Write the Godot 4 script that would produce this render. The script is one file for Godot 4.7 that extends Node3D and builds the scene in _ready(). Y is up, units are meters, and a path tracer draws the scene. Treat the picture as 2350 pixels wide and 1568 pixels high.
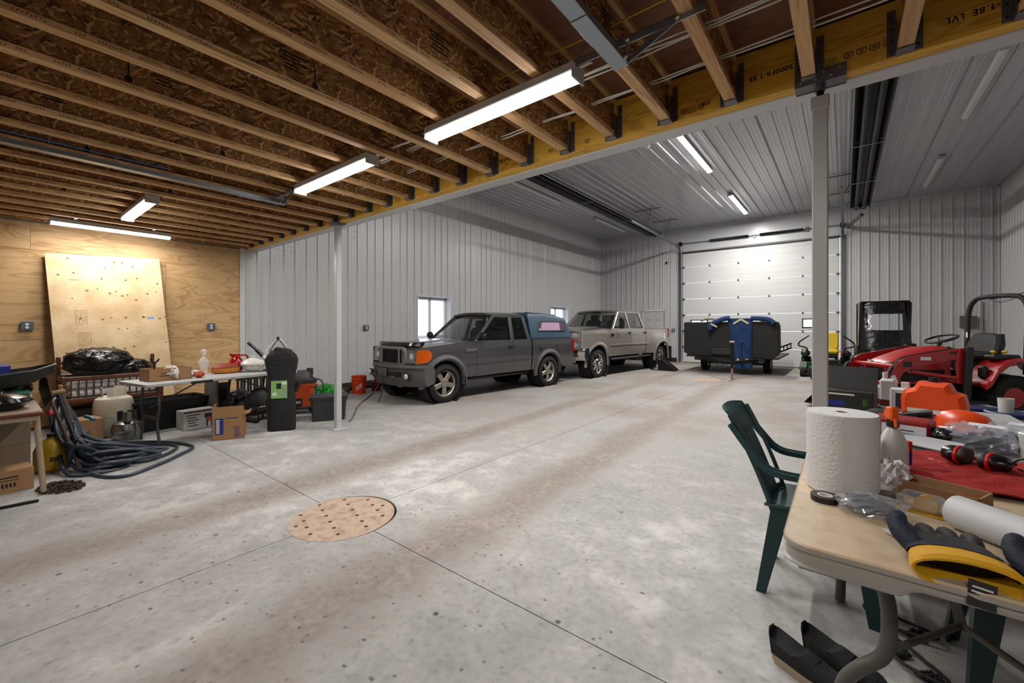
extends Node3D

# Collects triangles of one part; commit with mesh(). Shapes are turned outwards by their volume, edges sharper than crease stay sharp.
class MB:
	var v := PackedVector3Array()
	var uv := PackedVector2Array()
	var t := Transform3D()
	var crease := 38.0
	func at(p: Vector3, deg := Vector3.ZERO, s := Vector3.ONE) -> MB:
		t = Transform3D(Basis.from_euler(deg * PI / 180.0).scaled_local(s), p)
		return self
	func tri(a: Vector3, b: Vector3, c: Vector3) -> void:
		v.append(t * a)
		v.append(t * b)
		v.append(t * c)
	func quad(a: Vector3, b: Vector3, c: Vector3, d: Vector3) -> void:
		tri(a, b, c)
		tri(a, c, d)
	func fix(s: int) -> MB:
		var o := v[s]
		var vol := 0.0
		for i in range(s, v.size(), 3):
			vol += (v[i] - o).dot((v[i + 1] - o).cross(v[i + 2] - o))
		if vol < 0.0:
			for i in range(s, v.size(), 3):
				var h := v[i + 1]
				v[i + 1] = v[i + 2]
				v[i + 2] = h
		return self
	func box(c: Vector3, s: Vector3, b := 0.0) -> MB:
		var n := v.size()
		var h := s / 2.0
		if b <= 0.0:
			var p := []
			for i in 8:
				p.append(c + Vector3(h.x if i & 1 else -h.x, h.y if i & 2 else -h.y, h.z if i & 4 else -h.z))
			for q in [[0, 2, 3, 1], [4, 5, 7, 6], [0, 1, 5, 4], [2, 6, 7, 3], [0, 4, 6, 2], [1, 3, 7, 5]]:
				quad(p[q[0]], p[q[1]], p[q[2]], p[q[3]])
			_agree(n)
			return self
		b = minf(b, minf(h.x, minf(h.y, h.z)) * 0.98)
		var f := func(i: int, ax: int) -> Vector3:
			var g := h - Vector3(b, b, b)
			g[ax] = h[ax]
			return c + Vector3(g.x if i & 1 else -g.x, g.y if i & 2 else -g.y, g.z if i & 4 else -g.z)
		for ax in 3:
			var o: Array = [[1, 2], [2, 0], [0, 1]][ax]
			var u: int = 1 << o[0]
			var w: int = 1 << o[1]
			for sgn in 2:
				var k: int = sgn << ax
				var q := [f.call(k, ax), f.call(k | u, ax), f.call(k | u | w, ax), f.call(k | w, ax)]
				if sgn == 0:
					q.reverse()
				quad(q[0], q[1], q[2], q[3])
			for i in 4:
				var k: int = (u if i & 1 else 0) | (w if i & 2 else 0)
				var k2: int = k | (1 << ax)
				var q := [f.call(k, o[0]), f.call(k2, o[0]), f.call(k2, o[1]), f.call(k, o[1])]
				if (i == 1 or i == 2):
					q.reverse()
				quad(q[3], q[2], q[1], q[0])
		for i in 8:
			var q := [f.call(i, 0), f.call(i, 1), f.call(i, 2)]
			var odd := ((i & 1) + ((i >> 1) & 1) + ((i >> 2) & 1)) % 2
			if odd == 0:
				q.reverse()
			tri(q[0], q[1], q[2])
		_agree(n)
		return self
	func bar(p: Vector3, q: Vector3, w: float, h: float, b := 0.0, up := Vector3.UP) -> MB:
		var z := (q - p).normalized()
		if absf(z.dot(up)) > 0.99:
			up = Vector3.RIGHT if absf(z.x) < 0.9 else Vector3.BACK
		var x := up.cross(z).normalized()
		var keep := t
		t = t * Transform3D(Basis(x, z.cross(x), z), (p + q) / 2.0)
		box(Vector3.ZERO, Vector3(w, h, (q - p).length()), b)
		t = keep
		return self
	func loft(rings: Array, cap := true, closed := true, solid := true) -> MB:
		var s := v.size()
		var n: int = rings[0].size()
		for i in rings.size() - 1:
			var a: PackedVector3Array = rings[i]
			var b: PackedVector3Array = rings[i + 1]
			for j in (n if closed else n - 1):
				var k := (j + 1) % n
				tri(a[j], a[k], b[k])
				tri(a[j], b[k], b[j])
		if cap:
			for e in 2:
				var r: PackedVector3Array = rings[-1] if e else rings[0]
				var c := Vector3.ZERO
				for p in r:
					c += p
				c /= n
				for j in n:
					if e:
						tri(c, r[j], r[(j + 1) % n])
					else:
						tri(c, r[(j + 1) % n], r[j])
		return fix(s) if solid else self
	func tube(pts: Array, r: Variant, n := 8, cap := true, loop := false) -> MB:
		var m := pts.size()
		var rings := []
		var nx := Vector3.ZERO
		for i in m:
			var a: Vector3 = pts[(i - 1 + m) % m] if loop or i > 0 else pts[0]
			var b: Vector3 = pts[(i + 1) % m] if loop or i < m - 1 else pts[m - 1]
			var d := (b - a).normalized()
			if nx == Vector3.ZERO:
				nx = d.cross(Vector3.UP if absf(d.y) < 0.9 else Vector3.RIGHT).normalized()
			nx = (nx - d * nx.dot(d)).normalized()
			var ny := d.cross(nx)
			var rad: float = r[i] if r is Array else r
			var ring := PackedVector3Array()
			for k in n:
				var an := TAU * (k + 0.5) / n
				ring.append(pts[i] + (nx * cos(an) + ny * sin(an)) * rad)
			rings.append(ring)
		if loop:
			rings.append(rings[0])
		return loft(rings, cap and not loop)
	func lathe(prof: Array, n := 24, cap := true) -> MB:
		var rings := []
		for p in prof:
			var ring := PackedVector3Array()
			for k in n:
				var an := TAU * k / n
				ring.append(Vector3(p.x * cos(an), p.y, p.x * sin(an)))
			rings.append(ring)
		return loft(rings, cap)
	func prism(poly: PackedVector2Array, d: float, b := 0.0) -> MB:
		var s := v.size()
		if Geometry2D.is_polygon_clockwise(poly):
			poly.reverse()
		var n := poly.size()
		var inner := PackedVector2Array()
		for i in n:
			var e0 := (poly[i] - poly[(i - 1 + n) % n]).normalized()
			var e1 := (poly[(i + 1) % n] - poly[i]).normalized()
			var nn := Vector2(-e0.y - e1.y, e0.x + e1.x)
			var l := nn.length_squared()
			inner.append(poly[i] + (nn * (2.0 * b / l) if l > 0.3 else Vector2.ZERO))
		var ids := Geometry2D.triangulate_polygon(inner if b > 0.0 else poly)
		var z := d / 2.0
		var c := inner if b > 0.0 else poly
		for i in range(0, ids.size(), 3):
			var p := c[ids[i]]
			var q := c[ids[i + 1]]
			var r := c[ids[i + 2]]
			if (q - p).cross(r - p) < 0.0:
				var h := q
				q = r
				r = h
			tri(Vector3(p.x, p.y, z), Vector3(q.x, q.y, z), Vector3(r.x, r.y, z))
			tri(Vector3(p.x, p.y, -z), Vector3(r.x, r.y, -z), Vector3(q.x, q.y, -z))
		for i in n:
			var k := (i + 1) % n
			var y := z - b
			quad(Vector3(poly[i].x, poly[i].y, -y), Vector3(poly[k].x, poly[k].y, -y), Vector3(poly[k].x, poly[k].y, y), Vector3(poly[i].x, poly[i].y, y))
			if b > 0.0:
				quad(Vector3(poly[i].x, poly[i].y, y), Vector3(poly[k].x, poly[k].y, y), Vector3(c[k].x, c[k].y, z), Vector3(c[i].x, c[i].y, z))
				quad(Vector3(c[i].x, c[i].y, -z), Vector3(c[k].x, c[k].y, -z), Vector3(poly[k].x, poly[k].y, -y), Vector3(poly[i].x, poly[i].y, -y))
		return fix(s)
	func ell(c: Vector3, r: Vector3, n := 16) -> MB:
		var rings := []
		var m := maxi(4, n / 2)
		for i in range(1, m):
			var a := PI * i / m
			var ring := PackedVector3Array()
			for k in n:
				var b := TAU * k / n
				ring.append(c + Vector3(r.x * sin(a) * cos(b), r.y * cos(a), r.z * sin(a) * sin(b)))
			rings.append(ring)
		var s := v.size()
		loft(rings, false)
		var top := c + Vector3(0, r.y, 0)
		var bot := c - Vector3(0, r.y, 0)
		for k in n:
			tri(top, rings[0][(k + 1) % n], rings[0][k])
			tri(bot, rings[-1][k], rings[-1][(k + 1) % n])
		_agree(s)
		return self
	# convex shapes: turn each triangle away from the centre
	func _agree(s: int) -> void:
		var c := Vector3.ZERO
		for i in range(s, v.size()):
			c += v[i]
		c /= v.size() - s
		for i in range(s, v.size(), 3):
			if (v[i + 1] - v[i]).cross(v[i + 2] - v[i]).dot((v[i] + v[i + 1] + v[i + 2]) / 3.0 - c) < 0.0:
				var h := v[i + 1]
				v[i + 1] = v[i + 2]
				v[i + 2] = h
	func grid(fn: Callable, nu: int, nv: int) -> MB:
		var p := []
		for i in nu + 1:
			var row := PackedVector3Array()
			for j in nv + 1:
				row.append(fn.call(float(i) / nu, float(j) / nv))
			p.append(row)
		for i in nu:
			for j in nv:
				quad(p[i][j], p[i + 1][j], p[i + 1][j + 1], p[i][j + 1])
		return self
	# a sheet with thickness d along its normals
	func slab(fn: Callable, nu: int, nv: int, d: float) -> MB:
		var s := v.size()
		var top := []
		var low := []
		for i in nu + 1:
			var a := PackedVector3Array()
			var b := PackedVector3Array()
			for j in nv + 1:
				var u := float(i) / nu
				var w := float(j) / nv
				var p: Vector3 = fn.call(u, w)
				var e := 0.01
				var nn: Vector3 = (fn.call(minf(u + e, 1.0), w) - fn.call(maxf(u - e, 0.0), w)).cross(fn.call(u, minf(w + e, 1.0)) - fn.call(u, maxf(w - e, 0.0))).normalized()
				a.append(p)
				b.append(p - nn * d)
			top.append(a)
			low.append(b)
		for i in nu:
			for j in nv:
				quad(top[i][j], top[i + 1][j], top[i + 1][j + 1], top[i][j + 1])
				quad(low[i][j], low[i][j + 1], low[i + 1][j + 1], low[i + 1][j])
		for i in nu:
			quad(top[i][0], low[i][0], low[i + 1][0], top[i + 1][0])
			quad(top[i + 1][nv], low[i + 1][nv], low[i][nv], top[i][nv])
		for j in nv:
			quad(top[0][j + 1], low[0][j + 1], low[0][j], top[0][j])
			quad(top[nu][j], low[nu][j], low[nu][j + 1], top[nu][j + 1])
		return fix(s)
	func mesh() -> ArrayMesh:
		var n := v.size()
		var fn := PackedVector3Array()
		var un := PackedVector3Array()
		for f in n / 3:
			var c := (v[3 * f + 1] - v[3 * f]).cross(v[3 * f + 2] - v[3 * f])
			fn.append(c)
			un.append(c.normalized())
		var lim := cos(deg_to_rad(crease))
		var groups := {}
		for i in n:
			var k := Vector3i((v[i] * 20000.0).round())
			if groups.has(k):
				groups[k].append(i)
			else:
				groups[k] = [i]
		var pos := PackedVector3Array()
		var nor := PackedVector3Array()
		var uvo := PackedVector2Array()
		var idx := PackedInt32Array()
		idx.resize(n)
		for k in groups:
			var g: Array = groups[k]
			var made := []
			for i in g:
				var a := un[i / 3]
				var sum := Vector3.ZERO
				for j in g:
					if a.dot(un[j / 3]) > lim:
						sum += fn[j / 3]
				var nn := sum.normalized()
				if nn == Vector3.ZERO:
					nn = Vector3.UP
				var hit := -1
				for m in made:
					if nor[m].dot(nn) > 0.9998 and (uv.is_empty() or uvo[m].is_equal_approx(uv[i])):
						hit = m
						break
				if hit < 0:
					hit = pos.size()
					pos.append(v[i])
					nor.append(nn)
					if not uv.is_empty():
						uvo.append(uv[i])
					made.append(hit)
				idx[i] = hit
		for f in n / 3:
			var h := idx[3 * f + 1]
			idx[3 * f + 1] = idx[3 * f + 2]
			idx[3 * f + 2] = h
		var arr := []
		arr.resize(Mesh.ARRAY_MAX)
		arr[Mesh.ARRAY_VERTEX] = pos
		arr[Mesh.ARRAY_NORMAL] = nor
		if not uv.is_empty():
			arr[Mesh.ARRAY_TEX_UV] = uvo
		arr[Mesh.ARRAY_INDEX] = idx
		var out := ArrayMesh.new()
		out.add_surface_from_arrays(Mesh.PRIMITIVE_TRIANGLES, arr)
		return out

var names := {}
var mats := {}
var rng := RandomNumberGenerator.new()
var noise := FastNoiseLite.new()

func mb() -> MB:
	return MB.new()

func numbered(called: String) -> String:
	var k: int = names.get(called, 0)
	names[called] = k + 1
	return called if k == 0 else "%s_%03d" % [called, k]

# a thing made of parts, its origin at its base
func thing(called: String, label: String, category: String, p := Vector3.ZERO, turn := 0.0, group := "") -> Node3D:
	var o := Node3D.new()
	o.name = numbered(called)
	add_child(o)
	o.position = p
	o.rotation_degrees.y = turn
	return tag(o, label, category, group)

func tag(o: Node3D, label: String, category: String, group := "") -> Node3D:
	o.set_meta("label", label)
	if category:
		o.set_meta("category", category)
	if group:
		o.set_meta("group", group)
	return o

# one mesh under a parent
func part(parent: Node, called: String, shape: Variant, m: Material, label := "") -> MeshInstance3D:
	var o := MeshInstance3D.new()
	o.name = called
	o.mesh = shape.mesh() if shape is MB else shape
	o.material_override = m
	if label:
		o.set_meta("label", label)
	parent.add_child(o, true)
	return o

# a thing that is one mesh
func one(called: String, shape: Variant, m: Material, label: String, category: String, p := Vector3.ZERO, turn := 0.0, group := "") -> MeshInstance3D:
	var o := part(self, numbered(called), shape, m)
	o.position = p
	o.rotation_degrees.y = turn
	tag(o, label, category, group)
	return o

func setting(called: String, label := "") -> Node3D:
	var o := Node3D.new()
	o.name = numbered(called)
	add_child(o)
	o.set_meta("kind", "structure")
	if label:
		o.set_meta("label", label)
	return o

func copy(o: Node3D, label: String, p: Vector3, turn := 0.0) -> Node3D:
	var c: Node3D = o.duplicate()
	var stem := String(o.name)
	if stem.length() > 4 and stem[-4] == "_" and stem.right(3).is_valid_int():
		stem = stem.left(-4)
	c.name = numbered(stem)
	add_child(c)
	c.position = p
	c.rotation_degrees.y = turn
	c.set_meta("label", label)
	return c

# a many-piece part that nobody would pick apart singly
func stuff(parent: Node, called: String, mesh: Mesh, m: Material, where: Array) -> MultiMeshInstance3D:
	var mm := MultiMesh.new()
	mm.transform_format = MultiMesh.TRANSFORM_3D
	mm.mesh = mesh
	mm.instance_count = where.size()
	for i in where.size():
		mm.set_instance_transform(i, where[i])
	var o := MultiMeshInstance3D.new()
	o.name = called
	o.multimesh = mm
	o.material_override = m
	o.set_meta("kind", "stuff")
	parent.add_child(o, true)
	return o

func mat(key: String, c: Color, rough := 0.6, metal := 0.0) -> StandardMaterial3D:
	if mats.has(key):
		return mats[key]
	var m := StandardMaterial3D.new()
	m.resource_name = key
	m.albedo_color = c
	m.roughness = rough
	m.metallic = metal
	mats[key] = m
	return m

func glass(key: String, c: Color, alpha: float, rough := 0.03) -> StandardMaterial3D:
	var m := mat(key, Color(c, alpha), rough)
	m.transparency = BaseMaterial3D.TRANSPARENCY_ALPHA
	m.cull_mode = BaseMaterial3D.CULL_DISABLED
	return m

func glow(key: String, c: Color, energy: float) -> StandardMaterial3D:
	var m := mat(key, c, 0.5)
	m.emission_enabled = true
	m.emission = c
	m.emission_energy_multiplier = energy
	return m

# relief from noise, so that plain plastics, cloth and rubber catch light unevenly
func rough_up(m: StandardMaterial3D, freq: float, depth: float, scale := 1.0, seed_ := 3) -> StandardMaterial3D:
	m.uv1_triplanar = true
	m.uv1_scale = Vector3.ONE * scale
	m.heightmap_enabled = true
	m.heightmap_scale = depth
	m.heightmap_texture = noise_tex(freq, seed_)
	return m

var ntex := {}
func noise_tex(freq: float, seed_ := 3, ramp: Gradient = null, octaves := 4, warp := 0.0, size := 512) -> NoiseTexture2D:
	var key := [freq, seed_, ramp, octaves, warp, size]
	if ntex.has(key):
		return ntex[key]
	var n := FastNoiseLite.new()
	n.seed = seed_
	n.noise_type = FastNoiseLite.TYPE_SIMPLEX_SMOOTH
	n.frequency = freq
	n.fractal_octaves = octaves
	if warp > 0.0:
		n.domain_warp_enabled = true
		n.domain_warp_amplitude = warp
		n.domain_warp_frequency = freq
	var tx := NoiseTexture2D.new()
	tx.width = size
	tx.height = size
	tx.seamless = true
	tx.noise = n
	if ramp:
		tx.color_ramp = ramp
	ntex[key] = tx
	return tx

func ramp(cols: Array, offs: Array = []) -> Gradient:
	var g := Gradient.new()
	var c := PackedColorArray()
	var o := PackedFloat32Array()
	for i in cols.size():
		c.append(cols[i])
		o.append(offs[i] if offs else float(i) / (cols.size() - 1))
	g.offsets = o
	g.colors = c
	return g

# wood whose grain runs along one axis: noise drawn out in that direction, in bands
func wood(key: String, base: Color, dark: Color, bands: int, axis: int, long := 0.25, cross := 3.0, rough := 0.65, seed_ := 5, freq := 0.008) -> StandardMaterial3D:
	if mats.has(key):
		return mats[key]
	var cols := []
	for i in bands * 2 + 1:
		cols.append(base if i % 2 == 0 else base.lerp(dark, 0.55 + 0.45 * sin(i * 2.3)))
	var m := mat(key, Color.WHITE, rough)
	m.albedo_texture = noise_tex(freq, seed_, ramp(cols), 3, 12.0)
	m.uv1_triplanar = true
	m.uv1_world_triplanar = true
	var s := Vector3.ONE * cross
	s[axis] = long
	m.uv1_scale = s
	return m

func arc(c: Vector2, r: float, a0: float, a1: float, n: int) -> PackedVector2Array:
	var p := PackedVector2Array()
	for i in n + 1:
		var a := deg_to_rad(lerpf(a0, a1, float(i) / n))
		p.append(c + Vector2(cos(a), sin(a)) * r)
	return p

func rrect(w: float, h: float, r: float, n := 4) -> PackedVector2Array:
	var p := PackedVector2Array()
	for k in 4:
		var c := Vector2((w / 2 - r) * (1 if k == 0 or k == 3 else -1), (h / 2 - r) * (1 if k < 2 else -1))
		p.append_array(arc(c, r, 90.0 * k, 90.0 * k + 90.0, n))
	return p

func poly(flat: Array) -> PackedVector2Array:
	var p := PackedVector2Array()
	for i in range(0, flat.size(), 2):
		p.append(Vector2(flat[i], flat[i + 1]))
	return p

func spline(pts: Array, per := 6, loop := false) -> Array:
	var out := []
	var n := pts.size()
	for i in (n if loop else n - 1):
		var a: Vector3 = pts[(i - 1 + n) % n] if loop or i > 0 else pts[0]
		var b: Vector3 = pts[i]
		var c: Vector3 = pts[(i + 1) % n]
		var d: Vector3 = pts[(i + 2) % n] if loop or i < n - 2 else pts[n - 1]
		for k in per:
			var u := float(k) / per
			out.append(0.5 * (2.0 * b + (c - a) * u + (2.0 * a - 5.0 * b + 4.0 * c - d) * u * u + (3.0 * b - a - 3.0 * c + d) * u * u * u))
	if not loop:
		out.append(pts[n - 1])
	return out

# a soft lump (bag, cloth heap): an ellipsoid pushed about by noise, flat at its base
func lump(m: MB, c: Vector3, r: Vector3, seed_: int, amp := 0.25, freq := 3.0, n := 28, floor_y := -1000.0) -> MB:
	noise.seed = seed_
	noise.frequency = freq
	noise.fractal_octaves = 3
	var s := m.v.size()
	m.ell(Vector3.ZERO, Vector3.ONE, n)
	for i in range(s, m.v.size()):
		var p := m.t.affine_inverse() * m.v[i]
		var k := 1.0 + amp * (noise.get_noise_3dv(p * 1.7) + 0.6 * absf(noise.get_noise_3dv(p * 4.1 + Vector3(9, 1, 4))) - 0.2)
		var q := c + p * k * r
		q.y = maxf(q.y, floor_y)
		m.v[i] = m.t * q
	return m

func words(parent: Node, text: String, height: float, m: Material, p: Vector3, deg: Vector3, called := "lettering", wide := 1.0) -> MeshInstance3D:
	var x := TextMesh.new()
	x.text = text
	x.font_size = 32
	x.pixel_size = height / 26.0
	x.depth = 0.0012
	x.curve_step = 2.0
	var f := SystemFont.new()
	f.font_names = PackedStringArray(["Droid Sans"])
	f.font_weight = 700
	x.font = f
	var o := part(parent, called, x, m)
	o.transform = Transform3D(Basis.from_euler(deg * PI / 180.0).scaled_local(Vector3(wide, 1, 1)), p)
	return o

const XW := -8.6      # left wall
const ZF := -17.36    # wall with the tall overhead door
const XR := 3.37      # right wall
const HC := 5.31      # ceiling of the tall bay
const ZB := -2.988    # face of the beam
const YB := 2.814     # underside of the beam
const ZN := 3.0       # wall behind the camera
const PITCH := 0.2286

func view() -> void:
	var cam := Camera3D.new()
	cam.name = "camera"
	cam.projection = Camera3D.PROJECTION_FRUSTUM
	cam.near = 0.05
	cam.far = 200.0
	cam.size = 0.05 * 1568.0 / 962.0
	cam.frustum_offset = Vector2(0, -0.05 * 32.0 / 962.0)
	add_child(cam)
	cam.position = Vector3(0, 1.39, 0)
	cam.rotation_degrees.y = 38.368
	cam.current = true
	var e := Environment.new()
	e.tonemap_mode = Environment.TONE_MAPPER_LINEAR
	e.tonemap_exposure = 1.0
	e.background_mode = Environment.BG_SKY
	var sky := Sky.new()
	var sm := ProceduralSkyMaterial.new()
	sm.sky_top_color = Color(0.86, 0.9, 0.96)
	sm.sky_horizon_color = Color(0.95, 0.97, 1.0)
	sm.ground_horizon_color = Color(0.93, 0.95, 0.98)
	sm.ground_bottom_color = Color(0.85, 0.88, 0.92)
	sm.energy_multiplier = 2.2
	sky.sky_material = sm
	e.sky = sky
	e.sdfgi_enabled = true
	e.ssao_enabled = true
	e.ssil_enabled = true
	var w := WorldEnvironment.new()
	w.name = "world"
	w.environment = e
	add_child(w)

# one liner-panel piece: ribs across x, standing out towards +y, as long as `long` along z; the profile is cut out of the wall's run from a to b
var panels := {}
func liner(a: float, b: float, long: float) -> ArrayMesh:
	var key := Vector3(snappedf(fposmod(a, PITCH), 0.001), snappedf(b - a, 0.001), snappedf(long, 0.001))
	if panels.has(key):
		return panels[key]
	var pts := [Vector2(a, 0.0)]
	for k in range(floori(a / PITCH) - 1, ceili(b / PITCH) + 1):
		var c := k * PITCH
		for q in [[-0.026, 0.0], [-0.013, 0.022], [0.013, 0.022], [0.026, 0.0], [0.068, 0.0], [0.073, 0.003], [0.083, 0.003], [0.088, 0.0], [0.14, 0.0], [0.145, 0.003], [0.155, 0.003], [0.16, 0.0]]:
			if c + q[0] > a + 0.002 and c + q[0] < b - 0.002:
				pts.append(Vector2(c + q[0], q[1]))
	pts.append(Vector2(b, 0.0))
	var p := PackedVector2Array()
	for q in pts:
		p.append(Vector2(q.x - (a + b) / 2.0, q.y))
	p.append(Vector2((b - a) / 2.0, -0.004))
	p.append(Vector2((a - b) / 2.0, -0.004))
	var m := mb().prism(p, long)
	m.crease = 10.0
	panels[key] = m.mesh()
	return panels[key]

# a run of liner panels with openings [from, to, low, high] left free; put(from+to middle, y middle) places a piece
func clad(parent: Node, a: float, b: float, y0: float, y1: float, holes: Array, m: Material, put: Callable) -> void:
	var x := a
	while x < b - 0.01:
		var e := minf(x + 4.0 * PITCH, b)
		var cuts := [x, e]
		for h in holes:
			for q in [h[0], h[1]]:
				if q > x + 0.01 and q < e - 0.01:
					cuts.append(q)
		cuts.sort()
		for i in cuts.size() - 1:
			var c: float = (cuts[i] + cuts[i + 1]) / 2.0
			var spans := [[y0, y1]]
			for h in holes:
				if c > h[0] and c < h[1]:
					spans = []
					if h[2] > y0 + 0.01:
						spans.append([y0, h[2]])
					if h[3] < y1 - 0.01:
						spans.append([h[3], y1])
			for s in spans:
				var o := part(parent, "panel", liner(cuts[i], cuts[i + 1], s[1] - s[0]), m)
				o.transform = put.call(c, (s[0] + s[1]) / 2.0)
		x = e

func solid_wall(parent: Node, axis: int, at: float, thick: float, a: float, b: float, y0: float, y1: float, holes: Array, m: Material) -> void:
	var b1 := mb()
	var put := func(p: float, q: float, lo: float, hi: float) -> void:
		if q - p > 0.001 and hi - lo > 0.001:
			var c := Vector3(at, (lo + hi) / 2, (p + q) / 2) if axis == 0 else Vector3((p + q) / 2, (lo + hi) / 2, at)
			b1.box(c, Vector3(thick, hi - lo, q - p) if axis == 0 else Vector3(q - p, hi - lo, thick))
	var x := a
	for h in holes:
		put.call(x, h[0], y0, y1)
		put.call(h[0], h[1], y0, h[2])
		put.call(h[0], h[1], h[3], y1)
		x = h[1]
	put.call(x, b, y0, y1)
	part(parent, "wall_core", b1, m)

func floor_texture() -> ImageTexture:
	# one pixel is 1.1 cm: bare grey concrete, brown dirt in the wheel tracks, wash marks and specks of grit
	var w := 1180
	var h := 1900
	var im := Image.create(w, h, false, Image.FORMAT_RGB8)
	var get_n := func(f: float, s: int, oct: int) -> PackedByteArray:
		var n := FastNoiseLite.new()
		n.seed = s
		n.frequency = f
		n.fractal_octaves = oct
		var g := n.get_image(w, h)
		g.convert(Image.FORMAT_L8)
		return g.get_data()
	var n1: PackedByteArray = get_n.call(0.006, 11, 4)
	var n2: PackedByteArray = get_n.call(0.035, 12, 4)
	var n3: PackedByteArray = get_n.call(0.16, 13, 3)
	var data := PackedByteArray()
	data.resize(w * h * 3)
	for j in h:
		var z := 3.0 - j * 0.011
		var far := clampf((-z - 3.0) / 3.5, 0.0, 1.0)
		for i in w:
			var k := j * w + i
			var x := -9.0 + i * 0.011
			var a := n1[k] / 255.0 - 0.5
			var b := n2[k] / 255.0 - 0.5
			var c := n3[k] / 255.0 - 0.5
			var bend := 0.03 * (z + 2.0) + 0.12 * a
			var d1 := absf(x + 3.80 - bend * 0.6) / 0.30
			var d2 := absf(x + 2.02 - bend) / 0.34
			var dirt := maxf(1.0 - d1, 1.0 - d2) * 1.5 + b * 1.6 + c * 0.9
			dirt = clampf(dirt, 0.0, 1.0) * 0.72
			# dirt dropped by the vehicles over the whole bay, in patches
			dirt = maxf(dirt, clampf((a * 1.5 + b * 1.0 + c * 0.6 + 0.33) * far, 0.0, 0.75))
			var v := 0.595 + a * 0.08 + b * 0.09 + c * 0.07
			var pale := clampf((b + a - 0.12) * 3.0, 0.0, 1.0)
			v += pale * 0.05
			var r := lerpf(v * 0.995, 0.475 + c * 0.12 + b * 0.08, dirt)
			var g := lerpf(v * 0.985, 0.43 + c * 0.11 + b * 0.07, dirt)
			var bl := lerpf(v * 0.965, 0.395 + c * 0.10 + b * 0.06, dirt)
			data[k * 3] = clampi(int(r * 255.0), 0, 255)
			data[k * 3 + 1] = clampi(int(g * 255.0), 0, 255)
			data[k * 3 + 2] = clampi(int(bl * 255.0), 0, 255)
	im.set_data(w, h, false, Image.FORMAT_RGB8, data)
	# grit and oil specks, thickest round the drain and along the tracks
	for s in 420:
		var x := rng.randfn(-2.4, 1.1)
		var z := rng.randfn(-1.2, 1.0)
		if s % 3 == 0:
			x = rng.randf_range(-8.0, 1.0)
			z = rng.randf_range(-12.0, 0.5)
		var i := int((x + 9.0) / 0.011)
		var j := int((3.0 - z) / 0.011)
		if i > 1 and j > 1 and i < w - 3 and j < h - 3:
			var dk := rng.randf_range(0.2, 0.42)
			im.set_pixel(i, j, Color(dk, dk, dk * 0.95))
			if rng.randf() < 0.12:
				im.fill_rect(Rect2i(i, j, 2, rng.randi_range(1, 2)), Color(dk, dk * 0.98, dk * 0.9))
	return ImageTexture.create_from_image(im)

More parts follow.
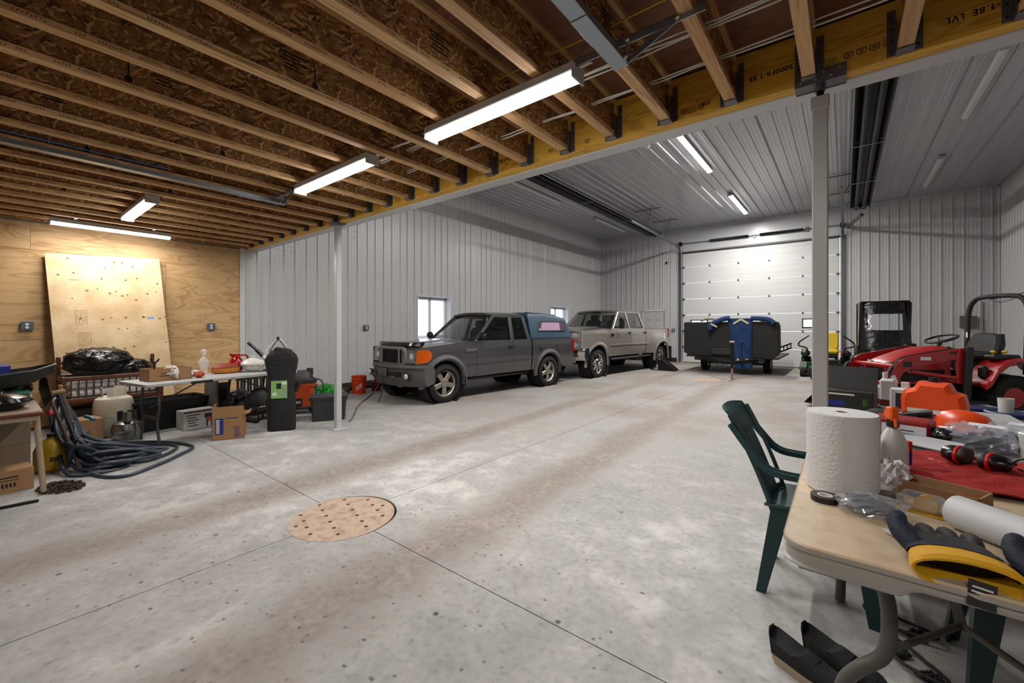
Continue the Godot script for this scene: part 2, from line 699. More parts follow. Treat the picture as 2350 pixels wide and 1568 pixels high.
func make_floor() -> void:
	var m := mat("concrete", Color.WHITE, 0.72)
	m.albedo_texture = floor_texture()
	m.detail_enabled = true
	m.detail_blend_mode = BaseMaterial3D.BLEND_MODE_MUL
	m.detail_uv_layer = BaseMaterial3D.DETAIL_UV_2
	m.detail_albedo = noise_tex(0.02, 21, ramp([Color(0.84, 0.84, 0.835), Color(0.97, 0.968, 0.965), Color.WHITE, Color(0.95, 0.945, 0.94)], [0.0, 0.35, 0.6, 1.0]), 7, 0.0, 1024)
	m.uv2_triplanar = true
	m.uv2_world_triplanar = true
	m.uv2_scale = Vector3.ONE * 0.8
	m.heightmap_enabled = true
	m.heightmap_scale = 0.2
	m.heightmap_texture = noise_tex(0.05, 22)
	m.uv1_scale = Vector3.ONE
	var f := setting("floor", "poured grey concrete floor with saw-cut joints and brown wheel tracks")
	part(f, "sub_base", mb().box(Vector3(-2.6, -0.42, -7.2), Vector3(12.6, 0.2, 21.2)), mat("earth", Color(0.16, 0.14, 0.12), 0.95))
	var xs := [XW - 0.2, -2.884, XR + 0.2]
	var zs := [ZN + 0.1, -1.66, -6.8, -11.92, ZF - 0.2]
	for i in 2:
		for j in 4:
			var x0: float = xs[i] + 0.003
			var x1: float = xs[i + 1] - 0.003
			var z0: float = zs[j] - 0.003
			var z1: float = zs[j + 1] + 0.003
			# a slab whose corner is rounded off where a drain sits at the crossing of the joints
			var p := PackedVector2Array()
			var corners := [Vector2(x0, z0), Vector2(x1, z0), Vector2(x1, z1), Vector2(x0, z1)]
			for c in corners.size():
				var q: Vector2 = corners[c]
				var hit := false
				for dz in [-1.66, -11.92]:
					var dc := Vector2(-2.884, dz)
					if q.distance_to(dc) < 0.05:
						hit = true
						var sx := 1.0 if q.x > dc.x else -1.0
						var sz := 1.0 if q.y > dc.y else -1.0
						var prev: Vector2 = corners[(c + 3) % 4]
						var from_x := absf(prev.y - q.y) < 0.01
						for k in 13:
							var an := (PI / 2.0) * k / 12.0
							var u := cos(an) if from_x else sin(an)
							var w := sin(an) if from_x else cos(an)
							var cc := dc + Vector2(sx * maxf(u * 0.368, 0.003), sz * maxf(w * 0.368, 0.003))
							p.append(cc)
				if not hit:
					p.append(q)
			var s := mb()
			var ids := Geometry2D.triangulate_polygon(p)
			var c3 := func(q: Vector2, y: float) -> Vector3: return Vector3(q.x, y, q.y)
			for k in range(0, ids.size(), 3):
				s.tri(c3.call(p[ids[k]], 0.0), c3.call(p[ids[k + 1]], 0.0), c3.call(p[ids[k + 2]], 0.0))
				if (s.v[-2] - s.v[-3]).cross(s.v[-1] - s.v[-3]).y < 0.0:
					var hh := s.v[-1]
					s.v[-1] = s.v[-2]
					s.v[-2] = hh
			for k in p.size():
				var q := p[k]
				var r := p[(k + 1) % p.size()]
				s.quad(c3.call(q, 0.0), c3.call(r, 0.0), c3.call(r, -0.32), c3.call(q, -0.32))
			for k in s.v.size():
				s.uv.append(Vector2((s.v[k].x + 9.0) / 12.98, (3.0 - s.v[k].z) / 20.9))
			part(f, "slab", s, m)
	var holes := [-0.096, 0.287, -0.022, 0.247, 0.093, 0.278, -0.133, 0.215, -0.248, 0.184, -0.309, 0.01, -0.201, 0.042, -0.087, 0.073, 0.024, 0.104, 0.135, 0.134, 0.241, 0.163, -0.252, -0.166, -0.146, -0.137, -0.033, -0.106, 0.082, -0.073, 0.194, -0.044, 0.29, -0.016, -0.103, -0.282, 0.012, -0.249, 0.125, -0.218, 0.237, -0.188, 0.085, -0.291]
	var rust := mat("rusty_plate", Color.WHITE, 0.6, 0.15)
	rust.albedo_texture = noise_tex(0.012, 31, ramp([Color(0.53, 0.44, 0.38), Color(0.64, 0.55, 0.48), Color(0.68, 0.6, 0.53), Color(0.6, 0.5, 0.42)]), 5, 20.0)
	rust.uv1_triplanar = true
	rust.uv1_scale = Vector3.ONE * 1.4
	for k in 2:
		var t := thing("floor_drain", ["round perforated steel drain cover set in the concrete nearest the camera", "round brown drain cover in the floor before the black trailer"][k], "drain", Vector3(-2.884, 0, [-1.645, -11.92][k]))
		var plate := CSGCylinder3D.new()
		plate.name = "cover"
		plate.radius = 0.362
		plate.height = 0.012
		plate.sides = 72
		plate.position.y = -0.004
		plate.material = rust
		for i in range(0, holes.size(), 2):
			var c := CSGCylinder3D.new()
			c.name = "hole"
			c.radius = 0.0145
			c.height = 0.05
			c.sides = 14
			c.operation = CSGShape3D.OPERATION_SUBTRACTION
			c.position = Vector3(holes[i] + (-0.02 if k == 0 else 0.0), 0, holes[i + 1])
			c.material = rust
			plate.add_child(c, true)
		t.add_child(plate)
		var pit := mb()
		var prof := []
		for y in [-0.012, -0.3]:
			prof.append(Vector2(0.366, y))
		pit.lathe(prof, 48, false)
		pit.lathe([Vector2(0.366, -0.3), Vector2(0.366, -0.31)], 48)
		part(t, "pit", pit, mat("pit", Color(0.06, 0.055, 0.05), 0.9))

func make_shell() -> void:
	var white := mat("liner_white", Color(0.71, 0.71, 0.71), 0.34)
	white.metallic_specular = 0.6
	var lid := mat("liner_ceiling", Color(0.66, 0.665, 0.675), 0.2)
	lid.metallic_specular = 0.75
	var core := mat("wall_core", Color(0.42, 0.42, 0.42), 0.9)
	var trim := mat("trim_white", Color(0.74, 0.75, 0.76), 0.35)
	var dark := mat("sill_board", Color(0.13, 0.11, 0.09), 0.9)
	var screw := mb().at(Vector3.ZERO).lathe([Vector2(0.007, 0.0), Vector2(0.007, 0.003), Vector2(0.003, 0.006)], 8).mesh()
	var screw_m := mat("screw", Color(0.42, 0.42, 0.43), 0.5, 0.3)
	# left wall, metal part, with its two windows
	var w1 := [-8.09, -6.94, 1.10, 2.21]
	var w2 := [-14.44, -13.17, 1.10, 2.18]
	var left := setting("wall_left", "long wall of white ribbed metal panels with two windows")
	solid_wall(left, 0, XW - 0.145, 0.28, ZF - 0.2, -2.9, 0.0, HC + 0.3, [w2, w1], core)
	clad(left, ZF, -2.93, 0.17, HC, [w1, w2], white, func(c: float, y: float) -> Transform3D: return Transform3D(Basis(Vector3(0, 0, 1), Vector3(1, 0, 0), Vector3(0, 1, 0)), Vector3(XW, y, c)))
	part(left, "sill_plate", mb().box(Vector3(XW + 0.02, 0.085, (ZF - 2.93) / 2), Vector3(0.06, 0.17, -ZF - 2.93)), dark)
	part(left, "corner_trim", mb().box(Vector3(XW + 0.015, 1.5, -2.915), Vector3(0.05, 2.68, 0.03), 0.004).box(Vector3(XW + 0.03, 1.5, -2.95), Vector3(0.02, 2.68, 0.04), 0.004), trim)
	part(left, "ceiling_trim", mb().box(Vector3(XW + 0.03, HC - 0.02, (ZF - 3.2) / 2), Vector3(0.06, 0.045, -ZF - 3.2), 0.005), trim)
	var sp := []
	for y in [0.35, 0.95, 1.42, 2.05, 2.62, 3.4, 4.1, 4.7]:
		for k in range(ceili(ZF / PITCH), floori(-2.95 / PITCH) + 1):
			var z := k * PITCH + 0.035
			if not ((z > w1[0] and z < w1[1] or z > w2[0] and z < w2[1]) and y > 1.1 and y < 2.21):
				sp.append(Transform3D(Basis(Vector3(0, 1, 0), Vector3(1, 0, 0), Vector3(0, 0, -1)), Vector3(XW, y, z)))
	stuff(left, "screws", screw, screw_m, sp)
	# far wall
	var far := setting("wall_far", "end wall of white ribbed metal panels around the tall overhead door")
	var dr := [-5.06, -0.09, 0.0, 4.42]
	var md := [-6.70, -5.70, 0.0, 2.14]
	solid_wall(far, 1, ZF - 0.145, 0.28, XW - 0.2, XR + 0.2, 0.0, HC + 0.3, [md, dr], core)
	clad(far, XW, -5.28, 0.17, HC, [md], white, func(c: float, y: float) -> Transform3D: return Transform3D(Basis(Vector3(-1, 0, 0), Vector3(0, 0, 1), Vector3(0, 1, 0)), Vector3(c, y, ZF)))
	clad(far, 0.08, XR, 0.17, HC, [], white, func(c: float, y: float) -> Transform3D: return Transform3D(Basis(Vector3(-1, 0, 0), Vector3(0, 0, 1), Vector3(0, 1, 0)), Vector3(c, y, ZF)))
	part(far, "header_panel", mb().box(Vector3(-2.6, (4.42 + HC) / 2, ZF + 0.006), Vector3(5.36, HC - 4.42, 0.012)), mat("header_white", Color(0.72, 0.725, 0.73), 0.3))
	for sx in [-5.17, 0.0]:
		part(far, "jamb_trim", mb().box(Vector3(sx, 2.21, ZF + 0.008), Vector3(0.2, 4.42, 0.016), 0.004), trim)
	part(far, "sill_plate", mb().box(Vector3(-7.65, 0.085, ZF + 0.02), Vector3(1.9, 0.17, 0.06)).box(Vector3(-5.47, 0.085, ZF + 0.02), Vector3(0.4, 0.17, 0.06)).box(Vector3(1.75, 0.085, ZF + 0.02), Vector3(3.3, 0.17, 0.06)), dark)
	part(far, "corner_trim", mb().box(Vector3(XW + 0.03, 2.75, ZF + 0.03), Vector3(0.05, 5.1, 0.05), 0.006).box(Vector3(XR - 0.03, 2.75, ZF + 0.03), Vector3(0.05, 5.1, 0.05), 0.006), trim)
	part(far, "ceiling_trim", mb().box(Vector3(-2.6, HC - 0.02, ZF + 0.03), Vector3(11.9, 0.04, 0.05), 0.005), trim)
	sp = []
	for y in [0.35, 0.95, 1.42, 2.25, 2.9, 3.6, 4.3]:
		for k in range(1, 15):
			sp.append(Transform3D(Basis(Vector3(1, 0, 0), Vector3(0, 0, 1), Vector3(0, -1, 0)), Vector3(k * PITCH + 0.035, y, ZF)))
	stuff(far, "screws", screw, screw_m, sp)
	# right wall
	var right := setting("wall_right", "ribbed white metal wall behind the tractor")
	solid_wall(right, 0, XR + 0.145, 0.28, ZF - 0.2, ZN + 0.3, 0.0, HC + 0.3, [], core)
	clad(right, ZF, -3.2, 0.17, HC, [], white, func(c: float, y: float) -> Transform3D: return Transform3D(Basis(Vector3(0, 0, -1), Vector3(-1, 0, 0), Vector3(0, 1, 0)), Vector3(XR, y, c)))
	sp = []
	for y in [1.42, 2.62, 3.4, 4.1, 4.7]:
		for k in range(ceili(ZF / PITCH), -40):
			sp.append(Transform3D(Basis(Vector3(0, 1, 0), Vector3(-1, 0, 0), Vector3(0, 0, 1)), Vector3(XR, y, k * PITCH + 0.035)))
	stuff(right, "screws", screw, screw_m, sp)
	# ceiling of the tall bay: ribs hang down and run towards the door
	var top := setting("ceiling", "high ceiling of grey-white ribbed metal")
	var x := XW
	while x < XR - 0.01:
		var e := minf(x + 4.0 * PITCH, XR)
		var o := part(top, "panel", liner(x - XW, e - XW, -ZF - 3.1), lid)
		o.transform = Transform3D(Basis(Vector3(1, 0, 0), Vector3(0, -1, 0), Vector3(0, 0, -1)), Vector3((x + e) / 2, HC, (ZF - 3.1) / 2))
		x = e
	part(top, "ceiling_core", mb().box(Vector3(-2.6, HC + 0.12, (ZF - 3.0) / 2), Vector3(12.6, 0.2, -ZF - 2.4)), core)
	sp = []
	for k in range(1, 52):
		for j in 11:
			sp.append(Transform3D(Basis(Vector3(1, 0, 0), Vector3(0, -1, 0), Vector3(0, 0, -1)), Vector3(XW + k * PITCH + 0.04, HC, -4.0 - j * 1.22)))
	stuff(top, "screws", screw, screw_m, sp)
	# wall over the beam, on the bay side, with the folded trim under it
	var over := setting("wall_over_beam", "white metal wall above the yellow beam")
	part(over, "wall_core", mb().box(Vector3(-2.6, (2.83 + HC + 0.2) / 2, -3.14), Vector3(11.97, HC + 0.2 - 2.83, 0.115)), white)
	part(over, "trim", mb().box(Vector3(-2.6, 2.817, -3.135), Vector3(11.97, 0.028, 0.13), 0.004), trim)
	# wall behind the camera and the right wall of the low part, plain board
	var back := setting("wall_behind", "plain plywood wall behind the camera")
	part(back, "wall_core", mb().box(Vector3(-2.6, 1.6, ZN + 0.1), Vector3(12.6, 3.4, 0.2)), mat("ply_plain", Color(0.72, 0.56, 0.38), 0.7))
	# plywood wall of the low part
	var ply := setting("wall_plywood", "plywood sheathed wall with long wavy grain")
	part(ply, "wall_core", mb().box(Vector3(XW - 0.11, 1.6, 0.05), Vector3(0.19, 3.4, 6.0)), core)
	var pm := []
	for k in 3:
		var m := wood("fir_ply_%d" % k, Color(0.74, 0.61, 0.43), Color(0.62, 0.47, 0.29), 9, 2, 0.16, [0.85, 0.7, 1.0][k], 0.6, 41 + k, 0.006)
		m.uv1_offset = Vector3(0.31 * k, 0.4 * k, 0.2 * k)
		pm.append(m)
	var rows := [[0.03, 1.22, -0.62], [1.224, 2.44, -1.84], [2.444, 2.81, -0.4]]
	for r in rows.size():
		var seams := [-2.9, rows[r][2], rows[r][2] + 2.44, ZN]
		for k in 3:
			var a: float = seams[k]
			var b: float = minf(seams[k + 1], ZN)
			if b - a > 0.05:
				part(ply, "sheet", mb().box(Vector3(XW - 0.007 + 0.002 * ((k + r) % 2), (rows[r][0] + rows[r][1]) / 2, (a + b) / 2), Vector3(0.016, rows[r][1] - rows[r][0], b - a - 0.003)), pm[(r + k) % 3])

func make_beam() -> void:
	var lvl := wood("lvl", Color(0.84, 0.66, 0.24), Color(0.68, 0.49, 0.12), 5, 0, 0.35, 1.6, 0.55, 51, 0.006)
	var o := setting("beam", "yellow laminated veneer beam carrying the joists")
	part(o, "ply", mb().box(Vector3(-2.6, YB + 0.151, ZB - 0.022), Vector3(12.0, 0.302, 0.044), 0.002), lvl)
	part(o, "ply", mb().box(Vector3(-2.6, YB + 0.151, ZB - 0.067), Vector3(12.0, 0.302, 0.044), 0.002), lvl)
	var ink := mat("stamp_ink", Color(0.16, 0.11, 0.04), 0.8)
	var gal := mat("galvanized", Color(0.42, 0.42, 0.44), 0.42, 0.75)
	# stamps, upside down as the beam hangs
	for q in [[-0.35, 0.13, "3000Fb-1.8E"], [0.56, 0.105, "3000Fb-1.8E  LVL"], [-2.4, 0.12, "3000Fb-1.8E"], [-4.6, 0.12, "3000Fb-1.8E"]]:
		words(o, q[2], 0.034, ink, Vector3(q[0], YB + q[1], ZB + 0.0006), Vector3(0, 0, 180), "stamp")
	for q in [[-1.42, 0.1], [-0.72, 0.07], [-1.95, 0.08]]:
		words(o, "FIT", 0.028, ink, Vector3(q[0], YB + q[1], ZB + 0.0006), Vector3(0, 0, 180), "stamp")
	for q in [[0.02, 0.09], [0.075, 0.09], [0.13, 0.09], [-0.86, 0.06], [-0.75, 0.06], [-1.6, 0.06]]:
		var b := mb()
		b.at(Vector3(q[0], YB + q[1], ZB + 0.0004))
		var pts := [Vector3(-0.02, 0.016, 0), Vector3(-0.02, -0.006, 0), Vector3(0, -0.018, 0), Vector3(0.02, -0.006, 0), Vector3(0.02, 0.016, 0), Vector3(-0.02, 0.016, 0)]
		for i in 5:
			b.bar(pts[i], pts[i + 1], 0.004, 0.001, 0.0, Vector3.BACK)
		b.bar(Vector3(-0.012, 0.006, 0), Vector3(0.012, 0.006, 0), 0.005, 0.001, 0.0, Vector3.BACK)
		b.bar(Vector3(-0.010, -0.004, 0), Vector3(0.010, -0.004, 0), 0.004, 0.001, 0.0, Vector3.BACK)
		part(o, "stamp_badge", b, ink)
	for q in [[0.19, 0.1], [-0.06, 0.08], [-0.81, 0.055]]:
		var b := mb().at(Vector3(q[0], YB + q[1], ZB + 0.0004))
		for i in 4:
			b.bar(Vector3(-0.028, 0.013 * (i - 1.5), 0), Vector3(0.028, 0.013 * (i - 1.5), 0), 0.003, 0.001, 0.0, Vector3.BACK)
		part(o, "stamp_lines", b, ink)
	# joist hangers: a seat under the joist, two side straps and a face flange with nail heads
	var h := mb()
	h.box(Vector3(0, 0.0, 0.035), Vector3(0.07, 0.003, 0.07))
	for s in [-1, 1]:
		h.box(Vector3(s * 0.035, 0.085, 0.03), Vector3(0.002, 0.17, 0.055))
		h.box(Vector3(s * 0.052, 0.125, 0.002), Vector3(0.036, 0.24, 0.003))
	var hm := h.mesh()
	var hole := mb()
	for s in [-1, 1]:
		for y in [0.03, 0.09, 0.15, 0.21]:
			hole.at(Vector3(s * 0.054, y, 0.004), Vector3(90, 0, 0)).lathe([Vector2(0.006, -0.001), Vector2(0.006, 0.0008)], 8)
	var holem := hole.mesh()
	for k in range(-20, 9):
		var q := part(o, "joist_hanger", hm, gal)
		q.position = Vector3(-0.158 + k * 0.4064, YB + 0.005, ZB)
		part(q, "nail_hole", holem, mat("black_hole", Color(0.05, 0.05, 0.05), 0.9))

func osb_texture() -> ImageTexture:
	var n := 900
	var im := Image.create(n, n, false, Image.FORMAT_RGB8)
	im.fill(Color(0.56, 0.39, 0.21))
	var r := RandomNumberGenerator.new()
	r.seed = 77
	for s in 5200:
		var c := Vector2(r.randf() * n, r.randf() * n)
		var an := r.randfn(0.0, 0.75)
		var l := r.randf_range(22, 70)
		var w := r.randf_range(4, 15)
		var d := Vector2(cos(an), sin(an))
		var e := Vector2(-d.y, d.x)
		var k := r.randf()
		var col := Color(0.64, 0.46, 0.26).lerp(Color(0.44, 0.29, 0.15), k)
		if r.randf() < 0.16:
			col = Color(0.78, 0.62, 0.41)
		elif r.randf() < 0.12:
			col = Color(0.32, 0.2, 0.1)
		var i := -l / 2
		while i < l / 2:
			var hw := w * (1.0 - pow(absf(i / (l * 0.52)), 6.0)) / 2.0
			var j := -hw
			while j < hw:
				var p := c + d * i + e * j
				im.set_pixel(posmod(int(p.x), n), posmod(int(p.y), n), col * (0.94 + 0.12 * absf(fmod(j * 0.37 + i * 0.02, 1.0))))
				j += 0.8
			i += 0.8
	return ImageTexture.create_from_image(im)

func make_joists() -> void:
	var o := setting("ceiling_joists", "open ceiling of timber I-joists with strand-board webs")
	var fl := []
	for k in 4:
		fl.append(wood("flange_%d" % k, [Color(0.80, 0.65, 0.46), Color(0.77, 0.61, 0.42), Color(0.82, 0.68, 0.49), Color(0.75, 0.60, 0.42)][k], Color(0.62, 0.45, 0.27), 4, 2, 0.15, 4.0, 0.65, 61 + k))
	var osb := mat("osb", Color.WHITE, 0.6)
	osb.albedo_texture = osb_texture()
	osb.uv1_triplanar = true
	osb.uv1_world_triplanar = true
	osb.uv1_scale = Vector3.ONE * 0.9
	var deck := wood("deck_ply", Color(0.47, 0.30, 0.20), Color(0.36, 0.21, 0.13), 4, 0, 0.3, 1.2, 0.65, 71)
	var y0 := YB + 0.012
	part(o, "deck", mb().box(Vector3(-2.6, y0 + 0.302 + 0.02, (ZN + ZB) / 2), Vector3(12.3, 0.04, ZN - ZB + 0.3)), deck)
	part(o, "rim_board", mb().box(Vector3(XW + 0.03, y0 + 0.151, (ZN + ZB) / 2), Vector3(0.05, 0.302, ZN - ZB)), osb)
	var long := ZN - ZB - 0.01
	var mid := (ZN + ZB) / 2
	var low := mb().box(Vector3.ZERO, Vector3(0.064, 0.038, long), 0.002).mesh()
	var web := mb().box(Vector3.ZERO, Vector3(0.0095, 0.226, long)).mesh()
	var ink := mat("joist_ink", Color(0.23, 0.16, 0.09), 0.8)
	var ink2 := mat("web_ink", Color(0.10, 0.065, 0.035), 0.8)
	# faint unreadable factory print: rows of short strokes on the side of a flange
	var prints := []
	for k in 3:
		var b := mb()
		var r := RandomNumberGenerator.new()
		r.seed = 90 + k
		var z := -1.4
		while z < 2.6:
			var run := r.randi_range(3, 9)
			for i in run:
				b.box(Vector3(0, 0, -z), Vector3(0.0008, r.randf_range(0.009, 0.014), 0.0028))
				b.box(Vector3(0, r.randf_range(-0.006, 0.006), -z - 0.004), Vector3(0.0008, 0.0028, 0.007))
				z += 0.014
			z += r.randf_range(0.02, 0.12)
		prints.append(b.mesh())
	var blot := mb()
	for i in 5:
		blot.box(Vector3(0, 0.05 - 0.022 * i, 0.01 * (i % 2)), Vector3(0.0008, 0.009, [0.14, 0.1, 0.16, 0.08, 0.12][i]))
	var blotm := blot.mesh()
	for k in range(-20, 9):
		var j := Node3D.new()
		j.name = "joist"
		o.add_child(j, true)
		j.position = Vector3(-0.158 + k * 0.4064, 0, 0)
		var m: Material = fl[posmod(k * 7, 4)]
		part(j, "bottom_flange", low, m).position = Vector3(0, y0 + 0.019, mid)
		part(j, "top_flange", low, m).position = Vector3(0, y0 + 0.283, mid)
		part(j, "web", web, osb).position = Vector3(0, y0 + 0.151, mid)
		if k < 2:
			part(j, "print", prints[posmod(k, 3)], ink).position = Vector3(0.0322, y0 + 0.02, -1.1 + 0.17 * posmod(k, 5))
			part(j, "print", blotm, ink2).position = Vector3(0.0051, y0 + 0.15, -0.3 - 0.43 * posmod(k * 3, 5))
			if k % 2 == 0:
				part(j, "knockout", mb().at(Vector3.ZERO, Vector3(0, 0, 90)).lathe([Vector2(0.02, -0.0008), Vector2(0.02, 0.0008)], 14).box(Vector3(0.06, 0, 0), Vector3(0.09, 0.0014, 0.008)), ink2).position = Vector3(0.0052, y0 + 0.075, -0.55 - 0.37 * posmod(k * 5, 4))

func make_columns() -> void:
	var paint := mat("column_paint", Color(0.66, 0.665, 0.665), 0.28)
	var gal: Material = mats["galvanized"]
	for k in 2:
		var x: float = [-5.455, -0.108][k]
		var t := thing("steel_column", ["slim grey steel column beside the grey storage tote", "grey steel column rising behind the cluttered folding table"][k], "column", Vector3(x, 0, -3.033))
		var topy: float = [2.80, 2.66][k]
		part(t, "post", mb().box(Vector3(0, topy / 2, 0), Vector3(0.076, topy, 0.076), 0.006), paint)
		part(t, "base_plate", mb().box(Vector3(0, 0.006, 0), Vector3(0.2, 0.012, 0.2), 0.003), paint)
		if k == 1:
			part(t, "sleeve", mb().box(Vector3(0, 2.69, 0), Vector3(0.088, 0.075, 0.088), 0.004), paint)
			part(t, "jack_screw", mb().tube([Vector3(0, 2.72, 0), Vector3(0, 2.81, 0)], 0.018, 14), mat("dark_steel", Color(0.1, 0.1, 0.105), 0.4, 0.7))
			part(t, "collar", mb().tube([Vector3(0, 2.765, 0), Vector3(0, 2.8, 0)], 0.026, 14), gal)
		var b := mb()
		b.box(Vector3(0, 2.805, 0), Vector3(0.24, 0.008, 0.11))
		for s in [-1, 1]:
			b.box(Vector3(0, 2.835, s * 0.052), Vector3(0.24, 0.075, 0.005))
		part(t, "saddle_bracket", b, gal)
		for i in 6:
			part(t, "bolt", mb().at(Vector3(-0.09 + 0.036 * i, 2.82 + 0.03 * (i % 2), 0.056), Vector3(90, 0, 0)).lathe([Vector2(0.006, 0), Vector2(0.006, 0.003), Vector2(0.002, 0.005)], 8), mat("bolt_zinc", Color(0.7, 0.7, 0.68), 0.3, 0.8))

# a linear lamp: grey housing, white diffuser below, end caps; lit ones carry an area light as large as the diffuser just under it
func strip_lamp(called: String, label: String, long: float, wide: float, tall: float, lit: float, p: Vector3, turn: float, group: String) -> Node3D:
	var t := thing(called, label, "light", p, turn, group)
	var body := mat("lamp_housing", Color(0.66, 0.66, 0.66), 0.4)
	part(t, "housing", mb().box(Vector3(0, -tall * 0.3, 0), Vector3(long, tall * 0.6, wide), 0.006), body)
	var prof := PackedVector2Array()
	prof.append_array(arc(Vector2(0, -tall * 0.55), wide * 0.46, 180, 360, 12))
	for i in prof.size():
		prof[i].y = -tall * 0.55 + (prof[i].y + tall * 0.55) * (tall * 0.45) / (wide * 0.46)
	var d := mb().at(Vector3.ZERO, Vector3(0, 90, 0)).prism(prof, long - 0.02)
	part(t, "diffuser", d, glow("lamp_diffuser", Color(1.0, 0.99, 0.975), 27.0) if lit > 0.0 else mat("lamp_diffuser_off", Color(0.78, 0.78, 0.78), 0.3))
	for s in [-1, 1]:
		part(t, "end_cap", mb().box(Vector3(s * (long / 2 - 0.006), -tall * 0.52, 0), Vector3(0.013, tall * 1.0, wide * 1.02), 0.004), body)
	if lit > 0.0:
		var a := AreaLight3D.new()
		a.name = "lamp_light"
		a.area_size = Vector2(long - 0.04, wide * 0.8)
		a.light_energy = lit
		a.light_color = Color(1.0, 0.985, 0.97)
		a.shadow_enabled = true
		a.set("area_range", 40.0)
		a.rotation_degrees = Vector3(-90, 0, 0)
		a.position = Vector3(0, -tall - 0.012, 0)
		t.add_child(a)
	return t

func make_lamps() -> void:
	var g := "strip lamps under the joists"
	var e := 2.6
	strip_lamp("strip_lamp", "lit strip lamp hanging nearest under the joists, crossing them", 1.22, 0.125, 0.085, e, Vector3(-1.745, YB + 0.008, -2.02), 0, g)
	strip_lamp("strip_lamp", "lit strip lamp crossing the joists above the tall black bag", 1.27, 0.125, 0.085, e, Vector3(-3.68, YB + 0.008, -1.995), 0, g)
	strip_lamp("strip_lamp", "short-looking lit strip lamp above the leaning plywood sheet's corner", 1.25, 0.125, 0.085, e, Vector3(-6.49, YB + 0.008, -1.14), 0, g)
	var wl := strip_lamp("strip_lamp", "lit strip lamp running along the top of the plywood wall", 1.25, 0.125, 0.085, e, Vector3(-8.09, YB + 0.006, -1.16), 90, g)
	for q in [-0.4, 0.4]:
		part(wl, "mounting_strap", mb().box(Vector3(q, 0.003, 0), Vector3(0.03, 0.006, 0.5)), mats["galvanized"])
	# lamps of the same rows that stand behind the camera: the table and the near floor are lit by them
	strip_lamp("strip_lamp", "lit strip lamp behind the camera over the near floor", 1.22, 0.125, 0.085, e, Vector3(-3.0, YB + 0.008, 1.3), 0, g)
	strip_lamp("strip_lamp", "lit strip lamp behind the camera over the cluttered table's end", 1.22, 0.125, 0.085, e, Vector3(0.55, YB + 0.008, 0.6), 0, g)
	g = "ceiling lamps of the tall bay"
	var lit := 27.0
	for k in 3:
		strip_lamp("ceiling_lamp", ["lit ceiling lamp of the tall bay hidden behind the beam", "long lit ceiling lamp nearer the beam", "long lit ceiling lamp nearer the overhead door"][k], 2.5, 0.13, 0.075, lit, Vector3(-2.6, HC - 0.017, -5.1 - 4.82 * k), 90, g)
	for k in 2:
		strip_lamp("ceiling_lamp", ["unlit ceiling lamp above the grey pickup, nearer the beam", "unlit ceiling lamp above the corner behind the silver pickup"][k], 2.5, 0.13, 0.075, 0.0, Vector3(-6.93, HC - 0.017, -9.92 - 4.82 * k), 90, g)
		strip_lamp("ceiling_lamp", ["unlit ceiling lamp over the tractor, nearer the beam", "unlit ceiling lamp over the tractor side, nearer the end wall"][k], 2.5, 0.13, 0.075, 0.0, Vector3(1.75, HC - 0.017, -9.98 - 4.76 * k), 90, g)

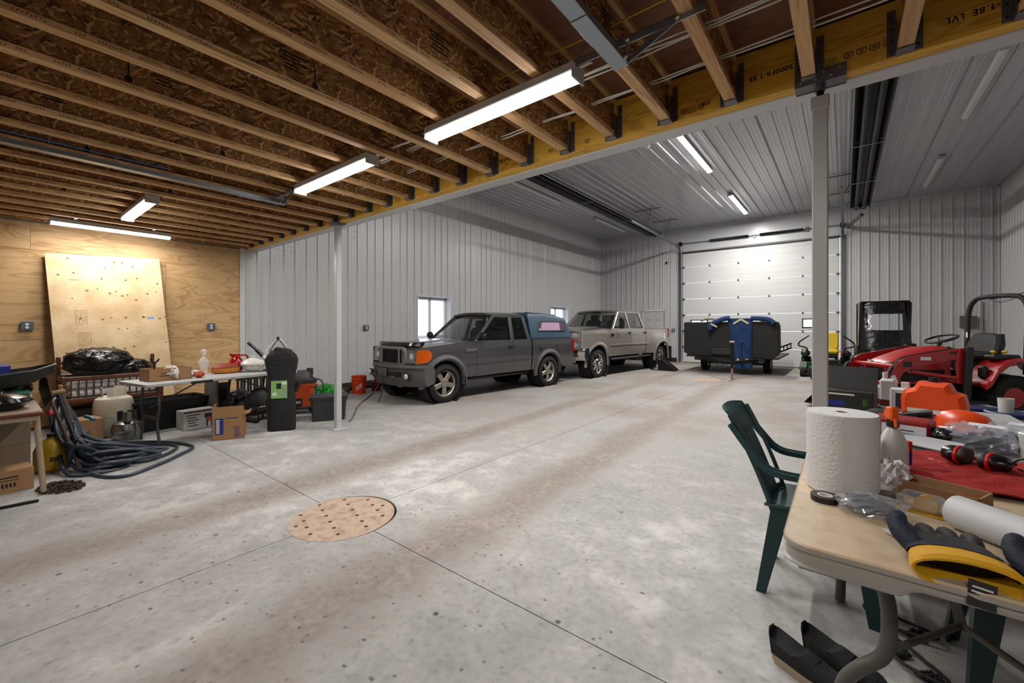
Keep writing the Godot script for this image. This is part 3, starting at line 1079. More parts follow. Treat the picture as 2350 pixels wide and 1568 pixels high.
func make_overhead_door() -> void:
	var d := setting("door_1", "tall white sectional overhead door with two small windows")
	var skin := mat("door_skin", Color(0.76, 0.76, 0.755), 0.38)
	var black := mat("black_rubber", Color(0.03, 0.03, 0.03), 0.7)
	var gal: Material = mats["galvanized"]
	var x0 := -5.04
	var x1 := -0.11
	var hgt := 4.41 / 7.0
	# one section: flat with two shallow grooves and a lip at the joint
	var prof := poly([-0.02, 0.004, 0.02, 0.004, 0.02, 0.2, 0.016, 0.206, 0.02, 0.212, 0.02, 0.41, 0.016, 0.416, 0.02, 0.422, 0.02, hgt - 0.012, 0.013, hgt - 0.004, -0.02, hgt - 0.004])
	var plain := mb().at(Vector3((x0 + x1) / 2, 0, 0), Vector3(0, -90, 0)).prism(prof, x1 - x0, 0.0)
	plain.crease = 20.0
	var pm := plain.mesh()
	for k in 7:
		if k == 2:
			continue
		part(d, "section", pm, skin).position = Vector3(0, k * hgt, ZF - 0.03)
	var wins := [[-4.744, -4.119], [-1.114, -0.489]]
	var s := mb()
	var y0 := 2.0 * hgt + 0.004
	var y1 := 3.0 * hgt - 0.004
	var wy0 := 1.385
	var wy1 := 1.69
	var x := x0
	for w in wins + [[x1, x1]]:
		s.box(Vector3((x + w[0]) / 2, (y0 + y1) / 2, ZF - 0.03), Vector3(w[0] - x, y1 - y0, 0.04), 0.002)
		if w[1] > w[0]:
			s.box(Vector3((w[0] + w[1]) / 2, (y0 + wy0) / 2, ZF - 0.03), Vector3(w[1] - w[0], wy0 - y0, 0.04))
			s.box(Vector3((w[0] + w[1]) / 2, (y1 + wy1) / 2, ZF - 0.03), Vector3(w[1] - w[0], y1 - wy1, 0.04))
		x = w[1]
	part(d, "section", s, skin)
	for w in wins:
		var c := Vector3((w[0] + w[1]) / 2, (wy0 + wy1) / 2, ZF - 0.02)
		var f := mb()
		var hw: float = (w[1] - w[0]) / 2
		var hh := (wy1 - wy0) / 2
		for q in [[-1, 0], [1, 0]]:
			f.box(c + Vector3(q[0] * (hw - 0.012), 0, 0), Vector3(0.034, hh * 2 + 0.02, 0.05), 0.004)
			f.box(c + Vector3(0, q[0] * (hh - 0.012), 0), Vector3(hw * 2 + 0.02, 0.034, 0.05), 0.004)
		part(d, "window_frame", f, black)
		part(d, "pane", mb().box(c, Vector3(hw * 2 - 0.03, hh * 2 - 0.03, 0.006)), glass("door_pane", Color(0.95, 0.97, 1.0), 0.08))
	part(d, "bottom_seal", mb().box(Vector3((x0 + x1) / 2, 0.014, ZF - 0.03), Vector3(x1 - x0, 0.028, 0.05), 0.006), black)
	part(d, "top_strut", mb().box(Vector3((x0 + x1) / 2, 4.36, ZF + 0.01), Vector3(x1 - x0 + 0.04, 0.055, 0.05), 0.003), mat("dark_strut", Color(0.09, 0.09, 0.09), 0.5))
	# hinges at each joint
	var hinge := mb().box(Vector3(0, 0, 0), Vector3(0.05, 0.075, 0.012), 0.003).tube([Vector3(-0.03, 0, 0.012), Vector3(0.03, 0, 0.012)], 0.012, 8).mesh()
	for k in range(1, 7):
		for i in 4:
			part(d, "hinge", hinge, gal).position = Vector3(lerpf(-4.05, -1.1, i / 3.0), k * hgt, ZF - 0.006)
		for i in 2:
			part(d, "roller", mb().box(Vector3(0, 0, 0), Vector3(0.07, 0.06, 0.05), 0.004).tube([Vector3(-0.07, 0, 0.03), Vector3(0.07, 0, 0.03)], 0.008, 8), gal).position = Vector3([-5.0, -0.15][i], k * hgt, ZF + 0.01)
	# tracks: up the jamb, round the bend and back under the ceiling
	for i in 2:
		var tx: float = [-5.1, -0.05][i]
		var path := [Vector3(tx, 0.05, ZF + 0.05), Vector3(tx, 4.2, ZF + 0.05)]
		for k in 9:
			var a := PI / 2 * k / 8.0
			path.append(Vector3(tx, 4.2 + 0.4 * sin(a), ZF + 0.05 + 0.4 * (1 - cos(a))))
		path.append(Vector3(tx, 4.66, -12.35))
		var tr := mb()
		for k in path.size() - 1:
			tr.bar(path[k], path[k + 1], 0.055, 0.03, 0.0, Vector3.RIGHT)
			tr.bar(path[k] + Vector3((0.02 if i else -0.02), 0, 0), path[k + 1] + Vector3((0.02 if i else -0.02), 0, 0), 0.02, 0.075, 0.0, Vector3.RIGHT)
		part(d, "track", tr, mat("track_steel", Color(0.42, 0.42, 0.43), 0.4, 0.6))
		part(d, "jamb_angle", mb().box(Vector3(tx + (0.08 if i else -0.08), 2.2, ZF + 0.03), Vector3(0.05, 4.4, 0.03), 0.002), gal)
		for z in [-13.6, -15.4]:
			var h := mb()
			h.bar(Vector3(tx, 4.66, z), Vector3(tx, HC - 0.04, z), 0.03, 0.006)
			h.bar(Vector3(tx - 0.45, HC - 0.04, z), Vector3(tx + 0.45, HC - 0.04, z), 0.035, 0.02)
			h.bar(Vector3(tx, 4.7, z), Vector3(tx + (0.35 if i else 0.3), HC - 0.05, z + 0.35), 0.025, 0.006)
			part(d, "track_hanger", h, mat("hanger_steel", Color(0.36, 0.36, 0.37), 0.5, 0.5))
		part(d, "cable_drum", mb().at(Vector3(tx, 4.72, ZF + 0.09), Vector3(0, 0, 90)).lathe([Vector2(0.09, -0.045), Vector2(0.075, -0.03), Vector2(0.075, 0.03), Vector2(0.09, 0.045)], 20), mat("dark_steel", Color(0.1, 0.1, 0.105), 0.4, 0.7))
		part(d, "lift_cable", mb().tube([Vector3(tx + (-0.08 if i else 0.08), 4.7, ZF + 0.1), Vector3(tx + (-0.06 if i else 0.06), 0.1, ZF + 0.03)], 0.003, 5), black)
	part(d, "torsion_shaft", mb().tube([Vector3(-5.2, 4.72, ZF + 0.09), Vector3(0.05, 4.72, ZF + 0.09)], 0.014, 10), gal)
	for q in [[-4.02, -2.72], [-2.36, -1.08]]:
		var sp := mb()
		var n := 60
		var pts := []
		var rr := []
		for k in n:
			pts.append(Vector3(lerpf(q[0], q[1], k / float(n - 1)), 4.72, ZF + 0.09))
			rr.append(0.052 if k % 2 else 0.044)
		sp.tube(pts, rr, 14)
		part(d, "torsion_spring", sp, mat("spring_black", Color(0.035, 0.035, 0.04), 0.45, 0.4))
	for x3 in [-2.54, -0.98]:
		part(d, "spring_bracket", mb().box(Vector3(x3, 4.72, ZF + 0.03), Vector3(0.1, 0.16, 0.05), 0.004), gal)

func make_man_door() -> void:
	var d := setting("door_2", "white six-panel steel door beside the overhead door")
	var w := mat("man_door", Color(0.70, 0.70, 0.69), 0.45)
	var x := -6.2
	var fr := mb()
	for s in [-1, 1]:
		fr.box(Vector3(x + s * 0.48, 1.07, ZF + 0.01), Vector3(0.06, 2.14, 0.05), 0.004)
	fr.box(Vector3(x, 2.12, ZF + 0.012), Vector3(1.04, 0.05, 0.06), 0.004)
	part(d, "frame", fr, w)
	part(d, "leaf", mb().box(Vector3(x, 1.05, ZF - 0.03), Vector3(0.91, 2.08, 0.045), 0.003), w)
	for s in [-1, 1]:
		for q in [[1.80, 0.24], [1.25, 0.62], [0.5, 0.6]]:
			var p := mb()
			p.box(Vector3(x + s * 0.2, q[0], ZF - 0.009), Vector3(0.27, q[1], 0.012), 0.006)
			p.box(Vector3(x + s * 0.2, q[0], ZF - 0.003), Vector3(0.2, q[1] - 0.07, 0.014), 0.006)
			part(d, "raised_panel", p, w)
	part(d, "knob", mb().ell(Vector3(x + 0.39, 1.0, ZF + 0.05), Vector3(0.03, 0.03, 0.03), 12), mats["galvanized"])

func make_window(n: int, z0: float, z1: float, y0: float, y1: float) -> void:
	var w := setting("window_%d" % n, ["white sliding window behind the grey pickup's windscreen", "small sliding window behind the silver pickup"][n - 1])
	var pv := mat("vinyl_white", Color(0.86, 0.87, 0.88), 0.4)
	var zc := (z0 + z1) / 2
	var yc := (y0 + y1) / 2
	var x := XW - 0.2
	var r := mb()
	for s in [-1, 1]:
		r.box(Vector3(XW - 0.13, yc, zc + s * (z1 - z0) / 2), Vector3(0.3, y1 - y0 + 0.02, 0.014))
		r.box(Vector3(XW - 0.13, yc + s * (y1 - y0) / 2, zc), Vector3(0.3, 0.014, z1 - z0 + 0.02))
	part(w, "reveal", r, mat("reveal_white", Color(0.82, 0.83, 0.85), 0.4))
	var f := mb()
	for s in [-1, 1]:
		f.box(Vector3(x, yc, zc + s * ((z1 - z0) / 2 - 0.03)), Vector3(0.07, y1 - y0, 0.05), 0.006)
		f.box(Vector3(x, yc + s * ((y1 - y0) / 2 - 0.03), zc), Vector3(0.07, 0.05, z1 - z0), 0.006)
	f.box(Vector3(x, yc, zc), Vector3(0.07, y1 - y0, 0.045), 0.006)
	part(w, "frame", f, pv)
	for s in [-1, 1]:
		var sash := mb()
		var c: float = zc + s * (z1 - z0) / 4
		var hw := (z1 - z0) / 4 - 0.03
		var hh := (y1 - y0) / 2 - 0.05
		for q in [-1, 1]:
			sash.box(Vector3(x + 0.012 * s, yc, c + q * (hw - 0.012)), Vector3(0.03, hh * 2, 0.03), 0.004)
			sash.box(Vector3(x + 0.012 * s, yc + q * (hh - 0.012), c), Vector3(0.03, 0.03, hw * 2), 0.004)
		part(w, "sash", sash, pv)
		part(w, "pane", mb().box(Vector3(x + 0.012 * s, yc, c), Vector3(0.006, hh * 2 - 0.03, hw * 2 - 0.03)), glass("window_pane", Color(0.92, 0.96, 1.0), 0.08))

func make_heaters() -> void:
	var hood := mat("heater_hood", Color(0.05, 0.05, 0.052), 0.45, 0.4)
	var tube := mat("heater_tube", Color(0.03, 0.03, 0.03), 0.5, 0.3)
	var edge := mat("heater_edge", Color(0.62, 0.62, 0.63), 0.35, 0.6)
	for k in 2:
		var x: float = [-5.58, 0.365][k]
		var t := thing("tube_heater", ["black radiant tube heater hanging along the ceiling above the pickups", "black radiant tube heater hanging along the ceiling over the tractor side"][k], "heater", Vector3(x, 4.86, -11.6), 0, "radiant heaters")
		var z := 4.35
		var b := mb()
		for q in [[-0.11, 0.13, 0.11, 0.13], [-0.235, 0.0, -0.11, 0.13], [0.11, 0.13, 0.235, 0.0]]:
			b.bar(Vector3((q[0] + q[2]) / 2, (q[1] + q[3]) / 2, -z), Vector3((q[0] + q[2]) / 2, (q[1] + q[3]) / 2, z), Vector2(q[2] - q[0], q[3] - q[1]).length(), 0.006, 0.0, Vector3(-(q[3] - q[1]), q[2] - q[0], 0).normalized())
		for s in [-1, 1]:
			b.box(Vector3(0, 0.075, s * z), Vector3(0.3, 0.11, 0.006))
		part(t, "reflector_hood", b, hood)
		for s in [-1, 1]:
			part(t, "hood_lip", mb().box(Vector3(s * 0.238, 0.0, 0), Vector3(0.01, 0.016, 2 * z)), edge)
			part(t, "tube", mb().tube([Vector3(s * 0.085, 0.025, -z), Vector3(s * 0.085, 0.025, z - 0.1)], 0.05, 14), tube)
		for i in 4:
			var zz := -3.9 + 2.6 * i
			var c := mb()
			c.tube([Vector3(-0.2, 0.02, zz), Vector3(0, 0.14, zz), Vector3(0.2, 0.02, zz)], 0.006, 5)
			c.bar(Vector3(-0.24, -0.045, zz), Vector3(0.24, -0.045, zz), 0.02, 0.008)
			part(t, "bracket", c, edge)
			part(t, "hanger_chain", mb().tube([Vector3(0, 0.13, zz), Vector3(0.0, HC - 4.87, zz)], 0.004, 5), edge)
	# exhaust elbow where the right heater leaves through the end wall
	var v := thing("vent_pipe", "short galvanized vent pipe at the end wall under the heater", "pipe", Vector3(0.2, 4.62, -16.9))
	part(v, "pipe", mb().tube([Vector3(0.22, 0.12, 0.7), Vector3(-0.08, 0.0, -0.15), Vector3(-0.1, 0, -0.45)], 0.05, 14), mats["galvanized"])
	part(v, "flange", mb().box(Vector3(-0.1, 0, -0.44), Vector3(0.24, 0.24, 0.02), 0.003), mat("header_white", Color(0.72, 0.725, 0.73), 0.3))
	var s := thing("ceiling_speaker", "small round grey siren on the high ceiling beside the lit lamp", "alarm", Vector3(-3.25, HC - 0.02, -8.6))
	part(s, "bracket", mb().box(Vector3(0, -0.03, 0), Vector3(0.06, 0.08, 0.06), 0.01), mats["header_white"])
	part(s, "horn", mb().at(Vector3(0, -0.1, 0)).lathe([Vector2(0.03, 0.06), Vector2(0.09, 0.02), Vector2(0.1, -0.02), Vector2(0.06, -0.05)], 18), mats["header_white"])

func make_rails() -> void:
	var st := mat("rail_steel", Color(0.55, 0.58, 0.62), 0.32, 0.8)
	for k in 2:
		var x: float = [-4.78, -0.9][k]
		var t := thing("door_rail", ["galvanized door track under the joists crossing above the leaning plywood", "galvanized door track ending at a triangular bracket above the long strip lamp"][k], "track", Vector3(x, 2.73, 0))
		var z0 := -2.05
		var b := mb()
		b.box(Vector3(0.0, 0, (z0 + ZN) / 2), Vector3(0.075, 0.004, ZN - z0))
		b.box(Vector3(-0.037, 0.02, (z0 + ZN) / 2), Vector3(0.004, 0.045, ZN - z0))
		b.box(Vector3(0.037, 0.014, (z0 + ZN) / 2), Vector3(0.004, 0.03, ZN - z0))
		b.box(Vector3(-0.025, 0.045, (z0 + ZN) / 2), Vector3(0.028, 0.004, ZN - z0))
		part(t, "track", b, st)
		part(t, "splice", mb().box(Vector3(0, -0.004, z0 + 0.35), Vector3(0.08, 0.006, 0.2), 0.002), st)
		if k == 0:
			part(t, "chalk_string", mb().tube([Vector3(0.05, 0.075, z0 + 1.0), Vector3(0.05, 0.07, 2.9)], 0.004, 5), mat("blue_string", Color(0.15, 0.4, 0.7), 0.6))
			t.get_child(-1).set_meta("label", "blue string along the track")
		var hang := mb()
		var a := Vector3(-0.28 if k == 0 else -0.26, 0.09, z0 + 0.06)
		var c := Vector3(0.5 if k == 0 else 0.42, 0.09, z0 + 0.06)
		hang.bar(a, c, 0.006, 0.04)
		hang.bar(Vector3(0.06, 0.09, z0 + 0.055), Vector3(0.045, -0.005, z0 + 0.055), 0.035, 0.006)
		hang.bar(c - Vector3(0.12, 0, 0), Vector3(0.05, -0.005, z0 + 0.045), 0.03, 0.006, 0.0, Vector3.BACK)
		part(t, "angle_bracket", hang, st)
		for q in [Vector3(0.06, 0.085, z0 + 0.066), Vector3(0.3, 0.085, z0 + 0.066), Vector3(0.05, 0.005, z0 + 0.066)]:
			part(t, "bolt", mb().at(q, Vector3(90, 0, 0)).lathe([Vector2(0.012, 0), Vector2(0.012, 0.008), Vector2(0.006, 0.012)], 8), mats["bolt_zinc"])

func make_cables() -> void:
	var white := mat("cable_white", Color(0.80, 0.79, 0.76), 0.5)
	var yellow := mat("cable_yellow", Color(0.75, 0.60, 0.10), 0.5)
	var run := func(label: String, y: float, z: float, x0: float, x1: float, n: int, m: Material, s: int) -> void:
		var b := mb()
		var r := RandomNumberGenerator.new()
		r.seed = s
		for i in n:
			var pts := []
			var x := x0
			while x <= x1:
				pts.append(Vector3(x, y + 0.008 * r.randfn() * 0.6 + 0.008 * i, z + 0.014 * (i - n / 2.0) + r.randfn() * 0.004))
				x += 0.2032
			b.tube(pts, 0.0052, 6)
		one("cable", b, m, label, "cable", Vector3.ZERO, 0, "house wiring through the joists")
	run.call("bundle of white cables through the joists just behind the strip lamps", 2.93, -2.30, -7.6, 3.2, 3, white, 5)
	run.call("white cable through the joists nearest the yellow beam", 2.935, -2.62, -7.6, 3.2, 2, white, 6)
	run.call("yellow cable through the joists", 2.985, -2.05, -5.8, 3.2, 1, yellow, 7)
	run.call("grey-white cable pair above the strip lamps", 2.90, -2.15, -5.4, -1.0, 2, white, 8)

func make_outlets() -> void:
	var grey := mat("outlet_box", Color(0.33, 0.37, 0.42), 0.4, 0.3)
	var ivory := mat("outlet_face", Color(0.86, 0.86, 0.84), 0.4)
	var slot := mat("black_hole", Color(0.05, 0.05, 0.05), 0.9)
	var proto: Node3D
	var spots := [["blue-grey outlet box on the plywood wall behind the clutter at the edge", Vector3(XW + 0.002, 1.413, -0.37), 90], ["blue-grey outlet box on plywood between the leaning sheet and the metal wall", Vector3(XW + 0.002, 1.405, -2.45), 90], ["grey outlet box on the metal wall above the grey pickup's bumper", Vector3(XW + 0.018, 1.39, -5.44), 90], ["grey outlet box on the end wall beside the overhead door", Vector3(-5.39, 1.3, ZF + 0.018), 0]]
	for s in spots:
		if proto:
			copy(proto, s[0], s[1], s[2])
			continue
		proto = thing("outlet", s[0], "outlet", s[1], s[2], "surface outlets")
		part(proto, "box", mb().box(Vector3(0, 0, 0.022), Vector3(0.11, 0.11, 0.044), 0.006), grey)
		part(proto, "cover", mb().box(Vector3(0, 0, 0.047), Vector3(0.115, 0.115, 0.006), 0.003), grey)
		for y in [-1, 1]:
			var f := part(proto, "socket", mb().at(Vector3(0, 0.021 * y, 0.051), Vector3(90, 0, 0)).lathe([Vector2(0.017, 0), Vector2(0.016, 0.003)], 14), ivory)
			part(f, "slot", mb().box(Vector3(-0.006, 0.021 * y + 0.002, 0.0545), Vector3(0.002, 0.007, 0.001)).box(Vector3(0.006, 0.021 * y + 0.002, 0.0545), Vector3(0.002, 0.006, 0.001)), slot)
	var c := thing("door_sensor", "small dark hook fixture high on the end wall left of the overhead door", "fixture", Vector3(-5.68, 4.03, ZF + 0.017))
	part(c, "plate", mb().box(Vector3(0, 0, 0.01), Vector3(0.07, 0.1, 0.02), 0.004), mats["dark_strut"])
	part(c, "arm", mb().tube([Vector3(0.03, 0.04, 0.02), Vector3(0.09, 0.05, 0.06), Vector3(0.1, 0, 0.08)], 0.008, 6), mats["dark_strut"])
	# conduit and control box at the right wall's corner
	var b := thing("control_box", "grey control box on the end wall behind the tractor's seat with conduit above", "box", Vector3(2.75, 1.55, ZF + 0.02))
	part(b, "box", mb().box(Vector3(0, 0, 0.06), Vector3(0.32, 0.34, 0.12), 0.006), mat("control_grey", Color(0.32, 0.31, 0.30), 0.5))
	part(b, "conduit", mb().tube([Vector3(0.3, -0.8, 0.03), Vector3(0.3, 0.55, 0.03)], 0.012, 8), mats["galvanized"])
	part(b, "shelf_rod", mb().tube([Vector3(0.42, 0.62, 0.03), Vector3(0.6, 0.66, 3.5)], 0.012, 8), mats["dark_strut"])

func wheel(parent: Node, p: Vector3, r: float, w: float, side: float, rim_r: float, spokes: int, rim_m: Material, chrome_hub: bool) -> void:
	var o := Node3D.new()
	o.name = "wheel"
	parent.add_child(o, true)
	o.position = p
	o.rotation_degrees.z = -90.0 * side   # local +y points outwards
	var rub := rough_up(mat("tyre_rubber", Color(0.055, 0.053, 0.05), 0.85), 0.03, 0.4, 6.0)
	var h := w / 2
	var t := mb()
	t.crease = 50.0
	t.lathe([Vector2(rim_r, -h * 0.7), Vector2(rim_r + 0.03, -h * 0.9), Vector2(r - 0.09, -h), Vector2(r - 0.03, -h * 0.9), Vector2(r - 0.008, -h * 0.72), Vector2(r, -h * 0.4), Vector2(r, -h * 0.38), Vector2(r - 0.01, -h * 0.36), Vector2(r - 0.01, -h * 0.3), Vector2(r, -h * 0.28), Vector2(r, h * 0.28), Vector2(r - 0.01, h * 0.3), Vector2(r - 0.01, h * 0.36), Vector2(r, h * 0.38), Vector2(r, h * 0.4), Vector2(r - 0.008, h * 0.72), Vector2(r - 0.03, h * 0.9), Vector2(r - 0.09, h), Vector2(rim_r + 0.03, h * 0.9), Vector2(rim_r, h * 0.7)], 40, false)
	var lug := 46
	for i in lug:
		var a := TAU * i / lug
		for s in [-1, 1]:
			t.at(Vector3(cos(a) * (r - 0.006), s * h * 0.72, sin(a) * (r - 0.006)), Vector3(0, -rad_to_deg(a), 0)).box(Vector3.ZERO, Vector3(0.02, h * 0.34, 0.026))
	t.t = Transform3D()
	part(o, "tyre", t, rub)
	var rm := mb()
	rm.lathe([Vector2(rim_r * 1.02, -h * 0.72), Vector2(rim_r * 0.9, -h * 0.4), Vector2(rim_r * 0.86, h * 0.3), Vector2(rim_r * 0.95, h * 0.62), Vector2(rim_r * 1.03, h * 0.74), Vector2(rim_r * 1.04, h * 0.66)], 36, false)
	part(o, "rim", rm, rim_m)
	part(o, "brake_disc", mb().lathe([Vector2(rim_r * 0.84, -h * 0.1), Vector2(rim_r * 0.84, 0.0)], 24), mat("brake_dark", Color(0.07, 0.065, 0.06), 0.6, 0.5))
	for i in spokes:
		var a := TAU * i / spokes
		var d := Vector3(cos(a), 0, sin(a))
		part(o, "spoke", mb().bar(d * rim_r * 0.22 + Vector3(0, h * 0.5, 0), d * rim_r * 0.92 + Vector3(0, h * 0.42, 0), rim_r * (1.35 / spokes + 0.12), 0.03, 0.008), rim_m)
	var hub := mb().at(Vector3(0, h * 0.4, 0))
	if chrome_hub:
		hub.lathe([Vector2(rim_r * 0.5, 0), Vector2(rim_r * 0.45, 0.03), Vector2(rim_r * 0.34, 0.05), Vector2(rim_r * 0.3, 0.12), Vector2(rim_r * 0.2, 0.15), Vector2(0.01, 0.155)], 20)
	else:
		hub.lathe([Vector2(rim_r * 0.36, 0), Vector2(rim_r * 0.34, 0.035), Vector2(rim_r * 0.26, 0.045), Vector2(0.01, 0.05)], 20)
	part(o, "hub_cap", hub, rim_m)

# sweeps a profile (z, y) across the vehicle, pulled back towards the ends by `bow`
func cross_sweep(prof: PackedVector2Array, half: float, bow: float, n := 16, power := 3.0, squash := 0.0) -> MB:
	var rings := []
	for i in n + 1:
		var x := lerpf(-half, half, float(i) / n)
		var k := pow(absf(x) / half, power)
		var ring := PackedVector3Array()
		for p in prof:
			ring.append(Vector3(x, p.y + squash * k, p.x - bow * k))
		rings.append(ring)
	return mb().loft(rings)

func pickup(t: Node3D, c: Dictionary) -> void:
	var paint: Material = c.paint
	var flare_m: Material = c.flare
	var black := mat("black_trim", Color(0.025, 0.025, 0.027), 0.5)
	var inner := mat("underbody", Color(0.03, 0.028, 0.026), 0.9)
	var gl := glass("cab_glass", Color(0.05, 0.065, 0.065), 0.6)
	var zf: float = c.zf
	var zr: float = c.zr
	var ra: float = c.arch
	var yc: float = c.tyre
	var rock: float = c.rock
	var hw: float = c.half
	var nose: float = c.nose
	var tail: float = c.tail
	var cowl: float = c.cowl
	var belt: float = c.belt
	var rail: float = c.rail
	var cabz: float = c.cab_back
	var hood_f: float = c.hood_front
	# side surface: bottom line with wheel arches, top line, and half width
	var bottom := func(z: float) -> float:
		var y := rock
		for a in [zf, zr]:
			var d := absf(z - a)
			if d < ra:
				y = maxf(y, yc + sqrt(ra * ra - d * d))
		if z > zf + ra * 0.9:
			y = maxf(y, c.bumper_top)
		return y
	var top := func(z: float) -> float:
		if z > cowl:
			return lerpf(belt, hood_f, pow((z - cowl) / (nose - cowl), 1.6)) - 0.02
		return belt if z > cabz else rail
	var width := func(z: float, y: float) -> float:
		var k := (y - rock) / (belt - rock)
		var w := hw * (0.972 + 0.04 * sin(PI * clampf(k, 0.0, 1.0) * 0.9)) + 0.012 * exp(-pow((k - 0.82) / 0.07, 2.0))
		if z > zf:
			w -= c.nose_taper * pow((z - zf) / (nose - zf), 2.4)
		if c.dually > 0.0:
			var d := Vector2(z - zr, (y - yc) * 0.95).length()
			w += c.dually * clampf(1.0 - maxf(d - ra * 1.15, 0.0) / 0.34, 0.0, 1.0) * clampf((rail - 0.10 - y) / 0.2, 0.0, 1.0)
		return w
	var panel := func(z0: float, z1: float, nz: int, ny: int, side: float) -> MB:
		var m := mb()
		m.crease = 32.0
		m.grid(func(u: float, v: float) -> Vector3:
			var z := lerpf(z0, z1, u)
			var y0: float = bottom.call(z)
			var y1: float = top.call(clampf(z, z0 + 0.002, z1 - 0.002))
			var y := lerpf(y0, y1, v)
			return Vector3(side * width.call(z, y), y, z), nz, ny)
		if side > 0.0:
			for i in range(0, m.v.size(), 3):
				var h := m.v[i + 1]
				m.v[i + 1] = m.v[i + 2]
				m.v[i + 2] = h
		return m
	var g := 0.004
	for s in [1.0, -1.0]:
		part(t, "fender", panel.call(c.door_front + g, nose - 0.02, 44, 12, s), paint)
		part(t, "front_door", panel.call(c.door_mid + g, c.door_front - g, 6, 12, s), paint)
		part(t, "rear_door", panel.call(cabz + g, c.door_mid - g, 6, 12, s), paint)
		part(t, "bed_side", panel.call(tail, cabz - 0.03, 52, 12, s), paint)
		for z in [zf, zr]:
			# wheel-arch flare: a band swept round the arch
			var rings := []
			var add: float = c.dually if z == zr else 0.0
			for i in 19:
				var a := deg_to_rad(lerpf(-8, 188, i / 18.0))
				var ring := PackedVector3Array()
				for q in [[-0.015, -0.02], [0.0, 0.03], [0.035, 0.045], [c.flare_w, 0.012], [c.flare_w, -0.02]]:
					var rr: float = ra + q[0]
					var yy := yc + sin(a) * rr
					var zz: float = z + cos(a) * rr
					ring.append(Vector3(s * (width.call(zz, clampf(yy, rock, belt)) + q[1] * c.flare_out), yy, zz))
				rings.append(ring)
			part(t, "wheel_flare", mb().loft(rings), flare_m)
			part(t, "wheel_well", mb().at(Vector3(s * (hw - 0.2), yc + 0.02, z), Vector3(0, 0, 90)).lathe([Vector2(ra + 0.01, -0.22), Vector2(ra + 0.01, 0.15)], 24, false), inner)
		wheel(t, Vector3(s * c.track, yc, zf), c.tyre, c.tyre_w, s, c.rim, c.spokes, c.rim_m, c.chrome_hub)
		if c.dually > 0.0:
			wheel(t, Vector3(s * (c.track + 0.1), yc, zr), c.tyre, c.tyre_w, s, c.rim, c.spokes, c.rim_m, false)
			wheel(t, Vector3(s * (c.track - 0.2), yc, zr), c.tyre, c.tyre_w, s, c.rim, c.spokes, c.rim_m, false)
		else:
			wheel(t, Vector3(s * c.track, yc, zr), c.tyre, c.tyre_w, s, c.rim, c.spokes, c.rim_m, c.chrome_hub)
	# inner tub so that no light shows through gaps
	part(t, "underbody", mb().box(Vector3(0, rock + 0.13, (zf - ra + zr + ra) / 2), Vector3(hw * 1.86, 0.26, zf - zr - 2 * ra)).box(Vector3(0, rock + 0.1, (nose + tail) / 2), Vector3(0.9, 0.2, nose - tail - 0.3)).tube([Vector3(-c.track, yc, zf), Vector3(c.track, yc, zf)], 0.06, 8).tube([Vector3(-c.track, yc, zr), Vector3(c.track, yc, zr)], 0.06, 8).ell(Vector3(0, yc, zr), Vector3(0.17, 0.16, 0.16), 12).box(Vector3(0, (rock + belt) / 2 + 0.08, nose - 0.35), Vector3(hw * 1.6, belt - rock - 0.35, 0.3)), inner)
	part(t, "firewall", mb().box(Vector3(0, (rock + belt) / 2, cowl), Vector3(hw * 1.88, belt - rock - 0.06, 0.03)), inner)
	part(t, "cab_back_wall", mb().box(Vector3(0, (rock + belt) / 2 + 0.05, cabz + 0.01), Vector3(hw * 1.9, belt - rock + 0.02, 0.03)), paint)
	# hood
	var hood := mb()
	hood.crease = 25.0
	hood.grid(func(u: float, v: float) -> Vector3:
		var z := lerpf(cowl - 0.06, nose - 0.02, u)
		var x := lerpf(-1.0, 1.0, v)
		var y: float = top.call(z) if z > cowl else belt - 0.02
		var w: float = width.call(z, y)
		var crown: float = c.crown * (1.0 - pow(absf(x), 2.2))
		var bulge: float = c.bulge * clampf((0.52 - absf(x)) / 0.08, 0.0, 1.0)
		return Vector3(-x * w, y + crown + bulge - 0.05 * pow(maxf(u - 0.9, 0.0) / 0.1, 2.0) * (1.0 - pow(absf(x), 6.0) * 0.4), z), 24, 32)
	part(t, "hood", hood, paint)
	# greenhouse
	var yr: float = c.roof
	var rw: float = c.roof_half
	var bw := hw * 0.955
	var wz0: float = c.ws_base
	var wz1: float = c.ws_top
	var rb: float = c.roof_back
	var roof := mb()
	roof.slab(func(u: float, v: float) -> Vector3:
		var z := lerpf(wz1 + 0.02, rb, u)
		var x := lerpf(-1.0, 1.0, v)
		return Vector3(x * (rw + 0.02), yr - 0.055 * pow(absf(x), 3.0) - 0.03 * pow(absf(u * 2.0 - 1.0), 4.0), z), 10, 16, 0.05)
	part(t, "roof", roof, paint)
	for s in [1.0, -1.0]:
		part(t, "pillar", mb().bar(Vector3(s * (bw - 0.02), belt - 0.03, wz0), Vector3(s * rw, yr - 0.06, wz1), 0.075, 0.06, 0.015), paint)
		part(t, "pillar", mb().bar(Vector3(s * (bw - 0.01), belt - 0.02, c.door_mid), Vector3(s * (rw + 0.01), yr - 0.07, c.door_mid - 0.06), 0.05, 0.09, 0.012, Vector3.BACK), paint)
		part(t, "pillar", mb().bar(Vector3(s * (bw - 0.01), belt - 0.02, cabz + 0.06), Vector3(s * (rw + 0.01), yr - 0.07, rb + 0.05), 0.05, c.c_pillar, 0.012, Vector3.BACK), paint)
		part(t, "roof_rail", mb().bar(Vector3(s * (rw + 0.012), yr - 0.07, wz1), Vector3(s * (rw + 0.012), yr - 0.07, rb), 0.05, 0.06, 0.012), paint)
		var ge := 0.0
		var zb0: float = c.door_mid + 0.045
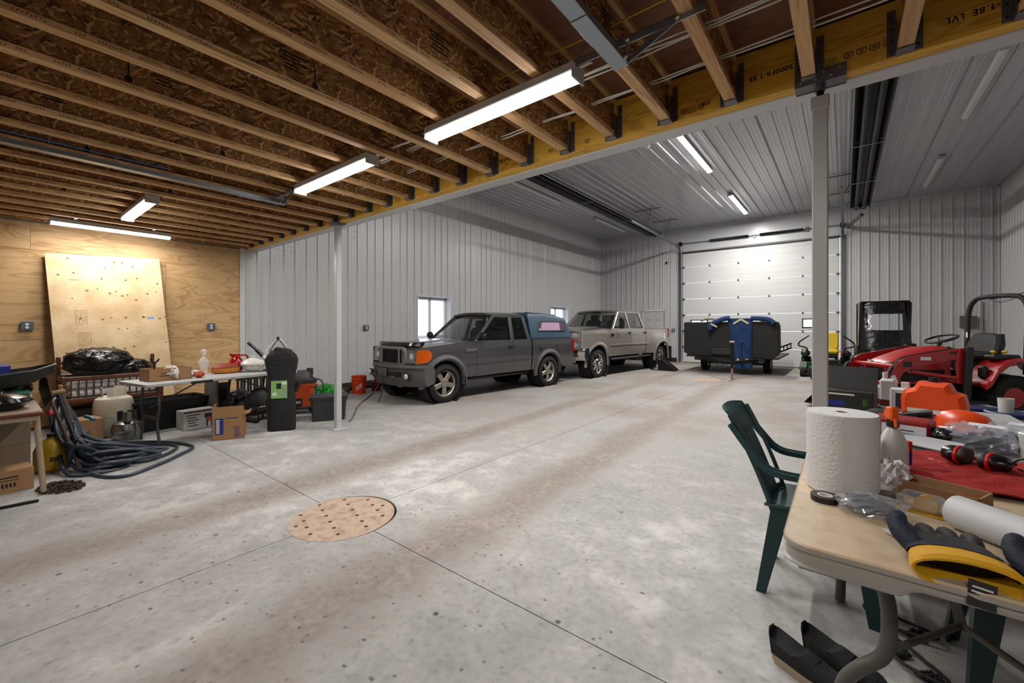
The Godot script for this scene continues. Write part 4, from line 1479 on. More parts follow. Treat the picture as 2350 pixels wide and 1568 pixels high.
		# glass with its dark run channel
		for q in [[zb0, c.door_front - 0.05, c.door_mid - 0.015, wz1 - 0.02], [cabz + 0.06 + c.c_pillar * 0.5, c.door_mid - 0.045, rb + 0.05 + c.c_pillar * 0.5, c.door_mid - 0.105]]:
			var y0 := belt - 0.01
			var y1 := yr - 0.09
			var pts := [Vector3(s * bw, y0, q[0]), Vector3(s * bw, y0, q[1]), Vector3(s * (rw + 0.018), y1, q[3]), Vector3(s * (rw + 0.018), y1, q[2])]
			# the front corner stops at the screen pillar
			var pane := mb()
			pane.quad(pts[0], pts[1], pts[2], pts[3])
			part(t, "side_window", pane, gl)
			var ch := mb()
			for i in 4:
				ch.tube([pts[i], pts[(i + 1) % 4]], 0.014, 6)
			part(t, "window_seal", ch, black)
	var ws := mb()
	ws.grid(func(u: float, v: float) -> Vector3:
		var x := lerpf(-1.0, 1.0, v)
		var half := lerpf(bw - 0.04, rw - 0.02, u)
		return Vector3(x * half, lerpf(belt - 0.02, yr - 0.05, u), lerpf(wz0 + 0.12, wz1 + 0.04, u) - 0.10 * x * x), 6, 12)
	part(t, "windscreen", ws, glass("screen_glass", Color(0.08, 0.1, 0.1), 0.4))
	part(t, "windscreen_seal", mb().tube([Vector3(-bw + 0.05, belt - 0.01, wz0 + 0.02), Vector3(-bw * 0.5, belt, wz0 + 0.11), Vector3(bw * 0.5, belt, wz0 + 0.11), Vector3(bw - 0.05, belt - 0.01, wz0 + 0.02), Vector3(rw - 0.02, yr - 0.055, wz1 - 0.04), Vector3(0, yr - 0.04, wz1 + 0.05), Vector3(-rw + 0.02, yr - 0.055, wz1 - 0.04)], 0.016, 6, true, true), black)
	part(t, "back_window", mb().box(Vector3(0, (belt + yr) / 2 - 0.02, rb + 0.02), Vector3(rw * 1.8, yr - belt - 0.16, 0.008)), gl)
	part(t, "cowl_panel", mb().box(Vector3(0, belt - 0.035, wz0 + 0.1), Vector3(bw * 1.8, 0.02, 0.2)), black)
	for s in [-0.1, 0.42]:
		part(t, "wiper", mb().tube([Vector3(s, belt - 0.005, wz0 + 0.15), Vector3(s + 0.25, belt + 0.05, wz0 + 0.09), Vector3(s + 0.5, belt + 0.035, wz0 + 0.04)], 0.009, 5), black)
	# inside
	part(t, "dashboard", mb().box(Vector3(0, belt - 0.08, wz0 - 0.18), Vector3(bw * 1.8, 0.2, 0.4), 0.06), mat("dash_grey", Color(0.10, 0.10, 0.105), 0.7))
	var seat_m := mat("truck_seat", c.seat, 0.8)
	for s in [1.0, -1.0]:
		var st := mb().box(Vector3(s * hw * 0.42, belt - 0.42, c.door_mid + 0.32), Vector3(hw * 0.62, 0.2, 0.5), 0.06)
		st.at(Vector3(s * hw * 0.42, belt - 0.05, c.door_mid + 0.02), Vector3(-14, 0, 0)).box(Vector3.ZERO, Vector3(hw * 0.6, 0.65, 0.16), 0.06)
		st.t = Transform3D()
		st.box(Vector3(s * hw * 0.42, belt + 0.36, c.door_mid - 0.06), Vector3(0.26, 0.18, 0.1), 0.04)
		part(t, "seat", st, seat_m)
	var sw := []
	var sc := Vector3(hw * 0.42, belt + 0.06, wz0 - 0.42)
	for i in 20:
		var a := TAU * i / 20
		sw.append(sc + Vector3(cos(a) * 0.18, sin(a) * 0.165, sin(a) * 0.07))
	part(t, "steering_wheel", mb().tube(sw, 0.015, 6, true, true).tube([sc - Vector3(0.17, 0, 0), sc + Vector3(0.17, 0, 0)], 0.018, 6).tube([sc, sc + Vector3(0, -0.08, 0.22)], 0.03, 8), black)
	# door details
	for s in [1.0, -1.0]:
		for q in [[c.door_mid + 0.1, 1], [cabz + 0.12, c.rear_handle]]:
			if q[1]:
				part(t, "door_handle", mb().box(Vector3(s * (width.call(q[0], belt - 0.14) + 0.012), belt - 0.14, q[0]), Vector3(0.03, 0.06, 0.14), 0.012), black)
		var mx: float = s * (bw + c.mirror_out)
		var m := mb().box(Vector3(mx, belt + c.mirror_y, c.door_front - 0.1), Vector3(c.mirror_w, c.mirror_h, 0.11), 0.045)
		part(t, "mirror", m, mats[c.mirror_mat])
		part(t, "mirror_arm", mb().bar(Vector3(s * (bw - 0.02), belt + 0.03, c.door_front - 0.1), Vector3(mx, belt + 0.05, c.door_front - 0.1), 0.05, 0.04, 0.01), black)
	# bed floor, front and gate
	part(t, "bed_floor", mb().box(Vector3(0, rock + 0.28, (cabz + tail) / 2), Vector3(hw * 1.7, 0.04, cabz - tail - 0.06)).box(Vector3(0, (rock + rail) / 2 + 0.1, cabz - 0.05), Vector3(hw * 1.85, rail - rock - 0.25, 0.04)), inner)
	part(t, "tailgate", mb().box(Vector3(0, (rock + rail) / 2 + 0.08, tail + 0.02), Vector3(hw * 1.7, rail - rock - 0.2, 0.05), 0.015), paint)
	for s in [1.0, -1.0]:
		part(t, "bed_rail", mb().bar(Vector3(s * (hw - 0.05), rail - 0.012, cabz - 0.03), Vector3(s * (hw - 0.05), rail - 0.012, tail), 0.1, 0.03, 0.008), paint)
		part(t, "tail_lamp", mb().box(Vector3(s * (hw - 0.005), rail - 0.2, tail + 0.03), Vector3(0.05, 0.32, 0.1), 0.012), mat("lens_red", Color(0.5, 0.02, 0.02), 0.15))
	part(t, "rear_bumper", cross_sweep(rrect(0.14, 0.17, 0.03), hw * 0.97, 0.0, 8), c.rear_bumper).position = Vector3(0, rock + 0.13, tail - 0.09)

func make_grey_pickup() -> void:
	var paint := mat("paint_charcoal", Color(0.25, 0.25, 0.255), 0.3, 0.3)
	paint.clearcoat_enabled = true
	paint.clearcoat = 0.8
	paint.clearcoat_roughness = 0.08
	var plastic := rough_up(mat("bumper_plastic", Color(0.27, 0.265, 0.26), 0.6), 0.04, 0.15, 8.0)
	var alloy := mat("alloy", Color(0.62, 0.60, 0.56), 0.32, 0.85)
	mat("mirror_black", Color(0.06, 0.06, 0.06), 0.35)
	var t := thing("pickup_truck", "dark grey extended-cab pickup with a blue bed cap parked along the wall", "truck", Vector3(-6.44, 0, -6.91), -4.93)
	t.scale = Vector3.ONE * 0.962
	pickup(t, {paint = paint, flare = plastic, zf = 1.595, zr = -1.595, arch = 0.45, tyre = 0.372, tyre_w = 0.24, rock = 0.45, half = 0.845, nose = 2.25, tail = -2.62, cowl = 0.92, belt = 1.17, rail = 1.17, cab_back = -0.93, hood_front = 1.07, bumper_top = 0.72, nose_taper = 0.10, dually = 0.0, door_front = 0.80, door_mid = -0.30, flare_w = 0.10, flare_out = 1.0, track = 0.735, rim = 0.245, spokes = 5, rim_m = alloy, chrome_hub = false, crown = 0.055, bulge = 0.018, roof = 1.765, roof_half = 0.64, ws_base = 0.80, ws_top = 0.16, roof_back = -0.86, c_pillar = 0.10, seat = Color(0.12, 0.12, 0.125), rear_handle = false, mirror_out = 0.11, mirror_y = 0.10, mirror_w = 0.2, mirror_h = 0.15, mirror_mat = "mirror_black", rear_bumper = plastic})
	var grey := mat("grille_grey", Color(0.46, 0.455, 0.445), 0.35, 0.3)
	var black := mat("black_trim", Color(0.025, 0.025, 0.027), 0.5)
	# grille: ring and mesh
	var gr := mb()
	var pts := []
	for p in rrect(0.90, 0.31, 0.07, 4):
		pts.append(Vector3(p.x * (1.0 - 0.12 * (0.18 - p.y)), p.y + 0.895, 2.30 - 0.06 * pow(absf(p.x) / 0.43, 2.0)))
	gr.tube(pts, 0.036, 8, true, true)
	part(t, "grille_surround", gr, grey)
	part(t, "grille_back", mb().box(Vector3(0, 0.895, 2.22), Vector3(0.84, 0.30, 0.04), 0.01), black)
	for s in [-1, 1]:
		part(t, "grille_upright", mb().box(Vector3(s * 0.31, 0.895, 2.285), Vector3(0.035, 0.29, 0.04), 0.012), grey)
		part(t, "grille_upright", mb().box(Vector3(s * 0.38, 0.895, 2.255), Vector3(0.03, 0.26, 0.03), 0.01), grey)
	var mesh_ := mb()
	for i in 9:
		mesh_.box(Vector3(0, 0.77 + 0.031 * i, 2.26), Vector3(0.58, 0.008, 0.02))
	for i in 19:
		mesh_.box(Vector3(-0.27 + 0.03 * i, 0.895, 2.262), Vector3(0.008, 0.29, 0.016))
	part(t, "grille_mesh", mesh_, mat("grille_mesh", Color(0.12, 0.12, 0.12), 0.4, 0.5))
	part(t, "header_panel", cross_sweep(poly([-0.1, 0.0, 0.02, 0.0, 0.03, 0.2, 0.0, 0.33, -0.1, 0.34]), 0.76, 0.08, 14), paint).position = Vector3(0, 0.72, 2.13)
	# hood deflector
	part(t, "bug_deflector", cross_sweep(poly([0.0, 0.0, 0.05, 0.015, 0.03, 0.075, -0.02, 0.09, -0.06, 0.06]), 0.74, 0.14, 20), mat("smoked", Color(0.03, 0.03, 0.03), 0.12)).position = Vector3(0, 1.085, 2.2)
	for s in [1.0, -1.0]:
		var hl := Node3D.new()
		hl.name = "headlamp"
		t.add_child(hl, true)
		var w0 := 0.46
		part(hl, "reflector", mb().box(Vector3(s * 0.62, 0.905, 2.16), Vector3(0.26, 0.23, 0.1), 0.02), rough_up(mat("lamp_chrome", Color(0.72, 0.72, 0.70), 0.15, 0.9), 0.03, 2.0, 9.0))
		part(hl, "bulb", mb().ell(Vector3(s * 0.60, 0.905, 2.208), Vector3(0.06, 0.06, 0.015), 12), mat("lamp_glassy", Color(0.85, 0.86, 0.86), 0.08, 0.3))
		part(hl, "lens", mb().loft([PackedVector3Array([Vector3(s * 0.50, 0.78, 2.27), Vector3(s * 0.49, 1.03, 2.26), Vector3(s * 0.44, 1.03, 2.14), Vector3(s * 0.44, 0.81, 2.14)]), PackedVector3Array([Vector3(s * 0.763, 0.78, 2.224), Vector3(s * 0.763, 1.03, 2.212), Vector3(s * 0.73, 1.03, 2.06), Vector3(s * 0.73, 0.81, 2.06)])]), glass("lens_clear", Color(0.9, 0.92, 0.93), 0.12, 0.08))
		part(hl, "turn_signal", mb().loft([PackedVector3Array([Vector3(s * 0.765, 0.78, 2.222), Vector3(s * 0.765, 1.02, 2.21), Vector3(s * 0.70, 1.04, 2.0), Vector3(s * 0.70, 0.80, 2.0)]), PackedVector3Array([Vector3(s * 0.822, 0.78, 2.14), Vector3(s * 0.822, 1.03, 2.12), Vector3(s * 0.78, 1.04, 2.0), Vector3(s * 0.78, 0.80, 2.0)]), PackedVector3Array([Vector3(s * 0.866, 0.80, 2.03), Vector3(s * 0.866, 1.02, 2.01), Vector3(s * 0.80, 1.03, 1.96), Vector3(s * 0.80, 0.83, 1.96)]), PackedVector3Array([Vector3(s * 0.872, 0.86, 1.95), Vector3(s * 0.872, 0.97, 1.94), Vector3(s * 0.83, 0.98, 1.93), Vector3(s * 0.83, 0.88, 1.94)])]), mat("lens_amber", Color(0.72, 0.30, 0.04), 0.12))
	# front bumper: painted top, plastic bar, lower valance with fog lamps
	part(t, "bumper_cap", cross_sweep(poly([-0.12, 0.0, 0.10, 0.0, 0.13, 0.04, 0.10, 0.09, -0.12, 0.10]), 0.87, 0.30, 24), plastic).position = Vector3(0, 0.66, 2.31)
	part(t, "bumper", cross_sweep(poly([-0.12, 0.0, 0.05, -0.06, 0.11, 0.06, 0.10, 0.25, -0.12, 0.25]), 0.875, 0.32, 24), plastic).position = Vector3(0, 0.41, 2.31)
	part(t, "bumper_intake", cross_sweep(poly([-0.02, 0.0, 0.02, 0.0, 0.02, 0.085, -0.02, 0.085]), 0.5, 0.06, 10), black).position = Vector3(0, 0.53, 2.41)
	part(t, "licence_bracket", mb().box(Vector3(-0.02, 0.60, 2.445), Vector3(0.3, 0.16, 0.012), 0.004), mat("plate_grey", Color(0.3, 0.3, 0.3), 0.5))
	for s in [1.0, -1.0]:
		part(t, "fog_recess", mb().box(Vector3(s * 0.64, 0.55, 2.325), Vector3(0.19, 0.13, 0.05), 0.02), black)
		part(t, "fog_lamp", mb().at(Vector3(s * 0.66, 0.55, 2.355), Vector3(90, 0, 0)).lathe([Vector2(0.052, 0), Vector2(0.05, 0.02), Vector2(0.02, 0.03)], 16), mat("lamp_glassy", Color(0.85, 0.86, 0.86), 0.08, 0.3))
		part(t, "tow_hook", mb().tube(spline([Vector3(s * 0.40, 0.44, 2.38), Vector3(s * 0.38, 0.53, 2.46), Vector3(s * 0.32, 0.53, 2.46), Vector3(s * 0.30, 0.44, 2.38)], 4), 0.014, 6), plastic)
		# wet rail along the body, sill and mud flaps
		part(t, "side_moulding", mb().bar(Vector3(s * 0.868, 0.72, 1.06), Vector3(s * 0.868, 0.72, -1.06), 0.012, 0.035, 0.005), paint)
		part(t, "step_tube", mb().tube(spline([Vector3(s * 0.72, 0.40, 0.95), Vector3(s * 0.76, 0.40, 0.75), Vector3(s * 0.76, 0.40, -0.7), Vector3(s * 0.7, 0.40, -0.95)], 5), 0.032, 10), mat("step_alloy", Color(0.16, 0.16, 0.16), 0.45, 0.6))
		part(t, "mud_flap", mb().box(Vector3(s * 0.77, 0.36, -2.07), Vector3(0.24, 0.34, 0.012)), black)
		part(t, "mud_flap", mb().box(Vector3(s * 0.77, 0.38, 1.12), Vector3(0.22, 0.2, 0.012)), black)
	var lt := mat("badge_silver", Color(0.75, 0.75, 0.74), 0.25, 0.9)
	words(t, "RANGER", 0.062, lt, Vector3(0.882, 0.995, 0.97), Vector3(0, 90, 0), "badge")
	words(t, "4x4", 0.08, mat("decal_grey", Color(0.06, 0.06, 0.06), 0.4), Vector3(0.868, 0.93, -1.25), Vector3(0, 90, 0), "decal")
	part(t, "fuel_door", mb().box(Vector3(0.864, 0.95, -2.0), Vector3(0.006, 0.16, 0.17), 0.002), paint)
	# extension cord of the block heater hanging from the bumper
	part(t, "block_heater_cord", mb().tube(spline([Vector3(-0.02, 0.62, 2.45), Vector3(0.02, 0.5, 2.47), Vector3(0.0, 0.3, 2.44), Vector3(-0.06, 0.02, 2.5)], 6), 0.008, 6), black)
	# bed cap
	var cap := thing("bed_cap", "blue fibreglass cap with side windows on the grey pickup's bed", "truck cap", t.position, -4.93)
	cap.scale = t.scale
	var blue := mat("cap_blue", Color(0.075, 0.20, 0.285), 0.5)
	var rings := []
	for q in [[-0.96, 0.80, 1.185, 0.68, 1.76], [-1.02, 0.815, 1.185, 0.70, 1.80], [-1.5, 0.815, 1.185, 0.71, 1.81], [-2.05, 0.815, 1.185, 0.70, 1.77], [-2.46, 0.815, 1.185, 0.69, 1.71], [-2.6, 0.80, 1.185, 0.78, 1.25]]:
		var z: float = q[0]
		var ring := PackedVector3Array()
		var prof := [Vector2(q[1], q[2]), Vector2(q[1], q[2] + 0.03), Vector2(lerpf(q[1], q[3], 0.85), lerpf(q[2], q[4], 0.82)), Vector2(q[3] - 0.03, lerpf(q[2], q[4], 0.96)), Vector2(q[3] - 0.12, q[4]), Vector2(0.3, q[4] + 0.015)]
		for p in prof:
			ring.append(Vector3(p.x, p.y, z))
		for i in range(prof.size() - 1, -1, -1):
			ring.append(Vector3(-prof[i].x, prof[i].y, z))
		rings.append(ring)
	part(cap, "shell", mb().loft(rings), blue)
	for s in [1.0, -1.0]:
		part(cap, "roof_rib", mb().bar(Vector3(s * 0.5, 1.81, -1.1), Vector3(s * 0.5, 1.765, -2.2), 0.12, 0.03, 0.012), blue)
		# window leans with the side
		var fr := Node3D.new()
		fr.name = "side_window"
		cap.add_child(fr, true)
		var lean := 11.0
		fr.position = Vector3(s * 0.768, 1.47, -1.80)
		fr.rotation_degrees.z = s * lean
		var pts2 := poly([0.52, -0.13, -0.56, -0.13, -0.49, 0.10, -0.42, 0.135, 0.52, 0.135, 0.585, 0.09])
		part(fr, "frame", mb().at(Vector3(0, 0, 0), Vector3(0, 90, 0)).prism(pts2, 0.03, 0.008), black)
		var small := PackedVector2Array()
		for p in pts2:
			small.append(p * Vector2(0.93, 0.8))
		part(fr, "pane", mb().at(Vector3(s * 0.012, 0, 0), Vector3(0, 90, 0)).prism(small, 0.014, 0.004), mat("cap_pane", Color(0.30, 0.26, 0.30), 0.08))
		part(fr, "curtain", mb().at(Vector3(s * 0.0192, 0, 0), Vector3(0, 90, 0)).prism(poly([0.30, -0.10, -0.47, -0.10, -0.42, 0.07, -0.36, 0.10, 0.30, 0.10]), 0.001), mat("mauve_cloth", Color(0.62, 0.52, 0.60), 0.25))
	part(cap, "rear_glass", mb().at(Vector3(0, 1.46, -2.545), Vector3(-23, 0, 0)).box(Vector3.ZERO, Vector3(1.2, 0.34, 0.012), 0.004), black)

func make_silver_pickup() -> void:
	var paint := mat("paint_champagne", Color(0.54, 0.52, 0.49), 0.28, 0.45)
	paint.clearcoat_enabled = true
	paint.clearcoat = 0.8
	paint.clearcoat_roughness = 0.06
	var chrome := mat("chrome", Color(0.74, 0.74, 0.74), 0.12, 1.0)
	var black := mat("black_trim", Color(0.025, 0.025, 0.027), 0.5)
	var t := thing("pickup_truck", "champagne silver crew-cab dual-wheel pickup with chrome wheels and tow mirrors", "truck", Vector3(-6.11, 0, -12.6), -5.0)
	t.scale = Vector3.ONE * 0.962
	pickup(t, {paint = paint, flare = paint, zf = 1.98, zr = -1.98, arch = 0.54, tyre = 0.405, tyre_w = 0.25, rock = 0.58, half = 0.985, nose = 2.78, tail = -2.86, cowl = 1.28, belt = 1.42, rail = 1.44, cab_back = -1.0, hood_front = 1.36, bumper_top = 0.86, nose_taper = 0.09, dually = 0.15, door_front = 1.12, door_mid = 0.08, flare_w = 0.09, flare_out = 0.7, track = 0.86, rim = 0.29, spokes = 8, rim_m = chrome, chrome_hub = true, crown = 0.06, bulge = 0.03, roof = 2.0, roof_half = 0.74, ws_base = 1.12, ws_top = 0.50, roof_back = -0.93, c_pillar = 0.13, seat = Color(0.36, 0.34, 0.31), rear_handle = true, mirror_out = 0.24, mirror_y = 0.16, mirror_w = 0.17, mirror_h = 0.34, mirror_mat = "mirror_black", rear_bumper = chrome})
	# tall chrome grille
	part(t, "grille_surround", mb().box(Vector3(0, 1.12, 2.80), Vector3(1.02, 0.50, 0.08), 0.03), chrome)
	part(t, "grille_opening", mb().box(Vector3(0, 1.12, 2.835), Vector3(0.90, 0.38, 0.03), 0.01), mat("grille_rust", Color(0.10, 0.045, 0.03), 0.6))
	for y in [1.02, 1.12, 1.22]:
		part(t, "grille_bar", mb().box(Vector3(0, y, 2.85), Vector3(0.9, 0.04, 0.03), 0.01), chrome)
	for s in [1.0, -1.0]:
		var hl := Node3D.new()
		hl.name = "headlamp"
		t.add_child(hl, true)
		part(hl, "housing", mb().box(Vector3(s * 0.72, 1.08, 2.70), Vector3(0.38, 0.46, 0.12), 0.03), mat("lamp_chrome", Color(0.72, 0.72, 0.70), 0.15, 0.9))
		part(hl, "upper_bulb", mb().ell(Vector3(s * 0.68, 1.21, 2.765), Vector3(0.1, 0.07, 0.02), 12), mat("lamp_glassy", Color(0.85, 0.86, 0.86), 0.08, 0.3))
		part(hl, "lower_bulb", mb().ell(Vector3(s * 0.68, 0.95, 2.765), Vector3(0.1, 0.07, 0.02), 12), mats["lamp_glassy"])
		part(hl, "amber_strip", mb().box(Vector3(s * 0.73, 1.09, 2.765), Vector3(0.36, 0.06, 0.02), 0.006), mat("lens_amber_red", Color(0.7, 0.16, 0.06), 0.2))
		part(hl, "lens", mb().box(Vector3(s * 0.72, 1.08, 2.79), Vector3(0.38, 0.46, 0.012), 0.004), glass("lens_clear", Color(0.9, 0.92, 0.93), 0.12, 0.08))
		part(hl, "side_lens", mb().box(Vector3(s * 0.915, 1.08, 2.68), Vector3(0.012, 0.44, 0.18), 0.004), mat("lens_pale", Color(0.62, 0.62, 0.60), 0.12, 0.4))
		part(t, "mirror_glass", mb().box(Vector3(s * 1.18, 1.58, 0.955), Vector3(0.13, 0.28, 0.006)), mat("mirror_glass", Color(0.5, 0.52, 0.53), 0.03, 1.0))
		part(t, "running_board", mb().bar(Vector3(s * 0.95, 0.50, 1.35), Vector3(s * 0.95, 0.50, -1.3), 0.22, 0.06, 0.02), black)
		part(t, "fender_vent", mb().box(Vector3(s * 1.0, 1.22, 1.26), Vector3(0.03, 0.1, 0.2), 0.01), chrome)
		part(t, "mud_flap", mb().box(Vector3(s * 1.02, 0.5, -2.56), Vector3(0.4, 0.55, 0.014)), black)
		part(t, "side_moulding", mb().bar(Vector3(s * 1.01, 0.92, 1.36), Vector3(s * 1.01, 0.92, -1.36), 0.012, 0.05, 0.005), paint)
	part(t, "bumper", cross_sweep(poly([-0.1, 0.0, 0.08, -0.03, 0.13, 0.08, 0.12, 0.26, 0.05, 0.3, -0.1, 0.3]), 1.0, 0.26, 20), chrome).position = Vector3(0, 0.56, 2.86)
	part(t, "bumper_opening", cross_sweep(poly([-0.02, 0.0, 0.02, 0.0, 0.02, 0.08, -0.02, 0.08]), 0.45, 0.02, 6), black).position = Vector3(0, 0.66, 2.985)
	for i in 5:
		part(t, "roof_marker", mb().ell(Vector3(-0.52 + 0.26 * i, 2.005 - 0.012 * absf(i - 2.0), 0.40), Vector3(0.045, 0.03, 0.06), 10), mat("lens_amber_dark", Color(0.45, 0.13, 0.03), 0.2))
	words(t, "F-350", 0.075, mats["badge_silver"], Vector3(1.018, 0.84, 0.35), Vector3(0, 90, 0), "badge")
	part(t, "tow_ball_cluster", mb().ell(Vector3(0.55, 0.48, -1.05), Vector3(0.06, 0.06, 0.06), 10).ell(Vector3(0.55, 0.48, -1.25), Vector3(0.07, 0.07, 0.07), 10).ell(Vector3(0.55, 0.44, -0.85), Vector3(0.05, 0.05, 0.05), 10), chrome)

func plain_tyre(parent: Node, p: Vector3, r: float, w: float, rim_r: float, m_rim: Material, turf: bool, axis_deg := Vector3(0, 0, 90)) -> void:
	var o := Node3D.new()
	o.name = "wheel"
	parent.add_child(o, true)
	o.position = p
	o.rotation_degrees = axis_deg
	var h := w / 2
	var t := mb().lathe([Vector2(rim_r, -h * 0.8), Vector2(r * 0.9, -h), Vector2(r * 0.98, -h * 0.8), Vector2(r, -h * 0.3), Vector2(r, h * 0.3), Vector2(r * 0.98, h * 0.8), Vector2(r * 0.9, h), Vector2(rim_r, h * 0.8)], 36, false)
	if turf:
		# rows of turf blocks
		for k in 7:
			var y := lerpf(-h * 0.86, h * 0.86, k / 6.0)
			for i in 40:
				var a := TAU * (i + 0.5 * (k % 2)) / 40
				t.at(Vector3(cos(a) * (r + 0.001), y, sin(a) * (r + 0.001)), Vector3(0, -rad_to_deg(a), 0)).box(Vector3.ZERO, Vector3(0.016, w / 8.5, r * 0.11))
		t.t = Transform3D()
	part(o, "tyre", t, rough_up(mat("tyre_rubber", Color(0.055, 0.053, 0.05), 0.85), 0.03, 0.4, 6.0))
	part(o, "rim", mb().lathe([Vector2(rim_r * 1.02, -h * 0.8), Vector2(rim_r * 0.8, -h * 0.2), Vector2(rim_r * 0.3, 0.0), Vector2(rim_r * 0.3, 0.02), Vector2(rim_r * 0.8, h * 0.2), Vector2(rim_r * 1.02, h * 0.8)], 28, true), m_rim)

func make_tractor() -> void:
	var red := mat("tractor_red", Color(0.60, 0.035, 0.055), 0.35)
	red.clearcoat_enabled = true
	red.clearcoat = 0.4
	var black := mat("black_trim", Color(0.025, 0.025, 0.027), 0.5)
	var grey := mat("tractor_grey", Color(0.16, 0.16, 0.17), 0.5)
	var t := thing("tractor", "red compact tractor with front loader, grey seat and black roll bar", "tractor", Vector3(1.70, 0, -10.06), -54.3)
	t.scale = Vector3.ONE * 0.958
	# hood: rounded loft, low at the nose
	var rings := []
	for q in [[0.66, 0.25, 0.62, 1.13], [0.9, 0.27, 0.58, 1.12], [1.2, 0.27, 0.58, 1.05], [1.42, 0.265, 0.6, 0.97], [1.56, 0.25, 0.62, 0.91], [1.62, 0.22, 0.66, 0.86]]:
		var ring := PackedVector3Array()
		for p in [[-1.0, 0.0], [-1.0, 0.75], [-0.9, 0.93], [-0.6, 1.0], [0.0, 1.02], [0.6, 1.0], [0.9, 0.93], [1.0, 0.75], [1.0, 0.0]]:
			ring.append(Vector3(p[0] * q[1], lerpf(q[2], q[3], p[1]), q[0]))
		rings.append(ring)
	part(t, "hood", mb().loft(rings), red)
	for s in [1.0, -1.0]:
		part(t, "headlamp", mb().bar(Vector3(s * 0.10, 0.84, 1.63), Vector3(s * 0.235, 0.855, 1.58), 0.09, 0.075, 0.02), mat("lens_pale", Color(0.62, 0.62, 0.60), 0.12, 0.4))
		part(t, "side_panel", mb().box(Vector3(s * 0.262, 0.66, 1.12), Vector3(0.02, 0.2, 0.7), 0.008), black)
		part(t, "lower_cowl", mb().bar(Vector3(s * 0.25, 0.56, 0.7), Vector3(s * 0.24, 0.55, 1.55), 0.05, 0.1, 0.015), red)
	part(t, "grille", mb().box(Vector3(0, 0.68, 1.6), Vector3(0.38, 0.2, 0.05), 0.02), black)
	part(t, "bumper", mb().box(Vector3(0, 0.48, 1.62), Vector3(0.5, 0.14, 0.06), 0.02).bar(Vector3(-0.25, 0.5, 1.6), Vector3(-0.2, 0.8, 1.68), 0.03, 0.03).bar(Vector3(0.25, 0.5, 1.6), Vector3(0.2, 0.8, 1.68), 0.03, 0.03), red)
	part(t, "chassis", mb().box(Vector3(0, 0.4, 0.7), Vector3(0.36, 0.26, 1.8), 0.03).bar(Vector3(-0.42, 0.28, 1.4), Vector3(0.42, 0.28, 1.4), 0.12, 0.12, 0.02).tube([Vector3(-0.5, 0.34, 0), Vector3(0.5, 0.34, 0)], 0.12, 10), grey)
	part(t, "dashboard", mb().box(Vector3(0, 0.95, 0.62), Vector3(0.44, 0.36, 0.16), 0.05), black)
	var sc := Vector3(0, 1.26, 0.58)
	var ring2 := []
	for i in 24:
		var a := TAU * i / 24
		ring2.append(sc + Vector3(cos(a) * 0.205, sin(a) * 0.07, -sin(a) * 0.195))
	var sw := Node3D.new()
	sw.name = "steering_wheel"
	t.add_child(sw, true)
	part(sw, "rim", mb().tube(ring2, 0.017, 8, true, true), black)
	for i in 3:
		var a := TAU * i / 3 + 0.5
		part(sw, "spoke", mb().tube([sc + Vector3(0, -0.05, 0.02), sc + Vector3(cos(a) * 0.2, sin(a) * 0.07, -sin(a) * 0.19)], 0.014, 6), black)
	part(sw, "column", mb().tube([sc + Vector3(0, -0.03, 0.01), Vector3(0, 1.0, 0.68)], 0.03, 8), black)
	# seat
	var seat := Node3D.new()
	seat.name = "seat"
	t.add_child(seat, true)
	var sm := mat("tractor_seat", Color(0.15, 0.15, 0.155), 0.42)
	part(seat, "cushion", mb().box(Vector3(0, 0.98, 0.13), Vector3(0.52, 0.1, 0.46), 0.045), sm)
	part(seat, "backrest", mb().at(Vector3(0, 1.17, -0.12), Vector3(-16, 0, 0)).prism(poly([-0.25, -0.17, 0.25, -0.17, 0.25, 0.02, 0.2, 0.17, 0.12, 0.19, -0.12, 0.19, -0.2, 0.17, -0.25, 0.02]), 0.1, 0.03), sm)
	part(seat, "backrest_shell", mb().at(Vector3(0, 1.15, -0.165), Vector3(-16, 0, 0)).prism(poly([-0.27, -0.2, 0.27, -0.2, 0.27, 0.02, 0.21, 0.2, -0.21, 0.2, -0.27, 0.02]), 0.05, 0.02), black)
	part(seat, "suspension", mb().box(Vector3(0, 0.83, 0.1), Vector3(0.38, 0.2, 0.34), 0.03), black)
	# platform, fenders and consoles
	part(t, "platform", mb().box(Vector3(0, 0.56, 0.46), Vector3(1.0, 0.035, 0.55), 0.01), red)
	for s in [1.0, -1.0]:
		var f := mb()
		var fr := []
		for q in [[0.46, 0.56], [0.38, 0.62], [0.28, 0.80], [0.12, 0.93], [-0.1, 0.97], [-0.32, 0.93], [-0.44, 0.8]]:
			var ring := PackedVector3Array()
			for p in [[0.24, 0.0], [0.58, 0.0], [0.60, -0.03], [0.60, -0.09], [0.57, -0.05], [0.24, -0.04]]:
				ring.append(Vector3(s * p[0], q[1] + p[1], q[0]))
			fr.append(ring)
		f.loft(fr)
		part(t, "fender", f, red)
		part(t, "console", mb().box(Vector3(s * 0.40, 0.97, 0.02), Vector3(0.2, 0.09, 0.42), 0.03), black)
		for z in [0.16, -0.02]:
			part(t, "lever_knob", mb().ell(Vector3(s * 0.40, 1.06, z), Vector3(0.04, 0.025, 0.03), 10).tube([Vector3(s * 0.4, 0.99, z), Vector3(s * 0.4, 1.05, z)], 0.008, 6), mat("knob_yellow", Color(0.75, 0.62, 0.06), 0.4))
		part(t, "side_decal", mb().box(Vector3(s * 0.603, 0.89, -0.12), Vector3(0.002, 0.035, 0.26)), mat("decal_dark", Color(0.12, 0.1, 0.1), 0.4))
		plain_tyre(t, Vector3(s * 0.45, 0.345, 0), 0.345, 0.27, 0.16, red, true)
